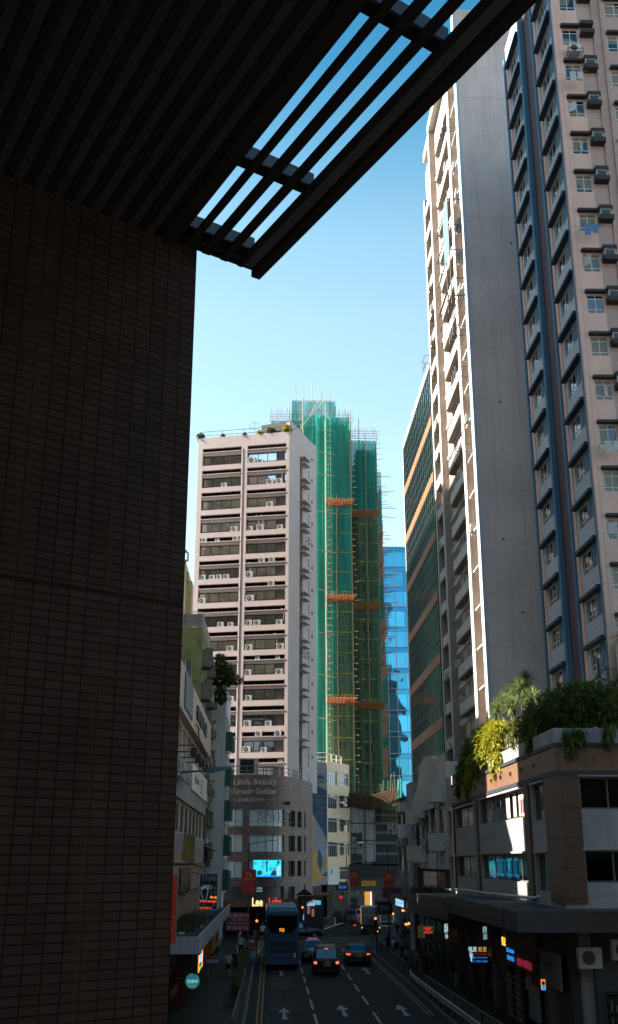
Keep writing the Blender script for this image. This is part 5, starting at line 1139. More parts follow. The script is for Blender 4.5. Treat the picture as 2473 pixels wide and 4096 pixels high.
# ---------------------------------------------------------------- green walled building
GB = thing('green_building', 'mossy green rendered building with a tall narrow window and many concrete ledges', 'building', T(-6.3, 92.5, 0))
m_, nt, bs = new_mat('patchy_green_render'); n = N(nt, 'ShaderNodeTexNoise', Scale=.55, Detail=7.0, Roughness=.65); L(nt, coords(nt), n.inputs['Vector'])
c = mixc(nt, ramp(nt, n.outputs[0], [(.38, 0.0), (.62, 1.0)]), (.17, .21, .085), (.34, .35, .14)); n2 = N(nt, 'ShaderNodeTexNoise', Scale=1.4, Detail=8.0, Roughness=.8); L(nt, coords(nt), n2.inputs['Vector'])
c = mixc(nt, ramp(nt, n2.outputs[0], [(.64, 0.0), (.68, .7)]), c, (.40, .38, .30)); L(nt, wear(nt, c, .25, .4, .35, (.06, .07, .03)), bs.inputs['Base Color']); bs.inputs['Roughness'].default_value = .9; mt_grw = m_
m = MB(); m.wall(-8, 0, 8, 27.3, [(-1.42, -.82, 21.95, 24.5)], 0, .25); m.build('end_wall', mt_grw, GB, T(-6.27, 92.5, 0)); m = MB(); m.box(-14, -6.29, 92.8, 107.9, 0, 27.2); m.build('body', mt_grw, GB)
winproto(.6, 2.55, 1, 1, .07, mt_alw, glass('frosted_glass', (.16, .17, .18), .3, .1, 1)).place(GB, T(-6.27-1.42, 92.6, 21.95))
M2 = T(-6.28, 92.5, 0, PI/2)
hs_ = []
for i in range(7): hs_ += [(1.6, 3.2, 23.0-2.85*i, 24.6-2.85*i), (5.2, 7.2, 23-2.85*i, 24.6-2.85*i), (9.5, 12, 23-2.85*i, 24.6-2.85*i)]
m = MB(); m.wall(0, 15.4, 6, 27.3, hs_, -.01, .2); m.build('street_wall', mt_grw, GB, M2); wg = winproto(1.6, 1.6, 2, [.3], .06, mt_alw, winm)
for a, c, z0, z1 in hs_: wg.place(GB, M2 @ T(a, .1, z0))
mt_lg = paint('mossy_concrete', (.20, .185, .15), .9, .4, 1, .6, dirt=(.06, .065, .05)); mt_grb = paint('green_sheet', (.10, .16, .10), .8, .3, 1)
led = Proto(lambda p, M: (lambda q: (q.box(0, .12, -.75, -.001, -.75, .75), q.box(.12, 1.7, -.78, -.7, -.75, -.1), q.box(.12, 1.7, -.7, -.001, -.8, -.7), q.build('window_box', mt_lg, p, M))[3])(MB()))
for i in range(7):
    for x, dz in ((.25, 0), (4.2, .9), (8.4, .4), (12.3, 1.0)): led.place(GB, M2 @ T(x, 0, 24.6-2.85*i+dz))
for i, (x, z) in enumerate(((5, 21.5), (1, 18.3), (5.5, 15.8), (9, 14.0), (1.2, 12.3), (6, 9.9), (2, 9.0), (9.5, 19.4))): oa.place(GB, T(-5.45, 92.5+x, z))
for x, z in ((2, 12.0), (5.5, 10.4)): box('sheet_panel', mt_grb, (x, x+1.4, -.95, -.85, z, z+.9), GB, M2)
m = MB(); m.prism_x([(-1.6, 8.3), (0, 9.0), (0, 9.15), (-1.6, 8.4)], 0, 7); m.build('canvas_awning', MT_BLACK, GB, M2)
m = MB(); 
for i in range(26): x = -14+i*.3; m.box(x, x+.04, 92.45, 92.48, 27.3, 28.7)
for z in (27.34, 28.0, 28.66): m.box(-14, -6.3, 92.44, 92.49, z, z+.05)
for i in range(40): y = 92.5+i*.3; m.box(-6.33, -6.30, y, y+.04, 27.3, 28.7)
m.box(-6.34, -6.29, 92.5, 105, 28.66, 28.71); m.build('roof_railing', paint('cream_railing', (.50, .46, .42), .6, .2, 2, bmp=0), GB)
box('roof_screen', paint('weathered_board', (.34, .30, .28), .8, .3, 1.5, .5), (-14, -6.35, 92.55, 92.6, 27.35, 28.5), GB)
# ---------------------------------------------------------------- white building with green rounded window grilles
WB_ = thing('white_building', 'slim white rendered building with green rounded window grilles, left side', 'building', T(-4.7, 108, 0))
mt_wh = paint('white_building_render', (.62, .62, .64), .85, .12, .6, .25)
m = MB(); m.box(-12, -4.68, 108, 108.2, 0, 24.2); m.box(-12, -4.95, 108.2, 119, 0, 24); m.box(-12, -4.6, 107.9, 119.0, 24.2, 24.5); m.build('wall', mt_wh, WB_)
M3 = T(-4.66, 108, 0, PI/2); hs_ = [(1.0, 5.0, 5.6+3.45*i, 7.9+3.45*i) for i in range(5)]+[(6.5, 10, 5.6+3.45*i, 7.9+3.45*i) for i in range(5)]
m = MB(); m.wall(0, 11, 4.6, 24.2, hs_, 0, .2); m.build('street_wall', mt_wh, WB_, M3); ww = winproto(4.0, 2.3, 4, [.35], .06, mt_alw, winm); ww2 = winproto(3.5, 2.3, 4, [.35], .06, mt_alw, winm)
for i, (a, c, z0, z1) in enumerate(hs_): (ww if i < 5 else ww2).place(WB_, M3 @ T(a, .1, z0))
mt_gg2 = paint('green_iron', (.02, .10, .075), .6, .2, 2, bmp=0)
def grille(p, M):
    q = MB(); k = 12
    for i in range(k):
        z = i*.155; q.tube([(0, 0, z)]+[(1.7-1.7*math.cos(PI*j/8), -.75*math.sin(PI*j/8)**.6, z) for j in range(1, 8)]+[(3.4, 0, z)], .035, 4)
    for j in range(0, 9, 2): x, y = 1.7-1.7*math.cos(PI*j/8), -.75*math.sin(PI*j/8)**.6 if 0 < j < 8 else 0; q.tube([(x, y, 0), (x, y, 1.75)], .03, 4)
    q.box(-.05, .02, -.6, 0, -.05, 1.9); return q.build('window_grille', mt_gg2, p, M)
gp = Proto(grille)
for z in (18.1, 14.7, 11.4, 8.1, 4.9): gp.place(WB_, M3 @ T(.5, 0, z))
# shop sign tower of the left pavement : flanking low building behind the crossing
LL = thing('cafe', 'cafe front with a wide timber fascia at the foot of the brick podium', 'shop', T(0, 119, 0)); mt_tim = tiles('timber_fascia', (.30, .15, .07), (.25, .12, .06), (.10, .05, .03), 40, .22, .02, .6, .3, 0, .1)
box('fascia', mt_tim, (-6.5, 2.9, 118.3, 118.6, 3.0, 3.75), LL); box('canopy_top', mt_tim, (-6.5, 2.9, 118.6, 119.8, 3.5, 3.75), LL); box('glazing', mt_shopg, (-6.5, 2.5, 118.9, 119, .2, 3.0), LL)
text('lettering', 'Lee', glow('warm_white_letters', (1.0, .72, .36), 1.3), LL, T(-1.35, 118.25, 3.5), w=1.1, h=.85, bold=.02); text('lettering', 'Labs', glow('red_letters', (.9, .05, .03), 1.2), LL, T(.5, 118.25, 3.55), w=1.3, h=.75, bold=.01)
# ================================================================ vehicles
mt_tyre = paint('tyre_rubber', (.015, .015, .015), .85, .2, 3, bmp=0)
def carpaint(name, col, rough=.3, metal=.0):
    m = paint(name, col, rough, .08, 2, bmp=0, metal=metal); m.node_tree.nodes['Principled BSDF'].inputs['Coat Weight'].default_value = .25; return m
mt_cgl = glass('car_glass', (.05, .075, .10), .03, .02, .8, vari=.1)
mt_tl = glow('tail_light_lit', (1.0, .10, .04), 2.2); mt_tl2 = glow('amber_lit', (1.0, .45, .12), 1.6); mt_tld = paint('tail_light_red', (.20, .01, .01), .25, .1, 1, bmp=0)
mt_plate = paint('yellow_plate', (.40, .25, .03), .5, .1, 1, bmp=0)
def wheel(par, M, x, y, r=.32, w=.2):
    q = MB(); q.disc_x(y, r, r, x, x+w, 20); o = q.build('wheel', mt_tyre, par, M)
    q = MB(); q.disc_x(y, r, r*.62, x-.004 if x < 0 else x+.01, x+w-.01 if x < 0 else x+w+.004, 14); q.build('rim', MT_STEEL, o, M)
def car(M, lab, col, L_=4.6, Wd=1.82, H=1.45, kind='sedan', cat='car', name='car', lights='thin', plate='MA 6180', rw=None, group=None):
    """tail at y=0, nose at y=L_; body is lofted from cross-sections, glazing is set proud of the cabin"""
    o = thing(name, lab, cat, M, group); h = Wd/2
    if kind == 'sedan':   st = [(0, .42, .95, .86), (.12, .3, 1.02, .93), (.8, .2, 1.02, 1), (2.2, .18, .93, 1), (3.3, .18, .92, 1), (4.2, .2, .78, .96), (4.55, .28, .62, .86), (4.6, .35, .55, .80)]; cab = [(.35, 1.0, .86, .5), (1.25, 1.0, H, .66), (2.5, .92, H, .68), (3.35, .9, .93, .8)]
    elif kind == 'mpv':   st = [(0, .35, 1.08, .92), (.1, .28, 1.12, .98), (1, .22, 1.1, 1), (3.2, .2, 1.05, 1), (4.2, .2, 1.0, .97), (4.75, .28, .8, .88), (4.8, .35, .7, .82)]; cab = [(.06, 1.08, 1.1, .9), (.28, 1.08, H-.05, .8), (.6, 1.08, H, .8), (2.8, 1.02, H-.02, .8), (3.9, 1.0, 1.08, .88)]
    else:                 st = [(0, .38, 1.0, .9), (.1, .3, 1.05, .96), (1, .25, 1.05, 1), (3.1, .24, 1.02, 1), (4.1, .24, .95, .97), (4.6, .3, .8, .88), (4.65, .4, .7, .8)]; cab = [(.15, 1.0, 1.05, .85), (.6, 1.0, H-.04, .74), (1.2, 1.0, H, .74), (2.5, 1.0, H-.03, .74), (3.4, .95, 1.0, .86)]
    s = L_/st[-1][0]
    m = MB(); rings = []
    for y, z0, z1, wf in st:
        w_ = h*wf; rings.append([(-w_*.92, y*s, z0), (w_*.92, y*s, z0), (w_, y*s, z0+(z1-z0)*.35), (w_, y*s, z0+(z1-z0)*.72), (w_*.9, y*s, z1), (-w_*.9, y*s, z1), (-w_, y*s, z0+(z1-z0)*.72), (-w_, y*s, z0+(z1-z0)*.35)])
    m.ring(rings); bo = m.build('body', col, o, M, smooth=True, bevel=0)
    m = MB(); rings = []
    for y, z0, z1, wf in cab:
        w_ = h*wf; wb_ = h*.9; zb = min(z0, z1-.01)
        rings.append([(-wb_, y*s, zb), (wb_, y*s, zb), (w_, y*s, z1-.04), (w_*.88, y*s, z1), (-w_*.88, y*s, z1), (-w_, y*s, z1-.04)])
    m.ring(rings); m.build('cabin', col, o, M, smooth=True)
    # rear screen, windscreen and side glazing
    def lerp(a, b_, t): return a+(b_-a)*t
    a0, a1_ = cab[0], cab[1]
    if rw: t0, t1 = rw
    else: t0, t1 = .18, .92
    y0, y1 = lerp(a0[0], a1_[0], t0)*s, lerp(a0[0], a1_[0], t1)*s; z0, z1 = lerp(a0[2], a1_[2], t0), lerp(a0[2], a1_[2], t1); wa, wb_ = h*lerp(max(a0[3], .78), a1_[3], t0)*.92, h*a1_[3]*.92
    if kind == 'mpv': y0 = y1 = None; m = MB(); m.quad([(-h*.8, .0, 1.14), (h*.8, .0, 1.14), (h*.74, .21*s, H-.16), (-h*.74, .21*s, H-.16)]); 
    else: m = MB(); m.quad([(-wa, y0-.03, z0+.02), (wa, y0-.03, z0+.02), (wb_, y1-.03, z1+.015), (-wb_, y1-.03, z1+.015)])
    m.build('rear_window', mt_cgl, o, M)
    a0, a1_ = cab[-2], cab[-1]; m = MB(); m.quad([(h*a0[3]*.9, lerp(a0[0], a1_[0], .08)*s+.03, a0[2]-.03), (-h*a0[3]*.9, lerp(a0[0], a1_[0], .08)*s+.03, a0[2]-.03), (-h*.84, lerp(a0[0], a1_[0], .92)*s+.03, a1_[2]+.05), (h*.84, lerp(a0[0], a1_[0], .92)*s+.03, a1_[2]+.05)]); m.build('windscreen', mt_cgl, o, M)
    for sd in (-1, 1):
        wt_ = h*(cab[1][3]+.015); wl = h*.885
        for ya, yb in ((cab[1][0]*s+.05, (cab[1][0]+cab[-2][0])/2*s-.04), ((cab[1][0]+cab[-2][0])/2*s+.04, cab[-2][0]*s+.15)):
            m = MB(); zz0, zz1 = cab[1][1]+.06, H-.12; f = lambda z: sd*(wl+(wt_-wl)*(z-cab[1][1])/(H-.04-cab[1][1])+.012)
            m.quad([(f(zz0), ya, zz0), (f(zz0), yb, zz0), (f(zz1), yb-.08, zz1), (f(zz1), ya+.08, zz1)]); m.build('side_window', mt_cgl, o, M)
        m = MB(); m.box(sd*h-.02*sd if sd > 0 else -h-.2, sd*h+.2 if sd > 0 else -h+.02, (cab[-2][0]+.35)*s, (cab[-2][0]+.5)*s, 1.0, 1.14); m.build('wing_mirror', col, o, M)
        wheel(o, M, -h+.0 if sd < 0 else h-.2, .85*s); wheel(o, M, -h if sd < 0 else h-.2, (st[-1][0]-.85)*s)
        m = MB(); zl = .82 if kind != 'mpv' else .92
        if lights == 'thin': m.box(sd*h*.84-.20, sd*h*.84+.16 if sd < 0 else sd*h*.84+.06, -.03, .1, zl-.0, zl+.05); m.box(sd*h*.84-.20 if sd > 0 else sd*h*.84-.1, sd*h*.84-.1 if sd > 0 else sd*h*.84+.1, -.028, .08, zl-.06, zl-.03)
        else: m.box(sd*h*.86-.1, sd*h*.86+.1, -.03, .1, zl-.14, zl+.02)
        m.build('tail_light', mt_tl if lights != 'off' else mt_tld, o, M)
    box('number_plate', mt_plate, (-.26, .26, -.045, .0, .62, .75), o, M); text('lettering', plate, MT_BLACK, o, M @ T(0, -.047, .685), w=.44, h=.09, ext=.003)
    box('bumper', MT_BLACK, (-h*.8, h*.8, -.02, .1, .3, .42), o, M)
    return o
c1 = car(T(6.82, 87.0, 0, 0), 'dark grey saloon with thin red tail lights, waiting in the right lane', carpaint('dark_grey_car_paint', (.045, .05, .055)), L_=4.9, Wd=1.9, H=1.42, rw=(.1, .95))
c2 = car(T(3.95, 79.6, 0, 0), 'black people carrier with lit tail lights in the middle lane', carpaint('black_car_paint', (.012, .013, .015)), L_=4.8, Wd=1.78, H=1.9, kind='mpv', cat='van', name='people_carrier', lights='block', plate='MK 8361')
box('chrome_strip', MT_STEEL, (-.7, .7, -.035, 0, 1.0, 1.03), c2, T(3.95, 79.6, 0)); box('brake_light', mt_tl, (-.12, .12, .13, .2, 1.74, 1.78), c2, T(3.95, 79.6, 0))
c3 = car(T(3.45, 89.9, 0, 0), 'silver taxi with a purple roof sign behind the black people carrier', carpaint('silver_car_paint', (.30, .31, .33), metal=.5), L_=4.5, Wd=1.75, H=1.55, lights='off', cat='taxi', name='taxi', plate='TX 902')
box('roof_sign', glow('violet_sign', (.35, .12, .30), .35), (-.4, .4, 1.9, 2.1, 1.55, 1.70), c3, T(3.45, 89.9, 0)); text('lettering', 'TAXI的士', MT_WHITE, c3, T(3.45, 91.79, 1.625), w=.6, h=.09)
c4 = car(T(.7, 117.2, 0, -PI/2), 'black sport utility car crossing the junction to the right', carpaint('black_car_paint', (.012, .013, .015)), L_=4.75, Wd=1.85, H=1.6, kind='suv', lights='off', plate='')
c5 = car(T(10.2, 143.7, 0, rad(-24)), 'dark van with pink and blue swirls painted on its body, parked by the far kerb', carpaint('pink_van_paint', (.28, .05, .14)), L_=4.7, Wd=1.8, H=1.75, kind='mpv', cat='van', name='painted_van', lights='off', plate='VH 2033')
M5 = T(10.2, 143.7, 0, rad(-24)); mt_cy = paint('cyan_swirl', (.04, .30, .42), .4, .1, 1, bmp=0)
for pts in ([(-.6, -.035, .5), (-.6, -.035, .8), (-.4, -.035, .9), (-.25, -.035, .7), (-.4, -.035, .55), (0, -.035, .6), (.4, -.035, .8), (.8, -.035, .9)], [(.92, .2, .75), (.93, .8, 1.0), (.93, 1.4, .95), (.93, 1.8, .6)]):
    m = MB(); m.tube(pts, .06, 5); m.build('swirl', mt_cy, c5, M5, smooth=True)
box('roof_panel', MT_BLACK, (-.68, .68, .5, 2.9, 1.735, 1.765), c5, M5)
# double-deck bus
BM = T(.9, 84.3, 0); BU = thing('double_decker_bus', 'blue double-decker bus seen from behind with an orange route number', 'bus', BM)
mt_bus = carpaint('bus_blue', (.004, .075, .15), .5); mt_bus2 = carpaint('bus_dark_blue', (.012, .07, .125), .4)
m = MB(); rings = []
for y, z0, z1, w_ in ((0, .5, 3.95, 1.18), (.06, .34, 4.05, 1.24), (.35, .3, 4.22, 1.25), (11.6, .3, 4.25, 1.25), (11.9, .32, 4.1, 1.2), (12, .5, 3.9, 1.1)):
    c_ = .16; rings.append([(-w_, y, z0), (w_, y, z0), (w_, y, z1-c_*1.4), (w_-c_*.5, y, z1-c_*.4), (w_-c_*1.4, y, z1), (-w_+c_*1.4, y, z1), (-w_+c_*.5, y, z1-c_*.4), (-w_, y, z1-c_*1.4)])
m.ring(rings); m.build('body', mt_bus, BU, BM)
box('roof', paint('bus_roof_grey', (.22, .28, .30), .6, .2, 1), (-1.05, 1.05, .5, 11.5, 4.24, 4.27), BU, BM)
m = MB(); m.prism_y([(-1.1, 2.95), (-.7, 2.5), (.7, 2.5), (1.1, 2.95), (1.12, 3.75), (-1.12, 3.75)], -.06, .02); m.build('rear_window', glass('bus_glass', (.03, .04, .05), .05, .02, .5), BU, BM)
text('route_number', '90B', glow('orange_led', (1.0, .30, .02), 1.3), BU, BM @ T(-.02, -.07, 2.72), w=.38, h=.26, ext=.004)
box('engine_grille', MT_BLACK, (-1.0, 1.0, -.03, .02, 1.6, 1.98), BU, BM); m = MB(); m.prism_y([(-.95, 1.38), (-.7, 1.16), (.7, 1.16), (.95, 1.38), (.95, 1.46), (-.95, 1.46)], -.03, .02); m.build('lower_grille', MT_BLACK, BU, BM)
for i in range(6): box('grille_bar', mt_bus2, (-.98, .98, -.045, -.03, 1.62+i*.06, 1.635+i*.06), BU, BM)
text('lettering', '城巴 Citybus', paint('bus_lettering', (.20, .34, .42), .5, .1, 1, bmp=0), BU, BM @ T(0, -.02, .98), w=1.15, h=.17, ext=.01)
box('number_plate', mt_plate, (-.3, .3, -.04, .02, .42, .55), BU, BM); text('lettering', 'FY 8091', MT_BLACK, BU, BM @ T(0, -.045, .485), w=.5, h=.09, ext=.003)
for sd in (-1, 1):
    for z in (2.42, 2.55): m = MB(); m.disc_y(sd*1.02, z, .055, -.035, .05, 12); m.build('marker_light', mt_tld, BU, BM)
    for z in (.68, .86, 1.02): m = MB(); m.disc_y(sd*1.1, z, .06, -.02, .1, 12); m.build('tail_light', mt_tld, BU, BM)
    for i in range(7):
        box('side_window', mt_cgl, (sd*1.25 if sd > 0 else -1.262, sd*1.25+.012 if sd > 0 else -1.25, .5+i*1.6, 1.95+i*1.6, 2.75, 3.7), BU, BM)
        if i > 1: box('side_window', mt_cgl, (sd*1.25 if sd > 0 else -1.262, sd*1.25+.012 if sd > 0 else -1.25, .5+i*1.6, 1.95+i*1.6, 1.2, 2.1), BU, BM)
    for y in (2.2, 3.4, 9.5): wheel(BU, BM, -1.24 if sd < 0 else .95, y, .48, .28)
box('notice', MT_WHITE, (.86, 1.02, -.025, .02, .85, 1.12), BU, BM); box('bumper', mt_bus2, (-1.2, 1.2, -.08, .1, .34, .6), BU, BM); box('seam', MT_BLACK, (-1.15, 1.15, -.012, .02, 2.30, 2.315), BU, BM)
# white box truck
KM = T(11.0, 123.4, 0, rad(-6)); TK = thing('box_truck', 'white box truck with a shield mark and red and yellow striped board, seen from behind', 'truck', KM)
mt_tr = paint('truck_white', (.34, .34, .33), .5, .25, 1.2, .3); box('cargo_box', mt_tr, (-1.02, 1.02, 0, 5.2, .95, 2.72), TK, KM, bevel=.03); box('roof', paint('truck_roof', (.36, .42, .46), .5, .1, 1), (-1.05, 1.05, -.05, 5.2, 2.72, 2.78), TK, KM)
box('tail_lift', paint('tail_lift_grey', (.20, .20, .20), .5, .2, 1), (-.65, .55, -.08, -.001, 1.0, 1.75), TK, KM); box('cab', mt_tr, (-.95, .95, 5.4, 7, .5, 2.3), TK, KM, bevel=.1); box('chassis', MT_BLACK, (-.9, .9, .1, 6.8, .45, .93), TK, KM)
m = MB(); m.prism_y([(-.12, 1.52), (0, 1.57), (.12, 1.52), (.1, 1.32), (0, 1.2), (-.1, 1.32)], -.1, -.08); m.build('shield_mark', MT_BLACK, TK, KM); text('lettering', 'SHIELDBOX', MT_BLACK, TK, KM @ T(0, -.09, 1.1), w=.4, h=.06, ext=.003)
for i in range(5): box('hazard_stripe', paint('sign_red', (.25, .03, .03)) if i % 2 else mt_plate, (-.96, -.76, -.02, .001, 1.05+i*.17, 1.21+i*.17), TK, KM)
for x in (-.95, .95): box('tail_light', mt_tl2, (x-.06, x+.06, -.03, .0, .62, .72), TK, KM)
box('bumper', MT_BLACK, (-1.0, 1.0, -.1, .02, .35, .6), TK, KM); box('number_plate', mt_plate, (-.25, .25, -.12, -.1, .42, .54), TK, KM); box('horizontal_rail', MT_STEEL, (-1.03, 1.03, -.02, .0, 2.2, 2.24), TK, KM)
m = MB(); m.disc_y(-.2, 2.62, .05, -.06, 0, 10); m.build('rear_camera', MT_WHITE, TK, KM)
for x in (-.98, .72):
    for y in (1.2, 6.0): wheel(TK, KM, x, y, .4, .26)
MC = thing('motorbike', 'small motorbike with a red light squeezed left of the box truck', 'motorbike', T(9.5, 126, 0)); MM = T(9.45, 126.0, 0, rad(-6))
for y in (.3, 1.6): m = MB(); m.disc_x(y, .3, .3, -.05, .05, 16); m.build('wheel', mt_tyre, MC, MM)
m = MB(); m.ring([[(-.12, 0, .6), (.12, 0, .6), (.1, 0, .85), (-.1, 0, .85)], [(-.15, .8, .45), (.15, .8, .45), (.15, .8, .8), (-.15, .8, .8)], [(-.1, 1.5, .6), (.1, 1.5, .6), (.08, 1.5, .95), (-.08, 1.5, .95)]]); m.build('body', MT_BLACK, MC, MM, smooth=True); box('tail_light', mt_tl, (-.14, .14, -.03, .0, .75, .83), MC, MM)
m = MB(); m.tube([(-.35, 1.35, 1.0), (0, 1.5, .95), (.35, 1.35, 1.0)], .02, 5); m.build('handlebar', MT_STEEL, MC, MM); box('top_box', MT_BLACK, (-.2, .2, -.05, .35, .86, 1.2), MC, MM)
# ================================================================ barriers, fences
def fence(name, lab, pts, h=1.0, mt=None, bars=True, step=1.9, grp=None):
    o = thing(name, lab, 'railing', T(*pts[0]), grp); mt = mt or paint('railing_grey', (.13, .14, .15), .5, .3, 2, bmp=0)
    P = [Vector(p) for p in pts]; m = MB(); m.tube([p+Vector((0, 0, h)) for p in P], .035, 6)
    if bars: m.tube([p+Vector((0, 0, .15)) for p in P], .022, 5)
    m.build('rail', mt, o)
    if bars:
        m = MB()
        for a, c in zip(P, P[1:]):
            k = int((c-a).length/.14)
            for i in range(k): q = a+(c-a)*i/k; m.box(q.x-.008, q.x+.008, q.y-.008, q.y+.008, q.z+.15, q.z+h)
        m.build('bar_infill', mt, o)
    for a, c in zip(P, P[1:]):
        k = max(1, round((c-a).length/step))
        for i in range(k+1): q = a+(c-a)*i/k; box('post', mt, (q.x-.03, q.x+.03, q.y-.03, q.y+.03, q.z, q.z+h), o)
    return o
fence('railing', 'close-barred pavement railing behind the crash barrier on the right', [(9.85, 44, .14), (9.6, 52, .14), (9.25, 68.5, .14)])
fence('railing', 'low open handrail along the right kerb beyond the crash barrier', [(8.95+.25, 76.5, .14), (9.2, 90.5, .14)], .95, bars=False, step=1.7)
fence('railing', 'grey panel railing by the stop line on the right', [(9.2, 91.0, .14), (9.3, 96.5, .14), (10.6, 99.0, .14)], 1.05)
fence('railing', 'pavement railing on the right beyond the junction', [(13.0, 119.9, .14), (14.6, 132, .14), (15.6, 143, .14)], 1.1)
fence('railing', 'pavement railing on the far left kerb in front of the shops', [(3.3, 121.5, .14), (5.1, 129, .14), (7.3, 137.5, .14)], 1.0)
CBR = thing('crash_barrier', 'long steel crash barrier along the right kerb', 'barrier', T(9, 60, 0))
m = MB(); pr = [(0, .42), (-.06, .46), (-.06, .52), (0, .57), (-.06, .62), (-.06, .70), (0, .74), (.02, .74), (.02, .42)]
P = [(9.35, 44), (9.2, 52), (9.05, 62), (8.98, 70), (9.05, 73.5), (9.35, 75.4)]
m.ring([[(x+a, y, z+.12) for a, z in pr] for x, y in P]); m.build('beam', paint('barrier_steel', (.25, .28, .31), .45, .2, 1, bmp=0, metal=.2), CBR)
for i in range(16): y = 44.5+i*2; box('post', MT_STEEL, (9.22-.012*(y-52) if False else 9.12+.02+(.2 if y < 50 else .1 if y < 60 else 0), 9.2+(.2 if y < 50 else .1 if y < 60 else 0), y, y+.12, .1, .8), CBR)
LFN = thing('railing', 'leaning handrail beside the left kerb planters', 'railing', T(-1.6, 56, 0)); m = MB(); m.tube([(-1.65, 52, .95), (-1.6, 60, 1.0), (-1.55, 68.5, 1.0), (-1.55, 76, 1.0)], .03, 6); m.build('rail', MT_STEEL, LFN)
for i in range(12): box('post', MT_STEEL, (-1.62, -1.57, 53+i*2, 53.05+i*2, .14, 1.0), LFN)
# planters with shrubs on the left kerb come with the plants
# ================================================================ street lamps, signals, signs on posts
mt_pole = paint('lamp_post_grey', (.09, .10, .11), .5, .2, 2, bmp=0); mt_red = paint('banner_red', (.62, .045, .03), .7, .25, 1.5, bmp=0); mt_gold = paint('banner_gold', (.85, .50, .16), .6, .1, 1, bmp=0); mt_rose = paint('banner_rose', (.75, .20, .09), .7, .2, 3, bmp=0)
def lamp(lab, x, y, h, arms, r=.075):
    o = thing('street_lamp', lab, 'street lamp', T(x, y, 0), 'street lamps'); m = MB(); m.tube([(x, y, .1), (x, y, h)], [r, r*.7], 8); m.build('post', mt_pole, o)
    for ax, ay in arms:
        m = MB(); m.tube([(x, y, h-.08), (x+ax*.7, y+ay*.7, h+.1), (x+ax, y+ay, h+.18)], .035, 6); m.build('arm', mt_pole, o)
        m = MB(); d = Vector((ax, ay, 0)).normalized(); e = Vector((-d.y, d.x, 0)); c = Vector((x+ax, y+ay, h+.18))
        m.ring([[c+e*w_*k+d*t+Vector((0, 0, zz)) for k, zz in ((-1, 0), (1, 0), (.7, th), (-.7, th))] for t, w_, th in ((0, .05, .05), (.25, .13, .1), (.6, .13, .07), (.8, .06, .03))]); m.build('lamp_head', paint('lamp_head_grey', (.26, .27, .28), .4, .1, 1, bmp=0), o)
    return o
lamp('street lamp by the left pavement, its arm crossing the brick podium windows', -1.85, 95, 9.05, [(1.6, 0)])
lamp('street lamp with a right-hand red banner before the far shops', 10.55, 100, 8.85, [(-1.6, 0)])
lamp('street lamp with two arms beside the cream block', 8.3, 122, 9.3, [(-1.5, 0), (1.2, 0)], .065)
# nearest lamp: only its long arm shows beside the tiled wall
NL = thing('street_lamp', 'nearest street lamp, its long dark arm reaching out from behind the tiled wall', 'street lamp', T(-7.0, 60, 0), 'street lamps')
m = MB(); m.tube([(-7.4, 60, .1), (-7.4, 60, 12.0)], [.11, .08], 8); m.build('post', mt_pole, NL); m = MB(); m.tube([(-7.4, 60, 12.1), (-5.5, 60, 12.22), (-3.6, 60, 12.33)], [.075, .065, .055], 8); m.build('arm', mt_pole, NL)
m = MB(); m.ring([[(x, 60-w_, z), (x, 60+w_, z), (x, 60+w_*.8, z+t), (x, 60-w_*.8, z+t)] for x, w_, z, t in ((-3.65, .07, 12.26, .16), (-3.3, .17, 12.2, .26), (-2.9, .19, 12.32, .22), (-2.4, .19, 12.42, .12), (-2.2, .12, 12.44, .06))]); m.build('lamp_head', paint('lamp_head_blue', (.10, .14, .17), .4, .2, 1, bmp=0), NL, smooth=False)
def banner76(lab, xc, y, z0, z1, w_, chinese=True):
    o = thing('banner', lab, 'banner', T(xc, y, z0), 'red anniversary banners on lamp posts'); h_ = z1-z0
    box('cloth', mt_red, (xc-w_/2, xc+w_/2, y, y+.02, z0, z1), o); 
    for z in (z0, z1): box('bar', MT_BLACK, (xc-w_/2-.03, xc+w_/2+.03, y-.01, y+.03, z-.02, z+.02), o)
    text('numeral', '76', mt_gold, o, T(xc, y-.01, z1-h_*.2), w=w_*.44, h=h_*.17)
    text('lettering', '熱烈慶祝' if chinese else 'CELEBRATING', mt_gold, o, T(xc, y-.01, z1-h_*.38), w=w_*.78, h=h_*.09, bold=.01)
    for i, s_ in enumerate(['中華人民共和國', '成立七十六周年'] if chinese else ['the 76th Anniversary of', 'the Founding of', "the People's Republic of China"]): text('lettering', s_, MT_WHITE, o, T(xc, y-.01, z1-h_*(.47+.045*i)), w=w_*(.6 if i else .68), h=h_*.03)
    for i in range(9):      # peony swirls
        a = RN.random(); cx, cz, rr = xc+(RN.random()-.5)*w_*.75, z0+h_*(.08+.22*RN.random()), w_*(.06+.08*RN.random()); m = MB(); m.tube([(cx+rr*math.cos(t*.7), y-.012, cz+rr*math.sin(t*.7)) for t in range(9)], w_*.012, 4); m.build('peony', mt_rose, o)
    return o
banner76('red 76 banner with English words on the left lamp post', -1.84, 94.85, 4.96, 6.88, 1.22, False)
banner76('red 76 banner in Chinese on the lamp post before the cream block', 8.29, 110, 5.3, 6.65, .84)
banner76('red 76 banner in Chinese on the right, above the brick terrace', 10.6, 99.85, 5.15, 6.68, .95)
PB = thing('lamp_post', 'slim grey post carrying the middle red banner', 'post', T(8.3, 110, 0)); m = MB(); m.tube([(8.3, 110.1, .1), (8.3, 110.1, 8.8)], .05, 8); m.build('post', mt_pole, PB); m = MB(); m.tube([(8.3, 110.1, 8.7), (9.2, 110.1, 8.85), (10, 110.1, 8.9)], .03, 6); m.build('arm', mt_pole, PB)
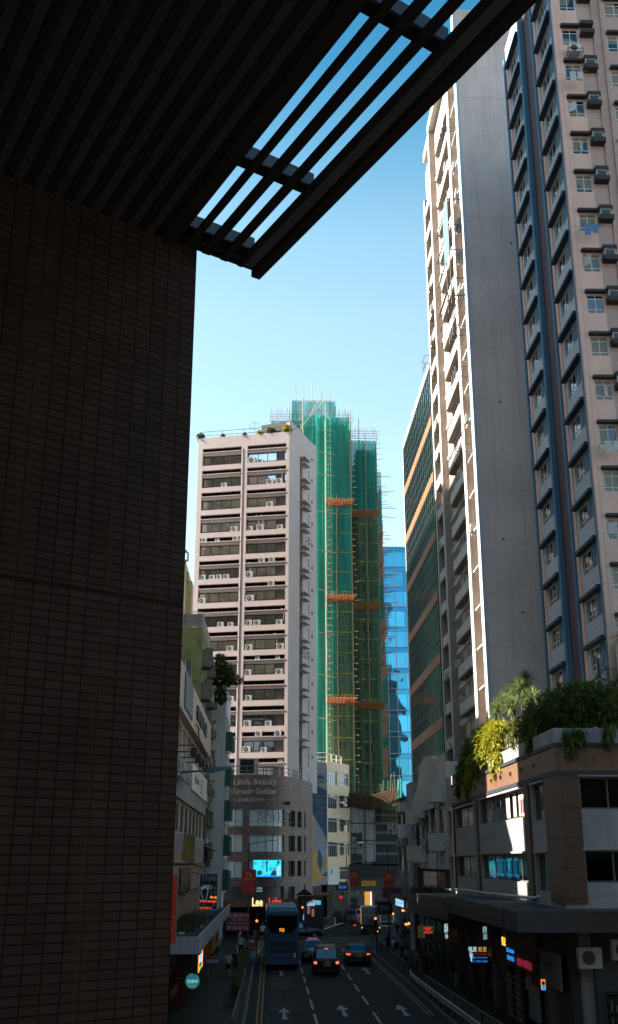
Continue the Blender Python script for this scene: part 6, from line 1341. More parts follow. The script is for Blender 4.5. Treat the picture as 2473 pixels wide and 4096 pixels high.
BL = thing('banner', 'tall dark red banner with gold peonies at the edge of the tiled wall', 'banner', T(-3.4, 38, 4.7), 'red anniversary banners on lamp posts')
q0, q1 = hy(640, 3500, 38), hy(700, 3775, 38)
box('cloth', mt_red, (q0.x, q1.x, 38, 38.02, q1.z, q0.z), BL); box('edge', MT_STEEL, (q1.x, q1.x+.035, 37.99, 38.03, q1.z-.03, q0.z), BL); text('lettering', '年', MT_WHITE, BL, T(q1.x-.28, 37.98, (q0.z+q1.z)/2-.0), h=.12)
for i in range(8): cx, cz, rr = q1.x-.08-.25*RN.random(), q1.z+.15+.6*RN.random(), .1+.06*RN.random(); m = MB(); m.tube([(cx+rr*math.cos(t*.7), 37.985, cz+rr*math.sin(t*.7)) for t in range(9)], .007, 4); m.build('peony', mt_rose, BL)
def signal(lab, x, y, h, heads, r=.055):
    o = thing('traffic_light', lab, 'traffic light', T(x, y, 0), 'traffic lights'); m = MB(); m.tube([(x, y, .1), (x, y, h)], r, 8); m.build('post', MT_BLACK, o)
    for dx, z, lit in heads:
        box('signal_head', MT_BLACK, (x+dx-.15, x+dx+.15, y-.28, y-.06, z-.75, z+.18), o, bevel=.02)
        m = MB(); m.disc_y(x+dx, z, .105, y-.29, y-.281, 16); m.build('red_lamp', glow('red_signal', (1.0, .16, .03), 3.0) if lit else MT_DARK, o)
        for k in (.26, .52): m = MB(); m.disc_y(x+dx, z-k, .1, y-.29, y-.281, 16); m.build('dark_lamp', MT_DARK, o)
        for k in (0, .26, .52): m = MB(); m.tube([(x+dx-.11, y-.28, z-k+.03), (x+dx-.1, y-.42, z-k+.09), (x+dx, y-.44, z-k+.13), (x+dx+.1, y-.42, z-k+.09), (x+dx+.11, y-.28, z-k+.03)], .015, 4); m.build('visor', MT_BLACK, o)
    return o
q = hy(1501, 3673, 96.5); signal('traffic light on red at the right end of the stop line', q.x+.1, 96.5, 4.4, [(-.1, q.z, True)]); SIG = bpy.data.objects
q = hy(1028, 3683, 97); signal('traffic light on red left of the bus', q.x+.0, 97, 3.3, [(.0, q.z, True)])
q = hy(1210, 3629, 121); signal('small traffic light on red beyond the bus, in front of the newsstand', q.x, 121, 4.0, [(0, q.z, True)])
q = hy(1511, 3725, 97); box('pedestrian_light', glow('orange_led', (1, .3, .02)), (q.x-.05, q.x+.05, 96.8, 96.85, q.z-.05, q.z+.05), [o for o in bpy.data.objects if o.get('label', '').startswith('traffic light on red at the right')][0])
def sign_post(lab, u, v0, v1, Y, bx):
    q = hy(u, v0, Y); o = thing('bus_stop_sign', lab, 'road sign', T(q.x, Y, 0), 'bus stop signs'); m = MB(); m.tube([(q.x, Y, .14), (q.x, Y, q.z)], .05, 8); m.build('post', paint('yellow_post', (.32, .20, .03), .6, .2, 1, bmp=0), o)
    h_ = .42
    for i, mt in enumerate((paint('yellow_plate', (.4, .25, .03)), MT_STEEL, MT_STEEL, MT_STEEL)): box('plate', mt, (q.x-.36, q.x+.36, Y-.05, Y-.02, q.z-h_*(i+1)+.03, q.z-h_*i), o)
    m = MB(); m.disc_y(q.x, q.z-.2, .13, Y-.07, Y-.051, 16); m.build('bus_symbol', MT_BLACK, o); text('lettering', '巴士站', MT_BLACK, o, T(q.x, Y-.055, q.z-.62), w=.5, h=.2)
sign_post('yellow topped bus stop sign near the newsstand shops', 1321, 3588, 3625, 130, 0); sign_post('yellow topped bus stop sign beside the shop with the awning', 1444, 3564, 3600, 140, 0)
HY = thing('fire_hydrant', 'yellow fire hydrant on the far left pavement', 'hydrant', T(*hz(1338, 3697, .14))); q = hz(1338, 3697, .14)
m = MB(); m.cyl((q.x, q.y), .14, .14, .75, 12); m.cyl((q.x, q.y), .2, .7, .8, 12); m.cyl((q.x, q.y), .14, .8, .98, 12, r1=.05); m.tube([(q.x-.3, q.y, .6), (q.x+.3, q.y, .6)], .08, 8); m.build('body', paint('hydrant_yellow', (.45, .26, .02), .5, .2, 2, bmp=0), HY)
BRL = thing('barrier_block', 'pair of red and white plastic road barriers at the left kerb end', 'barrier', T(-1.9, 94, 0)); q = hz(1010, 3787, .14)
m = MB(); m.prism_x([(q.y-.2, .14), (q.y+.2, .14), (q.y+.08, .95), (q.y-.08, .95)], q.x-.5, q.x+.35); m.build('block', paint('barrier_red', (.30, .03, .03), .6, .2, 1), BRL); box('white_panel', MT_WHITE, (q.x-.3, q.x+.15, q.y-.19, q.y-.15, .5, .75), BRL)
# ================================================================ hanging and shop signs
def board(lab, x0, x1, y, z0, z1, mt, lines, t=.12, name='shop_sign', frame=None, group=None, edge=MT_BLACK):
    o = thing(name, lab, 'sign', T((x0+x1)/2, y, z0), group); box('board', edge, (x0, x1, y, y+t, z0, z1), o); box('face', mt, (x0+.03, x1-.03, y-.012, y-.001, z0+.03, z1-.03), o)
    w_, h_ = x1-x0, z1-z0
    for s_, fx_, fz, fw_, fh, m_ in lines: text('lettering', s_, m_, o, T(x0+w_*fx_, y-.02, z0+h_*fz), w=w_*fw_, h=h_*fh, ext=.006)
    if frame: 
        for a in ((x0, x1, z0, z0+.04), (x0, x1, z1-.04, z1), (x0, x0+.04, z0+.04, z1-.04), (x1-.04, x1, z0+.04, z1-.04)): box('lit_edge', frame, (a[0], a[1], y-.03, y-.013, a[2], a[3]), o)
    return o
mt_purp = paint('dull_violet_letters', (.45, .40, .50), .5, .1, 1, bmp=0); gl_o = glow('orange_neon', (1, .28, .03)); gl_r = glow('red_neon', (1.0, .08, .02), 1.4); gl_b = glow('blue_neon', (.15, .5, .9)); mt_ob = paint('ochre_letters', (.75, .34, .05), .5, .1, 1, bmp=0)
th = board('black hanging sign reading THAI with a bead-lit foot outline', -4.76, -3.52, 75, 4.5, 6.8, MT_BLACK, [('THAI', .5, .87, .8, .15, mt_purp), ('B', .85, .60, .14, .1, mt_ob), ('1/F', .8, .46, .3, .1, mt_ob), ('Body', .8, .34, .36, .09, gl_o), ('Foot massage', .5, .235, .86, .085, gl_r), ('1/F - B', .5, .135, .7, .09, mt_purp), ('泰式按摩中心', .4, .06, .66, .04, gl_r)], frame=glow('bead_edge', (.08, .18, .25), .3))
m = MB(); fo = [(.18, .62), (.1, .52), (.13, .4), (.22, .33), (.25, .3)]; cx = -4.76+.42; pts = [(cx-.04+.24*math.cos(a)*(1 if math.sin(a) > 0 else .68), 74.97, 5.5+.42*math.sin(a)) for a in [2*PI*i/20 for i in range(21)]]; m.tube(pts, .014, 4)
for i, (dx, dz, r_) in enumerate(((-.26, .55, .07), (-.14, .62, .09), (0, .66, .09), (.13, .64, .1), (.29, .6, .12))): m.tube([(cx+dx+r_*math.cos(2*PI*k/8), 74.97, 5.38+dz*.9+r_*math.sin(2*PI*k/8)) for k in range(9)], .012, 4)
m.build('foot_outline', glow('bead_light', (.2, .42, .55), .45), th); m = MB(); m.tube([(-5.6, 75.1, 6.9), (-3.6, 75.1, 6.6)], .03, 5); m.build('bracket', MT_BLACK, th)
mt_mar = paint('maroon_sign', (.30, .035, .04), .6, .2, 1, .3); mt_sil = paint('silver_letters', (.75, .62, .62), .5, .1, 1, bmp=0)
board('maroon double-sided sign for a fashion and a jewellery shop over the left pavement', -3.55, -1.62, 90, 2.3, 3.72, mt_mar, [('地異牌名', .5, .82, .92, .2, mt_sil), ('MAY  FASHION', .55, .6, .58, .11, mt_sil), ('HANG HING JEWELLERY', .5, .4, .96, .11, mt_sil), ('寶珠興恒', .5, .18, .92, .22, mt_sil)])
q = hy(1868, 3782, 58)
fs = board('blue and white lit foot massage sign with two phone numbers', 10.09, 11.15, 58, 2.62, 3.5, MT_BLACK, [('華夏', .27, .78, .42, .27, glow('white_neon', (.45, .62, .70), 1)), ('名足', .74, .78, .42, .27, glow('amber_neon', (.85, .45, .05), .8)), ('FOOT MASSAGE', .62, .52, .68, .11, glow('dim_red_neon', (.4, .02, .02), .5)), ('☎ 2770 8970', .6, .33, .72, .11, glow('royal_blue_neon', (.02, .25, .75), .9)), ('☏ 9385 6036', .6, .13, .72, .11, MATS['royal_blue_neon'])])
m = MB(); m.prism_y([(10.25, 2.72), (10.31, 2.72), (10.33, 2.9), (10.37, 3.02), (10.35, 3.12), (10.22, 3.12), (10.2, 3.0), (10.24, 2.88)], 57.97, 57.985)
for k in range(5): m.disc_y(10.2+k*.04, 3.15+.012*k, .016+.003*k, 57.97, 57.985, 8)
m.build('foot_mark', glow('pale_foot_light', (.3, .55, .65), .9), fs)
tea = board('lit picture sign with a big red tea character', 8.6, 9.6, 66, 3.3, 4.02, glow('green_picture', (.05, .075, .02), .35), [('茶', .62, .5, .55, .8, glow('red_character', (.7, .03, .03), .8)), ('潮州名茶', .16, .5, .1, .75, mt_ob)])
board('dark red sign with a faint bowl and three characters', 8.78, 9.92, 64, 3.15, 3.68, paint('dull_red_sign', (.085, .018, .012), .7, .2, 1), [('周濼堂', .68, .62, .55, .38, paint('faint_letters', (.16, .10, .08), .6, .1, 1)), ('© © ©', .68, .25, .5, .16, MATS['faint_letters'])])
OS = thing('shop_sign', 'orange box sign with pale characters, seen edge-on under the canopy', 'sign', T(11, 68, 3)); box('box', paint('orange_sign', (.26, .075, .015), .6, .3, 1), (10.95, 11.2, 66.2, 70.1, 2.9, 3.8), OS); text('lettering', '周濼堂涼茶', paint('faint_orange_letters', (.40, .22, .10), .6, .1, 1), OS, T(10.94, 68.1, 3.4, -PI/2), w=3.0, h=.35)
ns2 = thing('neon_sign', 'white neon characters hung under the granite canopy', 'sign', T(11.3, 66, 4)); q = hy(1785, 3712, 66); text('lettering', '龢', glow('white_neon', (.45, .62, .7)), ns2, T(q.x, 66, q.z), w=.24, h=.52); text('lettering', '林', MATS['white_neon'], ns2, T(q.x, 66, q.z-.45), w=.2, h=.3)
ns3 = thing('neon_sign', 'broken white neon character outline right of the sunlit strip', 'sign', T(11, 56, 4)); q = hy(1940, 3732, 56); text('lettering', '鑽\n源', glow('cool_neon', (.25, .5, .5), .8), ns3, T(q.x, 56, q.z), w=.22, h=.62)
ns4 = thing('neon_sign', 'yellow lit pawn-shop style characters on the brown fascia', 'sign', T(11.9, 54, 4)); q = hx(2016, 3765, 12.0); text('lettering', '佳記', glow('yellow_neon', (1.0, .6, .08), 1.3), ns4, T(11.98, q.y, q.z, -PI/2), w=.9, h=.42); 
bf = thing('shop_sign', 'brown corrugated fascia with blue and red lit characters', 'sign', T(12, 54, 3)); p0, p1 = hx(1955, 3790, 12.0), hx(2045, 3858, 12.0)
box('panel', paint('brown_fascia', (.09, .05, .02), .7, .3, 1), (12.0, 12.1, 51.2, 57.6, 2.65, 4.35), bf); text('lettering', '電話 27708970', MATS['royal_blue_neon'], bf, T(11.98, 56.5, 3.35, -PI/2), w=1.7, h=.22); text('lettering', '港澳專線', MATS['royal_blue_neon'], bf, T(11.98, 56.5, 3.0, -PI/2), w=1.6, h=.22); text('lettering', '傳統中醫推拿', glow('dull_pink_neon', (.30, .02, .05), .6), bf, T(11.98, 53.5, 3.0, -PI/2), w=3.2, h=.38); text('lettering', '佳 灸', paint('dark_metal_letters', (.05, .045, .04), .5), bf, T(11.98, 54.8, 3.95, -PI/2), w=2.2, h=.6)
gs = thing('shop_sign', 'grey board with faint green handwriting, nearest sign on the right', 'sign', T(12, 49, 3)); box('panel', paint('grey_board', (.14, .14, .14), .7, .3, 1), (11.95, 12.05, 46.9, 50.4, 2.5, 3.9), gs); text('lettering', 'Shampoo.hk', paint('faint_green', (.05, .11, .10), .6), gs, T(11.93, 48.7, 3.4, -PI/2), w=1.7, h=.35)
os_ = thing('neon_sign', 'small red yellow and blue lit sign low on the right', 'sign', T(11.5, 46, 2.5)); q = hy(2173, 3938, 47.5); box('yellow_edge', glow('amber_neon', (.85, .45, .05)), (q.x-.09, q.x+.09, 47.45, 47.5, q.z-.2, q.z+.2), os_); box('blue_core', glow('royal_blue_neon', (.02, .25, .75)), (q.x-.065, q.x+.065, 47.43, 47.449, q.z-.22, q.z), os_); box('red_top', MATS['red_neon'], (q.x-.065, q.x+.065, 47.43, 47.449, q.z+.12, q.z+.21), os_); box('dark_core', MT_DARK, (q.x-.065, q.x+.065, 47.43, 47.449, q.z+.001, q.z+.119), os_)
up = thing('door_sign', 'narrow white sign reading upstairs under a red roundel', 'sign', T(12, 50, 2)); q = hy(2112, 3915, 50.5); box('plate', paint('dim_white_plate', (.28, .28, .30), .6), (q.x-.13, q.x+.13, 50.4, 50.44, q.z-.42, q.z+.08), up); text('lettering', '上\n壇', paint('sign_red', (.25, .03, .03)), up, T(q.x, 50.38, q.z-.17), w=.16, h=.4); m = MB(); m.disc_y(q.x, q.z+.2, .11, 50.4, 50.43, 16); m.build('roundel', paint('sign_red', (.25, .03, .03)), up)
mn = thing('poster', 'tall pale menu poster leaning by a shop door on the right', 'poster', T(11.9, 52, 1)); q0, q1 = hx(2034, 3945, 12.1), hx(2060, 4060, 12.1); box('sheet', paint('pale_poster', (.22, .25, .26), .6, .4, 6), (12.08, 12.1, 51.2, 53.4, .7, 2.2), mn)
hn = board('black block with the street number 299', 9.05, 10.32, 95, 3.3, 4.35, MT_BLACK, [('299', .47, .5, .62, .38, paint('number_grey', (.35, .35, .35), .5, .1, 1, bmp=0))], name='number_sign')
bl1 = thing('neon_sign', 'two lines of pale blue lit characters on the right canopy', 'sign', T(9.8, 86, 5)); q = hx(1590, 3608, 9.8); text('lettering', '寶湖酒家\n嘉湖海鮮', glow('pale_blue_lit', (.35, .60, .80), 1.2), bl1, T(9.82, q.y-1.2, q.z-.02, -PI/2), w=5.5, h=.5)
# far shops
sq = lambda u0, u1, v0, v1, Y: (hy(u0, v0, Y).x, hy(u1, v0, Y).x, Y, hy(u0, v1, Y).z, hy(u0, v0, Y).z)
board('blue lit hanging sign with three characters before the cream block', *sq(1346, 1394, 3538, 3561, 136), MT_BLACK, [('馬百良', .5, .55, .66, .55, glow('royal_blue_lit', (.03, .22, .8), .9))])
board('dark red hanging sign with five pale characters, far left shops', *sq(1259, 1330, 3567, 3586, 130), mt_mar, [('駿業鋼鐵閘', .5, .6, .8, .42, mt_sil)])
board('amber shop sign with two capitals beside the lit doorway', *sq(1445, 1505, 3522, 3546, 148.4), paint('amber_board', (.75, .36, .03), .6, .2, 1), [('JHC', .25, .45, .28, .42, MT_BLACK), ('日本城家品', .7, .45, .5, .3, mt_ob)])
ls = thing('shop', 'bright yellow lit shop doorway at the end of the street', 'shop', T(13, 148, 0)); a = sq(1459, 1489, 3567, 3640, 148.2); box('lit_interior', glow('shop_interior', (.75, .34, .04), .75), (a[0], a[1], 148.4, 148.5, .3, a[4]), ls); box('shelf', glow('shelf_goods', (.10, .25, .30), .5), (a[0]+.05, a[0]+1.0, 148.25, 148.38, .3, 1.4), ls); box('light_strip', glow('white_blue_strip', (.6, .8, 1.0), 3.0), (a[1]-.25, a[1]-.17, 148.0, 148.08, .3, a[4]), ls)
for i in range(5): box('goods', paint('goods_%d' % i, ((.3, .1, .05), (.1, .25, .1), (.35, .3, .1), (.1, .1, .3), (.3, .3, .3))[i], .7), (a[0]+.1+i*.3, a[0]+.32+i*.3, 148.05, 148.2, 1.5, 1.8+.1*(i % 2)), ls)
sw_ = thing('shop_row', 'grey shop fronts with an amber sign below the hoarding', 'shop', T(14, 148, 0)); m = MB(); m.box(10.6, a[0]-.02, 148.5, 148.9, .14, 5.4); m.box(a[1]+.02, 24, 148.5, 148.9, .14, 5.4); m.box(a[0], a[1], 148.5, 148.9, a[4], 5.4); m.build('wall', paint('far_shop_wall', (.09, .085, .08), .8, .4, .6, .3), sw_)
aw_ = thing('awning', 'pale green sloping awning over the magazine stall', 'awning', T(11, 148, 3)); a = sq(1373, 1432, 3567, 3580, 148); m = MB(); m.prism_x([(146.6, a[3]-.25), (148, a[4]+.1), (148, a[4]+.16), (146.6, a[3]-.2)], a[0], a[1]); m.build('canvas', paint('green_awning', (.16, .20, .13), .7, .3, 1), aw_)
st = thing('market_stall', 'stall stacked with pale magazines and boxes under the green awning', 'stall', T(11, 148, 0)); rs = random.Random(4)
for i in range(22): a0 = 9.9+rs.random()*2.0; z0_ = .6+rs.random()*2.1; box('goods_box', paint('stall_goods_%d' % (i % 4), ((.30, .29, .27), (.10, .10, .10), (.22, .14, .08), (.12, .16, .18))[i % 4], .8, .5, 8), (a0, a0+.3, 148.0+rs.random()*.2, 148.3, z0_, z0_+.24), st)
lan = thing('lantern', 'red paper lantern hanging at the far shops', 'lantern', T(9.6, 146, 3.5)); q = hy(1364, 3589, 146); m = MB(); m.cyl((q.x, 146), .08, q.z-.22, q.z-.1, 10, r1=.26); m.cyl((q.x, 146), .26, q.z-.1, q.z+.1, 10); m.cyl((q.x, 146), .26, q.z+.1, q.z+.2, 10, r1=.1); m.build('shade', glow('lantern_red', (.65, .03, .02), .6), lan)
nsd = thing('newsstand', 'small newsstand with a pitched dark roof and blue lit signs at the junction corner', 'kiosk', T(4.5, 123, 0)); q = hy(1215, 3575, 124)
m = MB(); m.prism_y([(q.x-.9, 4.0), (q.x+.1, 4.7), (q.x+1.1, 4.0)], 123, 125); m.build('roof', MT_BLACK, nsd); box('body', paint('kiosk_dark', (.05, .045, .045), .7), (q.x-.7, q.x+2.2, 123.6, 125, .14, 3.9), nsd)
text('lettering', '人间水果', glow('blue_white_lit', (.30, .65, 1.0), 1.6), nsd, T(hy(1244, 3615, 123.4).x, 123.4, hy(1244, 3615, 123.4).z), w=.85, h=.42); text('lettering', 'FRUIT JUICE', MATS['blue_white_lit'], nsd, T(hy(1244, 3622, 123.4).x, 123.38, hy(1244, 3622, 123.4).z), w=.8, h=.12); text('lettering', '水果王', gl_o, nsd, T(hy(1256, 3603, 123.4).x, 123.37, hy(1256, 3603, 123.4).z), w=.5, h=.16)
a = sq(1262, 1284, 3602, 3619, 123.5); box('blue_screen', glow('cyan_panel', (.10, .42, .60), .9), (a[0], a[1], 123.48, 123.52, a[3], a[4]), nsd); a = sq(1213, 1216, 3633, 3680, 123.5); box('blue_tube', glow('blue_strip', (.10, .35, .75), 1.2), (a[0], a[1], 123.45, 123.5, a[3], a[4]), nsd)
for u, v in ((1230, 3640), (1247, 3650)): a = sq(u, u+10, v-14, v+16, 123.4); box('price_board', glow('price_glow', (.50, .25, .16), .35), (a[0], a[1], 123.36, 123.4, a[3], a[4]), nsd)
# screen and posters on the brick podium
SCN = thing('video_screen', 'bright cyan video screen showing two clinic workers, on the brick podium', 'screen', T(-.4, 119.5, 6.8)); p_ = hy(1014, 3440, 119.3); p2 = hy(1125, 3508, 119.3)
m_, nt, bs = new_mat('screen_picture'); tcn = coords(nt, 1.2, 1, 1.2); vn = N(nt, 'ShaderNodeTexVoronoi', Scale=1.6); L(nt, tcn, vn.inputs['Vector']); cc = mixc(nt, ramp(nt, vn.outputs['Distance'], [(.15, 0.0), (.6, 1.0)]), (.01, .28, .38), (.03, .55, .68)); L(nt, cc, bs.inputs['Emission Color']); bs.inputs['Emission Strength'].default_value = .42; bs.inputs['Base Color'].default_value = (.02, .02, .02, 1)
box('case', MT_BLACK, (p_.x-.05, p2.x+.05, 119.32, 119.6, p2.z-.05, p_.z+.05), SCN); box('display', m_, (p_.x, p2.x, 119.3, 119.318, p2.z, p_.z), SCN)
gd = glow('screen_dark_figure', (.015, .09, .16), .5); gw_ = glow('screen_white_figure', (.35, .75, .85), .9); gf = glow('screen_skin', (.30, .22, .20), .5)
sxx = lambda f: p_.x+(p2.x-p_.x)*f; szz = lambda f: p2.z+(p_.z-p2.z)*f
def sp(pts, mt, y=119.292, nm='picture_shape'): q = MB(); q.quad([(sxx(a), y, szz(c)) for a, c in pts]); q.build(nm, mt, SCN)
sp([(.62, .08), (.85, .08), (.82, .38), (.72, .40), (.66, .28)], gd); sp([(.83, .1), (.99, .1), (.98, .62), (.9, .72), (.85, .55)], gw_); sp([(.72, .42), (.80, .42), (.80, .56), (.73, .56)], gf, 119.288); sp([(.86, .78), (.93, .78), (.93, .96), (.86, .96)], gd); sp([(.46, .3), (.51, .3), (.51, .95), (.46, .95)], gd, 119.295); [sp([(.30+.03*k, .5), (.32+.03*k, .5), (.32+.03*k, .9), (.30+.03*k, .9)], glow('screen_pale', (.05, .6, .7), .8), 119.294) for k in range(4)]; sp([(.15, .1), (.32, .14), (.28, .4), (.16, .36)], gd); sp([(0, 0), (1, 0), (1, .07), (0, .07)], glow('screen_ticker', (.02, .30, .85), .9), 119.286)
text('lettering', '700', gw_, SCN, T(sxx(.12), 119.28, szz(.9)), w=.35, h=.12)
op = thing('open_sign', 'pale neon frame reading OPEN at the foot of the brick podium', 'sign', T(-.6, 119.4, 4.5)); a = sq(1028, 1049, 3550, 3567, 119.4); g2_ = glow('pale_teal_neon', (.22, .42, .42), .9)
for b_ in ((a[0], a[1], a[3], a[3]+.03), (a[0], a[1], a[4]-.03, a[4]), (a[0], a[0]+.03, a[3], a[4]), (a[1]-.03, a[1], a[3], a[4])): box('lit_edge', g2_, (b_[0], b_[1], 119.38, 119.4, b_[2], b_[3]), op)
text('lettering', 'OPEN', g2_, op, T((a[0]+a[1])/2, 119.39, a[3]+.12), w=.42, h=.12); m = MB(); m.tube([(a[0]+.1+.04*i, 119.39, a[3]+.32+.05*math.sin(i)) for i in range(11)], .02, 4); m.build('swirl', g2_, op)
# street-level outdoor units on the front of the granite block (very dark corner)
for i, (u, v) in enumerate(((2320, 3805), (2455, 3772))):
    q = hy(u, v+70, 45.6); o = thing('air_conditioner', 'outdoor unit on the dark wall, lower right, %s' % ('left one' if i == 0 else 'right one cut by the frame'), 'air conditioner', T(q.x, 45.6, q.z), 'street-level air conditioners')
    box('casing', MT_AC, (q.x, q.x+.95, 45.62, 45.98, q.z, q.z+.78), o); m = MB(); m.disc_y(q.x+.4, q.z+.4, .27, 45.6, 45.618, 18); m.build('fan_grille', MT_GRILLE, o)

for i, (u, v, X_) in enumerate(((1612, 3642, 12.7), (1625, 3697, 12.7), (1637, 3694, 12.7), (1572, 3655, 12.7), (1712, 3585, 12.7))):
    q = hx(u, v, X_); o = thing('shop_lamp', 'small warm lamp in the right shops, %s' % ['highest, by the arch', 'left of a low pair', 'right of a low pair', 'farthest', 'nearest, above the tea sign'][i], 'lamp', T(q.x, q.y, q.z), 'warm lamps in the right shops'); m = MB(); m.cyl((12.7, q.y), .12, q.z-.1, q.z+.1, 8); m.build('bulb', glow('warm_bulb', (1.0, .42, .10), 1.4), o)
# ================================================================ people: one continuous skinned body, with clothes, hair and shoes as parts
def skinned(name, verts, edges, radii, roots, sub=1):
    me = bpy.data.meshes.new(name); me.from_pydata(verts, edges, []); o = bpy.data.objects.new('tmp', me); COL.objects.link(o)
    o.modifiers.new('Skin', 'SKIN').use_smooth_shade = True; lay = me.skin_vertices[0].data
    for i, r in enumerate(radii):
        lay[i].radius = (r, r) if not isinstance(r, tuple) else r; lay[i].use_root = i in roots
    if sub: o.modifiers.new('Sub', 'SUBSURF').levels = sub
    dg = bpy.context.evaluated_depsgraph_get(); out = bpy.data.meshes.new_from_object(o.evaluated_get(dg)); out.name = name
    bpy.data.objects.remove(o); return out
def pose(stride, armsw, bend=0.0, hold=None):
    s = stride; P = {}
    P['pel'] = (0, 0, .94); P['spi'] = (0, -.01, 1.12); P['che'] = (0, -.015, 1.30); P['nb'] = (0, 0, 1.45); P['nk'] = (0, -.015, 1.51); P['hd'] = (0, -.035, 1.60); P['ht'] = (0, -.02, 1.69); P['nose'] = (0, -.135, 1.585)
    for sd, n_ in ((-1, 'L'), (1, 'R')):
        k = sd*s; a = -sd*armsw
        P['hip'+n_] = (sd*.09, 0, .90); P['kn'+n_] = (sd*.10, -k*.22-.03, .50+abs(k)*.01); P['an'+n_] = (sd*.10, -k*.42+(.10 if k < 0 else 0), .085+(.06 if k < 0 and s else 0)); P['toe'+n_] = (sd*.12, P['an'+n_][1]-.15, .04+(.0 if k >= 0 else .0))
        P['sh'+n_] = (sd*.17, 0, 1.405); P['el'+n_] = (sd*.235, .03-a*.10, 1.13); P['wr'+n_] = (sd*.245, -.02-a*.26, .90+abs(a)*.04); P['pm'+n_] = (sd*.24, -.04-a*.29, .84)
        if hold and n_ in hold: P['wr'+n_] = (sd*.14, -.24, 1.14); P['pm'+n_] = (sd*.10, -.30, 1.18); P['el'+n_] = (sd*.235, -.02, 1.13)
    return P
def body_mesh(P, nm):
    names = list(P); idx = {n_: i for i, n_ in enumerate(names)}; V = [P[n_] for n_ in names]; R_ = {'pel': (.15, .105), 'spi': (.13, .095), 'che': (.16, .105), 'nb': .065, 'nk': .052, 'hd': (.075, .095), 'ht': .06, 'nose': .014}
    for n_ in 'LR': R_.update({'hip'+n_: .088, 'kn'+n_: .055, 'an'+n_: .036, 'toe'+n_: .035, 'sh'+n_: .055, 'el'+n_: .038, 'wr'+n_: .026, 'pm'+n_: (.034, .018)})
    rr = [R_[n_] for n_ in names]; E_ = [('pel', 'spi'), ('spi', 'che'), ('che', 'nb'), ('nb', 'nk'), ('nk', 'hd'), ('hd', 'ht'), ('hd', 'nose')]
    for n_ in 'LR': E_ += [('pel', 'hip'+n_), ('hip'+n_, 'kn'+n_), ('kn'+n_, 'an'+n_), ('an'+n_, 'toe'+n_), ('che', 'sh'+n_), ('sh'+n_, 'el'+n_), ('el'+n_, 'wr'+n_), ('wr'+n_, 'pm'+n_)]
    E_ = [(idx[a], idx[c]) for a, c in E_]
    for n_, sd in (('L', -1), ('R', 1)):       # five fingers, unequal and curled
        p = Vector(P['pm'+n_]); d = (p-Vector(P['wr'+n_])).normalized(); side = Vector((0, 1, 0)) if abs(d.y) < .7 else Vector((0, 0, 1))
        for k, (o_, ln) in enumerate(((-.026, .055), (-.009, .068), (.009, .064), (.026, .050))):
            a = p+side*o_+d*.02; i0 = len(V); V.append(tuple(a)); V.append(tuple(a+d*ln*.6)); V.append(tuple(a+d*ln+Vector((-sd*.018, 0, 0)))); rr += [.009, .0085, .0075]; E_ += [(idx['pm'+n_], i0), (i0, i0+1), (i0+1, i0+2)]
        a = p-side*.03-d*.02; i0 = len(V); V.append(tuple(a)); V.append(tuple(a-side*.02+d*.03)); rr += [.010, .009]; E_ += [(idx['pm'+n_], i0), (i0, i0+1)]
    return skinned(nm, V, E_, rr, [idx['pel']])
def sub_mesh(P, nm, keys, edges, rad_):
    idx = {k: i for i, k in enumerate(keys)}; return skinned(nm, [P[k] for k in keys], [(idx[a], idx[c]) for a, c in edges], [rad_[k] for k in keys], [0])
def mid(a, b_, t): return tuple(Vector(a).lerp(Vector(b_), t))
POSES = {}
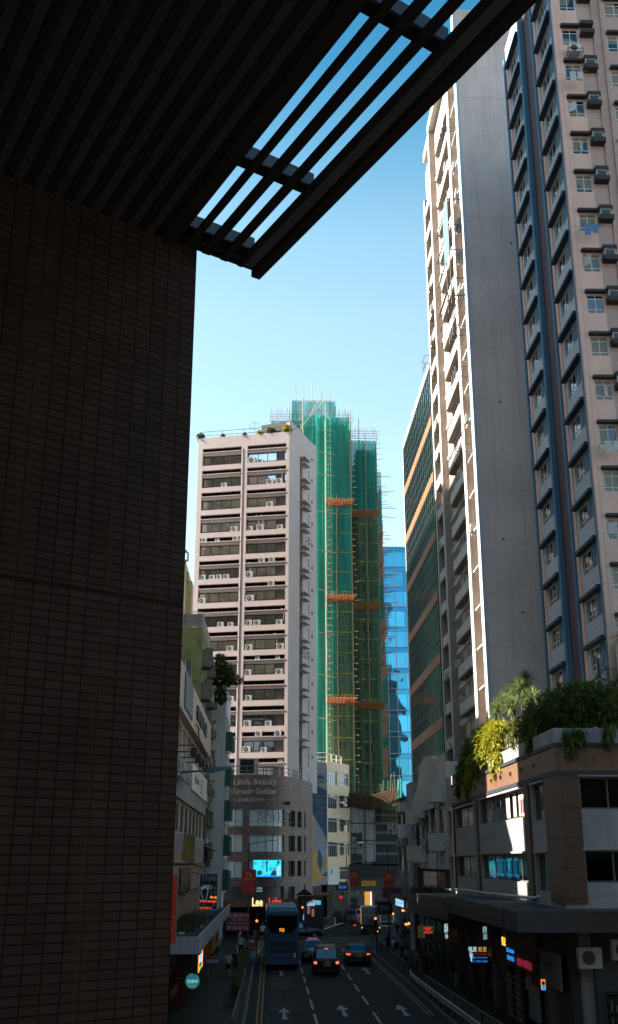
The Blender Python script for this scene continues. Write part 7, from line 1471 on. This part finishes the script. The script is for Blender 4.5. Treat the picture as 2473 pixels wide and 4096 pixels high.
def pose_set(key, *a, **k):
    P = pose(*a, **k); d = {'P': P, 'body': body_mesh(P, 'body')}
    for n_ in 'LR': P['slv'+n_] = mid(P['sh'+n_], P['el'+n_], .72); P['hem'+n_] = mid(P['hip'+n_], P['kn'+n_], .88); P['cuf'+n_] = mid(P['kn'+n_], P['an'+n_], .93); P['ball'+n_] = mid(P['an'+n_], P['toe'+n_], .5)
    P['hemc'] = (0, 0, .86); P['skc'] = (0, -.02, .5)
    d['shirt'] = sub_mesh(P, 'shirt', ['che', 'spi', 'pel', 'hemc', 'nb', 'shL', 'slvL', 'shR', 'slvR'], [('che', 'spi'), ('spi', 'pel'), ('pel', 'hemc'), ('che', 'nb'), ('che', 'shL'), ('shL', 'slvL'), ('che', 'shR'), ('shR', 'slvR')], {'che': (.185, .13), 'spi': (.16, .12), 'pel': (.175, .13), 'hemc': (.175, .13), 'nb': .085, 'shL': .078, 'shR': .078, 'slvL': .062, 'slvR': .062})
    leg = lambda e, r0, r1: sub_mesh(P, 'trousers', ['pel', 'hipL', 'knL', e+'L', 'hipR', 'knR', e+'R'] if e != 'hem' else ['pel', 'hipL', 'hemL', 'hipR', 'hemR'], [('pel', 'hipL'), ('hipL', 'knL'), ('knL', e+'L'), ('pel', 'hipR'), ('hipR', 'knR'), ('knR', e+'R')] if e != 'hem' else [('pel', 'hipL'), ('hipL', 'hemL'), ('pel', 'hipR'), ('hipR', 'hemR')], {'pel': (.165, .12), 'hipL': .105, 'hipR': .105, 'knL': r0, 'knR': r0, e+'L': r1, e+'R': r1})
    d['trousers'] = leg('cuf', .076, .06); d['shorts'] = leg('hem', .08, .085)
    d['skirt'] = sub_mesh(P, 'skirt', ['pel', 'skc'], [('pel', 'skc')], {'pel': (.15, .12), 'skc': (.2, .2)})
    d['shoes'] = sub_mesh(P, 'shoes', ['ballL', 'toeL'], [('ballL', 'toeL')], {'ballL': .045, 'toeL': .042}), sub_mesh(P, 'shoes', ['ballR', 'toeR'], [('ballR', 'toeR')], {'ballR': .045, 'toeR': .042})
    def hair(long_):
        m = MB(); c = Vector(P['hd'])+Vector((0, .015, .03)); rings = []
        for j in range(8):
            t = j/7; z = c.z+.115-.14*t*(1 if not long_ else 1); rr_ = .108*math.sin(min(1, t*1.15+.12)*PI*.5); rings.append([(c.x+rr_*math.cos(q)*.92, c.y+rr_*math.sin(q)*1.02+(.03 if math.sin(q) < 0 and t > .45 else 0), z) for q in [2*PI*i/12 for i in range(12)]])
        if long_:
            for z, w_ in ((1.50, .10), (1.38, .095), (1.27, .06)): rings.append([(w_*math.cos(q), .055+.055*math.sin(q)+(0 if math.sin(q) > 0 else -.0), z) for q in [2*PI*i/12 for i in range(12)]])
        m.ring(rings); me = bpy.data.meshes.new('hair'); me.from_pydata(m.v, [], m.f); me.polygons.foreach_set('use_smooth', [True]*len(me.polygons)); me.update(); return me
    d['hair'] = hair(False); d['long_hair'] = hair(True)
    for k_ in ('body', 'shirt', 'trousers', 'shorts', 'skirt', 'hair', 'long_hair'):
        if not d[k_].materials: d[k_].materials.append(MT_BLACK)
    for s_ in d['shoes']:
        if not s_.materials: s_.materials.append(MT_BLACK)
    POSES[key] = d
pose_set('walk', 1.0, .9); pose_set('walk2', -.75, -.6); pose_set('stand', .0, .0); pose_set('phone', .15, .0, hold='R')
mt_skin = paint('skin', (.36, .20, .13), .6, .1, 4, bmp=0); mt_hair = paint('dark_hair', (.012, .010, .010), .6, .2, 8, bmp=0)
def pcol(name, c): return paint('cloth_'+name, c, .85, .2, 5, bmp=0)
PCOL = dict(white=(.78, .78, .78), pink=(.65, .40, .33), black=(.012, .012, .014), navy=(.02, .03, .06), blue=(.03, .25, .45), denim=(.20, .28, .36), grey=(.16, .17, .18), khaki=(.20, .15, .10), lightblue=(.22, .30, .34), patterned=(.22, .21, .19), rose=(.30, .15, .20))
def person(lab, x, y, face, ps, top, bottom, kind='trousers', h=1.7, hair='hair', z=.14):
    """face: heading in degrees of where the person looks (0 = away from us)"""
    M = T(x, y, z, rad(180-face)) @ Matrix.Scale(h/1.73, 4); d = POSES[ps]; o = thing('person', lab, 'person', M, 'people on the pavements')
    def add(nm, me, mt):
        q = bpy.data.objects.new(nm, me); COL.objects.link(q); put(q, o, M); q.material_slots[0].link = 'OBJECT'; q.material_slots[0].material = mt; return q
    add('body', d['body'], mt_skin); add('shirt', d['shirt'], pcol(top, PCOL[top])); add(kind, d[kind], pcol(bottom, PCOL[bottom])); add(hair, d[hair], mt_hair)
    for s_ in d['shoes']: add('shoe', s_, MT_WHITE if (int(x*10)+int(y)) % 3 == 0 else MT_BLACK)
    return o, M
person('person in a pale pink top and black shorts walking away on the left pavement', -2.78, 77.3, 0, 'walk', 'pink', 'black', 'shorts', 1.62)
person('person in black walking away beside the one in pale pink', -2.35, 78.4, -4, 'walk2', 'black', 'black', 'trousers', 1.68)
person('person in a dark shirt and shorts by the left shop fronts', -4.1, 80.5, 5, 'walk2', 'navy', 'black', 'shorts', 1.75)
person('person in black leaning along the shops, half way up the left pavement', -4.3, 92.0, 10, 'walk', 'black', 'navy', 'trousers', 1.7)
o, M = person('person in a white T-shirt carrying a white bag towards us on the left pavement', -2.35, 92.8, 180, 'walk', 'white', 'black', 'trousers', 1.76)
box('carrier_bag', MT_WHITE, (-.33, -.2, -.1, .1, .45, .8), o, M)
person('person in a long dark dress with pale top on the far left corner', -2.75, 103, 60, 'walk2', 'white', 'navy', 'skirt', 1.62, 'long_hair')
person('person in a rose top seen from behind at the crossing', -1.35, 105.5, 10, 'stand', 'rose', 'grey', 'trousers', 1.6)
o, M = person('person in a white shirt with backpack straps waiting past the crossing', -.75, 112, 180, 'stand', 'white', 'black', 'shorts', 1.75, z=.02)
person('person in black with long hair near the right stop line, arm raised to face', 9.9, 95.0, 190, 'phone', 'black', 'black', 'trousers', 1.62, 'long_hair')
person('person in a white top and face mask walking towards us on the right', 10.05, 92.0, 180, 'walk', 'white', 'navy', 'trousers', 1.62, 'long_hair')
person('person in a black shirt and grey shorts with white shoes, right pavement', 9.75, 87.5, 185, 'walk', 'black', 'grey', 'shorts', 1.72)
person('person in a pale shirt and dark trousers behind the one in black, right pavement', 10.6, 90.8, 180, 'walk2', 'lightblue', 'black', 'trousers', 1.72)
person('small person in a bright blue shirt on the right pavement', 9.95, 83.0, 175, 'walk2', 'blue', 'navy', 'trousers', 1.5)
person('person with a backpack climbing away on the far right pavement', 13.6, 119.5, 0, 'walk', 'lightblue', 'grey', 'shorts', 1.7)
person('person in dark clothes beside the backpack walker, far right pavement', 12.6, 112, 0, 'walk2', 'black', 'khaki', 'shorts', 1.66)
person('person in pale jeans leaning on the panel railing at the kerb', 8.85, 98.4, 20, 'stand', 'khaki', 'denim', 'trousers', 1.66)
o, M = person('person in a grey shirt pulling a black suitcase, right pavement', 10.3, 79.5, 180, 'walk', 'grey', 'khaki', 'trousers', 1.66, 'long_hair')
SC_ = thing('suitcase', 'black wheeled suitcase held by the person in grey', 'suitcase', T(9.75, 79.0, .14)); box('case', MT_BLACK, (9.62, 9.98, 78.9, 79.15, .2, .82), SC_, bevel=.03); m = MB(); m.tube([(9.7, 79.1, .8), (9.7, 79.1, 1.05), (9.9, 79.1, 1.05), (9.9, 79.1, .8)], .012, 4); m.build('handle', MT_STEEL, SC_)
person('person in a black T-shirt and dark trousers walking towards us on the right', 10.35, 75.6, 182, 'walk2', 'black', 'black', 'trousers', 1.78)
person('person in a patterned blouse walking away with a dark bag, right pavement', 11.35, 80.3, 0, 'walk2', 'patterned', 'black', 'trousers', 1.64)
person('person with long dark hair in pale jeans by the shop shutters', 11.2, 69.6, 5, 'walk', 'black', 'denim', 'trousers', 1.66, 'long_hair')
person('person in a khaki shirt walking beside the one in pale jeans', 11.65, 70.4, 0, 'walk2', 'khaki', 'denim', 'trousers', 1.7)
# ================================================================ planting
def leafmat(name, c1, c2):
    m, nt, bs = new_mat(name); n = N(nt, 'ShaderNodeTexNoise', Scale=2.2, Detail=3.0); L(nt, coords(nt), n.inputs['Vector'])
    L(nt, mixc(nt, ramp(nt, n.outputs[0], [(.35, 0.0), (.65, 1.0)]), c1, c2), bs.inputs['Base Color']); bs.inputs['Roughness'].default_value = .45
    tl = N(nt, 'ShaderNodeBsdfTranslucent'); L(nt, mixc(nt, .5, c1, c2), tl.inputs[0]); mx = N(nt, 'ShaderNodeMixShader'); mx.inputs[0].default_value = .3
    L(nt, bs.outputs[0], mx.inputs[1]); L(nt, tl.outputs[0], mx.inputs[2]); L(nt, mx.outputs[0], nt.nodes['Material Output'].inputs[0]); return m
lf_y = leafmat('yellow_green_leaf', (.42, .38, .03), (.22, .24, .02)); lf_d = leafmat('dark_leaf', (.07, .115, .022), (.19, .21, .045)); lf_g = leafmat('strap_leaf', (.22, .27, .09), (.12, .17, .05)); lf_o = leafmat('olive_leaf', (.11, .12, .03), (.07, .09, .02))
mt_stem = paint('woody_stem', (.09, .06, .04), .9, .3, 4, .4)
def leaf(m, p, d, ln, w_, droop=.3, mi=0):
    d = d.normalized(); up = Vector((0, 0, 1)); s = d.cross(up); s = s.normalized() if s.length > 1e-3 else Vector((1, 0, 0))
    a = p+d*ln*.45; b_ = p+d*ln+Vector((0, 0, -droop*ln)); m.quad([p, a+s*w_/2, b_, a-s*w_/2], mi)
def rnd_dir(r): 
    v = Vector((r.gauss(0, 1), r.gauss(0, 1), r.gauss(0, 1))); return v.normalized()
def bush(lab, lobes, n_, ln, w_, mt, seed, name='shrub', stems=(), trail=()):
    r = random.Random(seed); c0 = lobes[0]; o = thing(name, lab, 'shrub', T(c0[0], c0[1], c0[2]-c0[5])); m = MB(); tot = sum(l[3]*l[4]*l[5] for l in lobes)
    for (x, y, z, rx, ry, rz) in lobes:
        k = int(n_*rx*ry*rz/tot)
        for _ in range(k):
            d = rnd_dir(r); q = r.random()**.33*(.75+.35*r.random()); c = Vector((x+d.x*rx*q, y+d.y*ry*q, z+d.z*rz*q)); ax = (d+Vector((0, 0, .5))+rnd_dir(r)*.5).normalized()
            for j in range(6): leaf(m, c, (ax*.6+rnd_dir(r)*.9), ln*(.7+.6*r.random()), w_, .25)
    for (x, y, z0, z1) in trail:
        for _ in range(int((z0-z1)*70)):
            z = r.uniform(z1, z0); c = Vector((x+r.gauss(0, .12)*(1-.5*(z0-z)/(z0-z1)), y+r.gauss(0, .2)*(1-.5*(z0-z)/(z0-z1)), z))
            for j in range(4): leaf(m, c, rnd_dir(r)+Vector((0, 0, -.6)), ln, w_, .4)
    m.build('crown', mt, o); m = MB()
    for (x, y, z, rx, ry, rz) in lobes:
        for _ in range(3): m.tube([(x+r.gauss(0, .1), y+r.gauss(0, .2), z-rz*1.0), (x+r.gauss(0, rx*.3), y+r.gauss(0, ry*.3), z), (x+r.gauss(0, rx*.5), y+r.gauss(0, ry*.5), z+rz*.6)], [.05, .035, .015], 5)
    m.build('stem', mt_stem, o); return o
def yucca(lab, base, heads, mt, seed, ln=.85, name='yucca_tree'):
    r = random.Random(seed); o = thing(name, lab, 'tree', T(*base)); m = MB(); B_ = Vector(base)
    for (x, y, z, s_) in heads: m.tube([B_+Vector((r.gauss(0, .05), r.gauss(0, .05), 0)), B_.lerp(Vector((x, y, z)), .5)+Vector((r.gauss(0, .12), r.gauss(0, .12), 0)), (x, y, z)], [.09, .07, .045], 6)
    m.build('trunk', mt_stem, o); m = MB()
    for (x, y, z, s_) in heads:
        c = Vector((x, y, z))
        for _ in range(210): d = rnd_dir(r); d.z = d.z*.8+.25; leaf(m, c, d, ln*s_*(.75+.4*r.random()), .05*s_, .18)
    m.build('crown', mt, o); return o
def P3(u, v, X_): q = hx(u, v, X_); return (q.x, q.y, q.z)
q = P3(1965, 3010, 12.6)
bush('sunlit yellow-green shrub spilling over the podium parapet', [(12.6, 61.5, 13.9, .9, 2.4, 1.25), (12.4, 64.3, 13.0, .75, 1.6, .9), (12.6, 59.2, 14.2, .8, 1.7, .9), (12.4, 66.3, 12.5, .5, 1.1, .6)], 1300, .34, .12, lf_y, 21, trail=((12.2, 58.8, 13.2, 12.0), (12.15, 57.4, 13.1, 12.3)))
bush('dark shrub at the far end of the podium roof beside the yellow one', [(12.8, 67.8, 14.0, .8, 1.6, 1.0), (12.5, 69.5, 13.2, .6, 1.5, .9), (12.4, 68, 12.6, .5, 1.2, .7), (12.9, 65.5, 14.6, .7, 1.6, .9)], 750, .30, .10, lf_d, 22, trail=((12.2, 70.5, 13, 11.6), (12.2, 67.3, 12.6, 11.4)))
yucca('spiky strap-leaved tree at the far corner of the podium roof', (13, 70.5, 12.9), [(13, 71.2, 15.0, 1), (12.8, 69.6, 14.3, .8), (13.2, 72.3, 14.2, .8)], lf_d, 3)
yh = [tuple(hx(u, v, X_))+(s_,) for u, v, X_, s_ in ((1989, 2840, 12.9, 1.0), (2043, 2820, 13.1, .95), (2086, 2752, 13.3, 1.05), (2130, 2792, 13.5, .95), (2050, 2770, 13.4, .95), (2105, 2715, 13.6, .8), (2010, 2800, 13.2, .8))]
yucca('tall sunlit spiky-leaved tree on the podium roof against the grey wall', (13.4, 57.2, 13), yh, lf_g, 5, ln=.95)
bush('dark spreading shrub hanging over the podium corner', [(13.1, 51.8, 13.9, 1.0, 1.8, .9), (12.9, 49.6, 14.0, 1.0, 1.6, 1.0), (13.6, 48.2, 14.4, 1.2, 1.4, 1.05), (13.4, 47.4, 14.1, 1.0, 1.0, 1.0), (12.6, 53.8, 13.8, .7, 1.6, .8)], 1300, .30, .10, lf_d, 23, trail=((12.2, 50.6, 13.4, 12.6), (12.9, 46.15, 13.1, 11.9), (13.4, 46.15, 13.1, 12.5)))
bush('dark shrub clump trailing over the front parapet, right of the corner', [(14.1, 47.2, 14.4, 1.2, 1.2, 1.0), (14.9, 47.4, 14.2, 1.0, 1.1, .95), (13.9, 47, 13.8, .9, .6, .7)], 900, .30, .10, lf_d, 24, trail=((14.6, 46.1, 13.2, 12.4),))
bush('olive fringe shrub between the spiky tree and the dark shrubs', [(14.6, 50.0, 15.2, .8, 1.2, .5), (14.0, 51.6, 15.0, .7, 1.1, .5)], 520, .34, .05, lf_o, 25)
def palm(lab, base, h_, mt, seed, nfr=13, ln=1.7):
    r = random.Random(seed); o = thing('palm', lab, 'palm', T(*base)); B_ = Vector(base); m = MB(); m.tube([B_, B_+Vector((.1, 0, h_*.5)), B_+Vector((.05, 0, h_))], [.06, .05, .04], 6); m.build('trunk', mt_stem, o); m = MB(); top = B_+Vector((.05, 0, h_))
    for k in range(nfr):
        a = 2*PI*k/nfr+r.uniform(-.2, .2); e = r.uniform(.3, 1.1); pts = [top+Vector((math.cos(a)*math.cos(e)*t*ln, math.sin(a)*math.cos(e)*t*ln, math.sin(e)*t*ln-.75*t*t*ln*.7)) for t in [i/9 for i in range(10)]]
        m.tube(pts, .012, 3)
        for i in range(1, 10):
            d = (pts[i]-pts[i-1]).normalized(); s = d.cross(Vector((0, 0, 1))).normalized()
            for sg in (-1, 1):
                for q_ in (0, .5): leaf(m, pts[i-1].lerp(pts[i], q_), s*sg+d*.7, .34*(1.15-i/11), .04, .25)
    m.build('crown', mt, o); return o
palm('arching palm fronds beside the pipes at the foot of the pink tower', (15.6, 47.8, 13.0), 2.3, lf_g, 8); palm('palm in shade near the right edge of the podium roof', (16.3, 47.4, 13.0), 2.0, lf_d, 9, ln=1.4); palm('third palm, cut by the right edge, with dark red stalks behind', (17.3, 47.6, 13.0), 2.4, lf_d, 10)
rl_ = thing('railing', 'black roof railing with timber boards beside the sunlit shrub', 'railing', T(12.6, 57, 13)); m = MB()
for y in [55.0+i*.62 for i in range(8)]: m.box(12.56, 12.6, y-.02, y+.02, 13.05, 14.15)
m.build('post', MT_BLACK, rl_); m = MB()
for z in (13.1, 13.35, 13.6, 13.85): m.box(12.62, 12.66, 54.6, 59.0, z, z+.2)
m.build('timber_board', paint('weathered_board_brown', (.26, .18, .12), .8, .35, 2, .3), rl_)
# roof pipes and the little sunlit rooftop hut at the right edge
PR = thing('roof_pipes', 'pale bent ventilation pipes standing on the podium roof before the pink tower', 'pipe', T(15.8, 50, 13)); m = MB(); m.tube([(15.3, 51.0, 15.6), (16.2, 50.6, 16.6), (16.25, 50.6, 16.6), (16.3, 50.6, 13.0)], .09, 8); m.tube([(15.8, 50.4, 13), (15.8, 50.4, 16.9), (15.6, 50.6, 17.1)], .1, 8); m.tube([(14.3, 51.2, 14.6), (16.3, 51.2, 15.5)], .08, 8); m.build('pipe', MT_STEEL, PR, smooth=True)
HT = thing('rooftop_hut', 'sunlit white rooftop hut with barred window and outdoor units at the right edge', 'building', T(17.8, 49, 13)); mt_hw = paint('hut_white', (.62, .58, .52), .8, .25, 1, .3)
m = MB(); m.wall(0, 4, 13, 18.0, [(.35, 1.5, 15.3, 17.2)], 0, .15); m.box(.0, 4, .16, 1.3, 13, 17.9); m.build('wall', mt_hw, HT, T(16.75, 49.3, 0)); winproto(1.15, 1.9, 2, [.3, .7], .06, mt_alw, mt_glc).place(HT, T(17.1, 49.38, 15.3)); m = MB(); m.prism_y([(16.5, 17.9), (16.5, 18.05), (20.8, 19.6), (20.8, 19.4)], 48.9, 50.6); m.build('roof', mt_tanw, HT)
for x, z in ((16.55, 14.4), (16.9, 13.6), (17.75, 14.2)): m = MB(); m.box(x, x+.85, 48.8, 49.1, z, z+.62, 0); m.disc_y(x+.35, z+.31, .23, 48.785, 48.799, 14, 1); m.build('outdoor_unit', [MT_WHITE, MT_GRILLE], HT)
m = MB(); m.tube([(17.0, 49.2, 18), (17.05, 49.1, 16.5), (16.95, 49.15, 15.2)], .05, 5); m.tube([(17.15, 49.2, 18), (17.2, 49.1, 16.3), (17.0, 49.15, 15.2)], .04, 5); m.build('cable', MT_CABLE, HT, smooth=True)
FRM = thing('folding_awning', 'rusty red folding awning frame standing at the right edge of the podium roof', 'frame', T(16.5, 46.9, 13)); m = MB(); m.tube([(15.3, 46.9, 14.6), (16.6, 46.9, 15.0), (17.6, 46.9, 15.3)], .035, 5); m.tube([(15.3, 46.9, 14.6), (16.4, 46.9, 13.9)], .035, 5); m.tube([(16.0, 46.9, 14.8), (17.0, 46.9, 15.4)], .035, 5); m.build('bar', paint('rust_red', (.28, .06, .03), .6, .3, 3, bmp=0), FRM)
# tree growing out of the left roofline, roof gardens on the office tower, kerb planters
bush('tree with fine leaves growing from the green building roofline', [(-4.9, 103.5, 24.9, 1.2, 1.3, 1.25), (-3.7, 104.5, 24.6, .9, .8, .55), (-5.2, 103, 26.3, .7, .8, .6), (-5.0, 103, 22.8, .7, .8, .9)], 950, .26, .10, lf_o, 31, name='tree')
for (sx_, lab, s_, mt) in ((.1, 'thin leggy plant at the left end of the tower roof railing', .8, lf_o), (3.1, 'small weed under the tower roof railing', .45, lf_o), (6.0, 'low bush on the tower roof edge, left of the middle', .45, lf_d), (8.0, 'orange flowering bush on the tower roof edge', .65, lf_y), (9.5, 'dark twiggy bush on the tower roof edge', .85, lf_o), (11.6, 'rounded yellow bush at the right corner of the tower roof', 1.0, lf_y)):
    q = MFc @ Vector((sx_, .5, TOPC)); bush(lab, [(q.x, q.y, q.z+s_*.5, s_*.7, .5, s_*.75)], int(150*s_), .26, .13, mt, int(sx_*10)+40)
AN = thing('antenna', 'round wire antenna on the office tower roof', 'antenna', MFc @ T(7.0, 1, TOPC)); m = MB(); m.tube([(7.2, 1, TOPC), (7.2, 1, TOPC+2.4)], .03, 5); m.tube([(7.2+.7*math.cos(a), 1, TOPC+1.7+.5*math.sin(a)) for a in [2*PI*i/12 for i in range(13)]], .025, 4); m.tube([(6.6, 1, TOPC), (6.6, 1, TOPC+1.9)], .02, 4); m.build('mast', MT_STEEL, AN, MFc)
for i in range(9):
    y = 62.5+i*3.0; o = thing('planter', '%s kerbside planter with small dark shrub, left railing' % ['nearest', 'second', 'third', 'fourth', 'fifth', 'sixth', 'seventh', 'eighth', 'farthest'][i], 'planter', T(-1.9, y, .14), 'planters along the left kerb')
    m = MB(); m.ring([[(-2.05, y, .55), (-1.68, y, .55), (-1.68, y+1.4, .55), (-2.05, y+1.4, .55)], [(-2.12, y-.03, .85), (-1.62, y-.03, .85), (-1.62, y+1.43, .85), (-2.12, y+1.43, .85)]]); m.build('trough', MT_BLACK, o)
    m = MB(); r = random.Random(50+i)
    for _ in range(230):
        c = Vector((-1.86+r.gauss(0, .13), y+r.uniform(0, 1.4), .85+r.random()**1.5*.45))
        for j in range(3): leaf(m, c, rnd_dir(r)+Vector((0, 0, .4)), .13, .07)
    m.build('foliage', lf_o, o)
# ================================================================ unseen buildings, some added only to shade the street or show in the glass
def blockb(lab, x0, x1, y0, y1, h, mt, win=True, holes=None, axis=None):
    o = thing('apartment_block', lab, 'building', T((x0+x1)/2, (y0+y1)/2, 0)); m = MB()
    m.box(x0, x1, y0, y1, 0, h); m.build('wall', mt, o)
    return o
mt_bh = tiles('sunlit_tan_tiles', (.50, .36, .24), (.48, .34, .22), (.35, .25, .16), 3.4, 3.0, .35, .8, .2, 0.0, .2, bmp=.1)
def behind(lab, x0, x1, y, h, mt, d=14):
    o = thing('apartment_block', lab, 'building', T((x0+x1)/2, y, 0)); m = MB(); m.box(x0, x1, y-d, y, 0, h); m.build('wall', mt, o); m = MB(); k = int((x1-x0)/3.2)
    for j in range(int(h/3.1)-1):
        z = 3+j*3.1
        for i in range(k): x = x0+.8+i*3.2; m.box(x, x+1.7, y, y+.05, z, z+1.4)
    m.build('window_row', MT_DARK, o); return o
behind('tan apartment block behind the viewer, left of the street', -30, -12, -60, 40, mt_bh); behind('cream apartment block behind the viewer, right of the street', 14, 34, -50, 50, paint('cream_block_behind', (.52, .42, .32), .85, .15, .5))
behind('unseen wide slab added behind the viewer to darken the street', -45, 45, -14, 24, mt_bh)  # added to cut the light arriving from behind
behind('unseen block added on the right beside the viewer to cut sky light', 17, 40, 30, 24, mt_bh, 38)  # added to block the sky on the right
MASS = box('unseen_sky_blocker', mt_tile, (-22, -3.4, -6, 12.5, ZS+.6, 62), TB)  # unseen mass added above the soffit to block sky over the road
RBK = thing('apartment_block', 'unseen tan slab added far behind the viewer, turned to the sun for golden reflections', 'building', T(-85, -60, 0, rad(40)))  # added and angled so the tower glass mirrors a sunlit face
RB2 = T(-85, -60, 0, rad(40)); m = MB(); m.box(-60, 45, -16, 0, 0, 78); m.build('wall', mt_bh, RBK, RB2); m = MB()
for j in range(24):
    for i in range(30): x = -58+i*3.4; m.box(x, x+2.1, 0, .06, 3+j*3.1, 4.7+j*3.1)
m.build('window_row', MT_DARK, RBK, RB2)
behind('far tan tower behind the viewer in the middle of the street', -6, 9, -160, 50, mt_bh)
# added sun blockers hidden on the left, with a gap shaped for the sun patch
S3 = SDIR
def shade_slab(lab, X0, X1, Y0, Y1, H, gaps=()):
    """slab with openings given as (y0,y1,z0,z1) measured on its street face, cut along the sun's direction"""
    o = thing('apartment_block', lab, 'building', T(X0, (Y0+Y1)/2, 0)); m = MB()  # unseen slab, added only to block the sun
    ys = sorted({Y0, Y1, *[g_[0] for g_ in gaps], *[g_[1] for g_ in gaps]}); zs = sorted({0, H, *[g_[2] for g_ in gaps], *[g_[3] for g_ in gaps]})
    for a, c in zip(ys, ys[1:]):
        for z0, z1 in zip(zs, zs[1:]):
            if any(g_[0] <= a and c <= g_[1] and g_[2] <= z0 and z1 <= g_[3] for g_ in gaps): continue
            m.box(X0, X1, a, c, z0, z1)
    m.build('wall', MATS['sunlit_tan_tiles'], o); return o
def to_slab(p, X_): t = (X_-p[0])/S3.x; return (p[1]+S3.y*t, p[2]+S3.z*t)
g0 = to_slab((12.3, 53.4, 6.0), -19); g1 = to_slab((12.3, 61.4, 14.0), -19); g2 = to_slab((12.3, 53, 19.5), -19)
gap = (g0[0], to_slab((12.3, 61.4, 13), -19)[0], g0[1], g2[1])
ca = to_slab((9.7, 50.45, 4.9), -19); cb = to_slab((9.7, 50.8, 5.8), -19)
gap2 = (ca[0], cb[0], ca[1], cb[1])
SLB = shade_slab('unseen slab added behind the tiled wall to shade the street, with sun gap', -21, -19, 20, 75.3, 96, [gap, gap2])
m = MB(); m.prism_x([to_slab((12.3, *p_), -20) for p_ in ((62.5, 9.7), (58.0, 9.7), (56.0, 7.6), (55.3, 5.9), (55.3, 4.5), (62.5, 4.5))], -20.9, -19.1); m.build('sun_gap_blocker', mt_bh, SLB)  # added piece that slants the edge of the sun patch
shade_slab('unseen short block added between the two left slabs to stop sunlight', -15, -12, 75.4, 79.9, 42)
shade_slab('unseen long block added behind the left shops to shade the right side', -15, -12, 80, 122, 64)
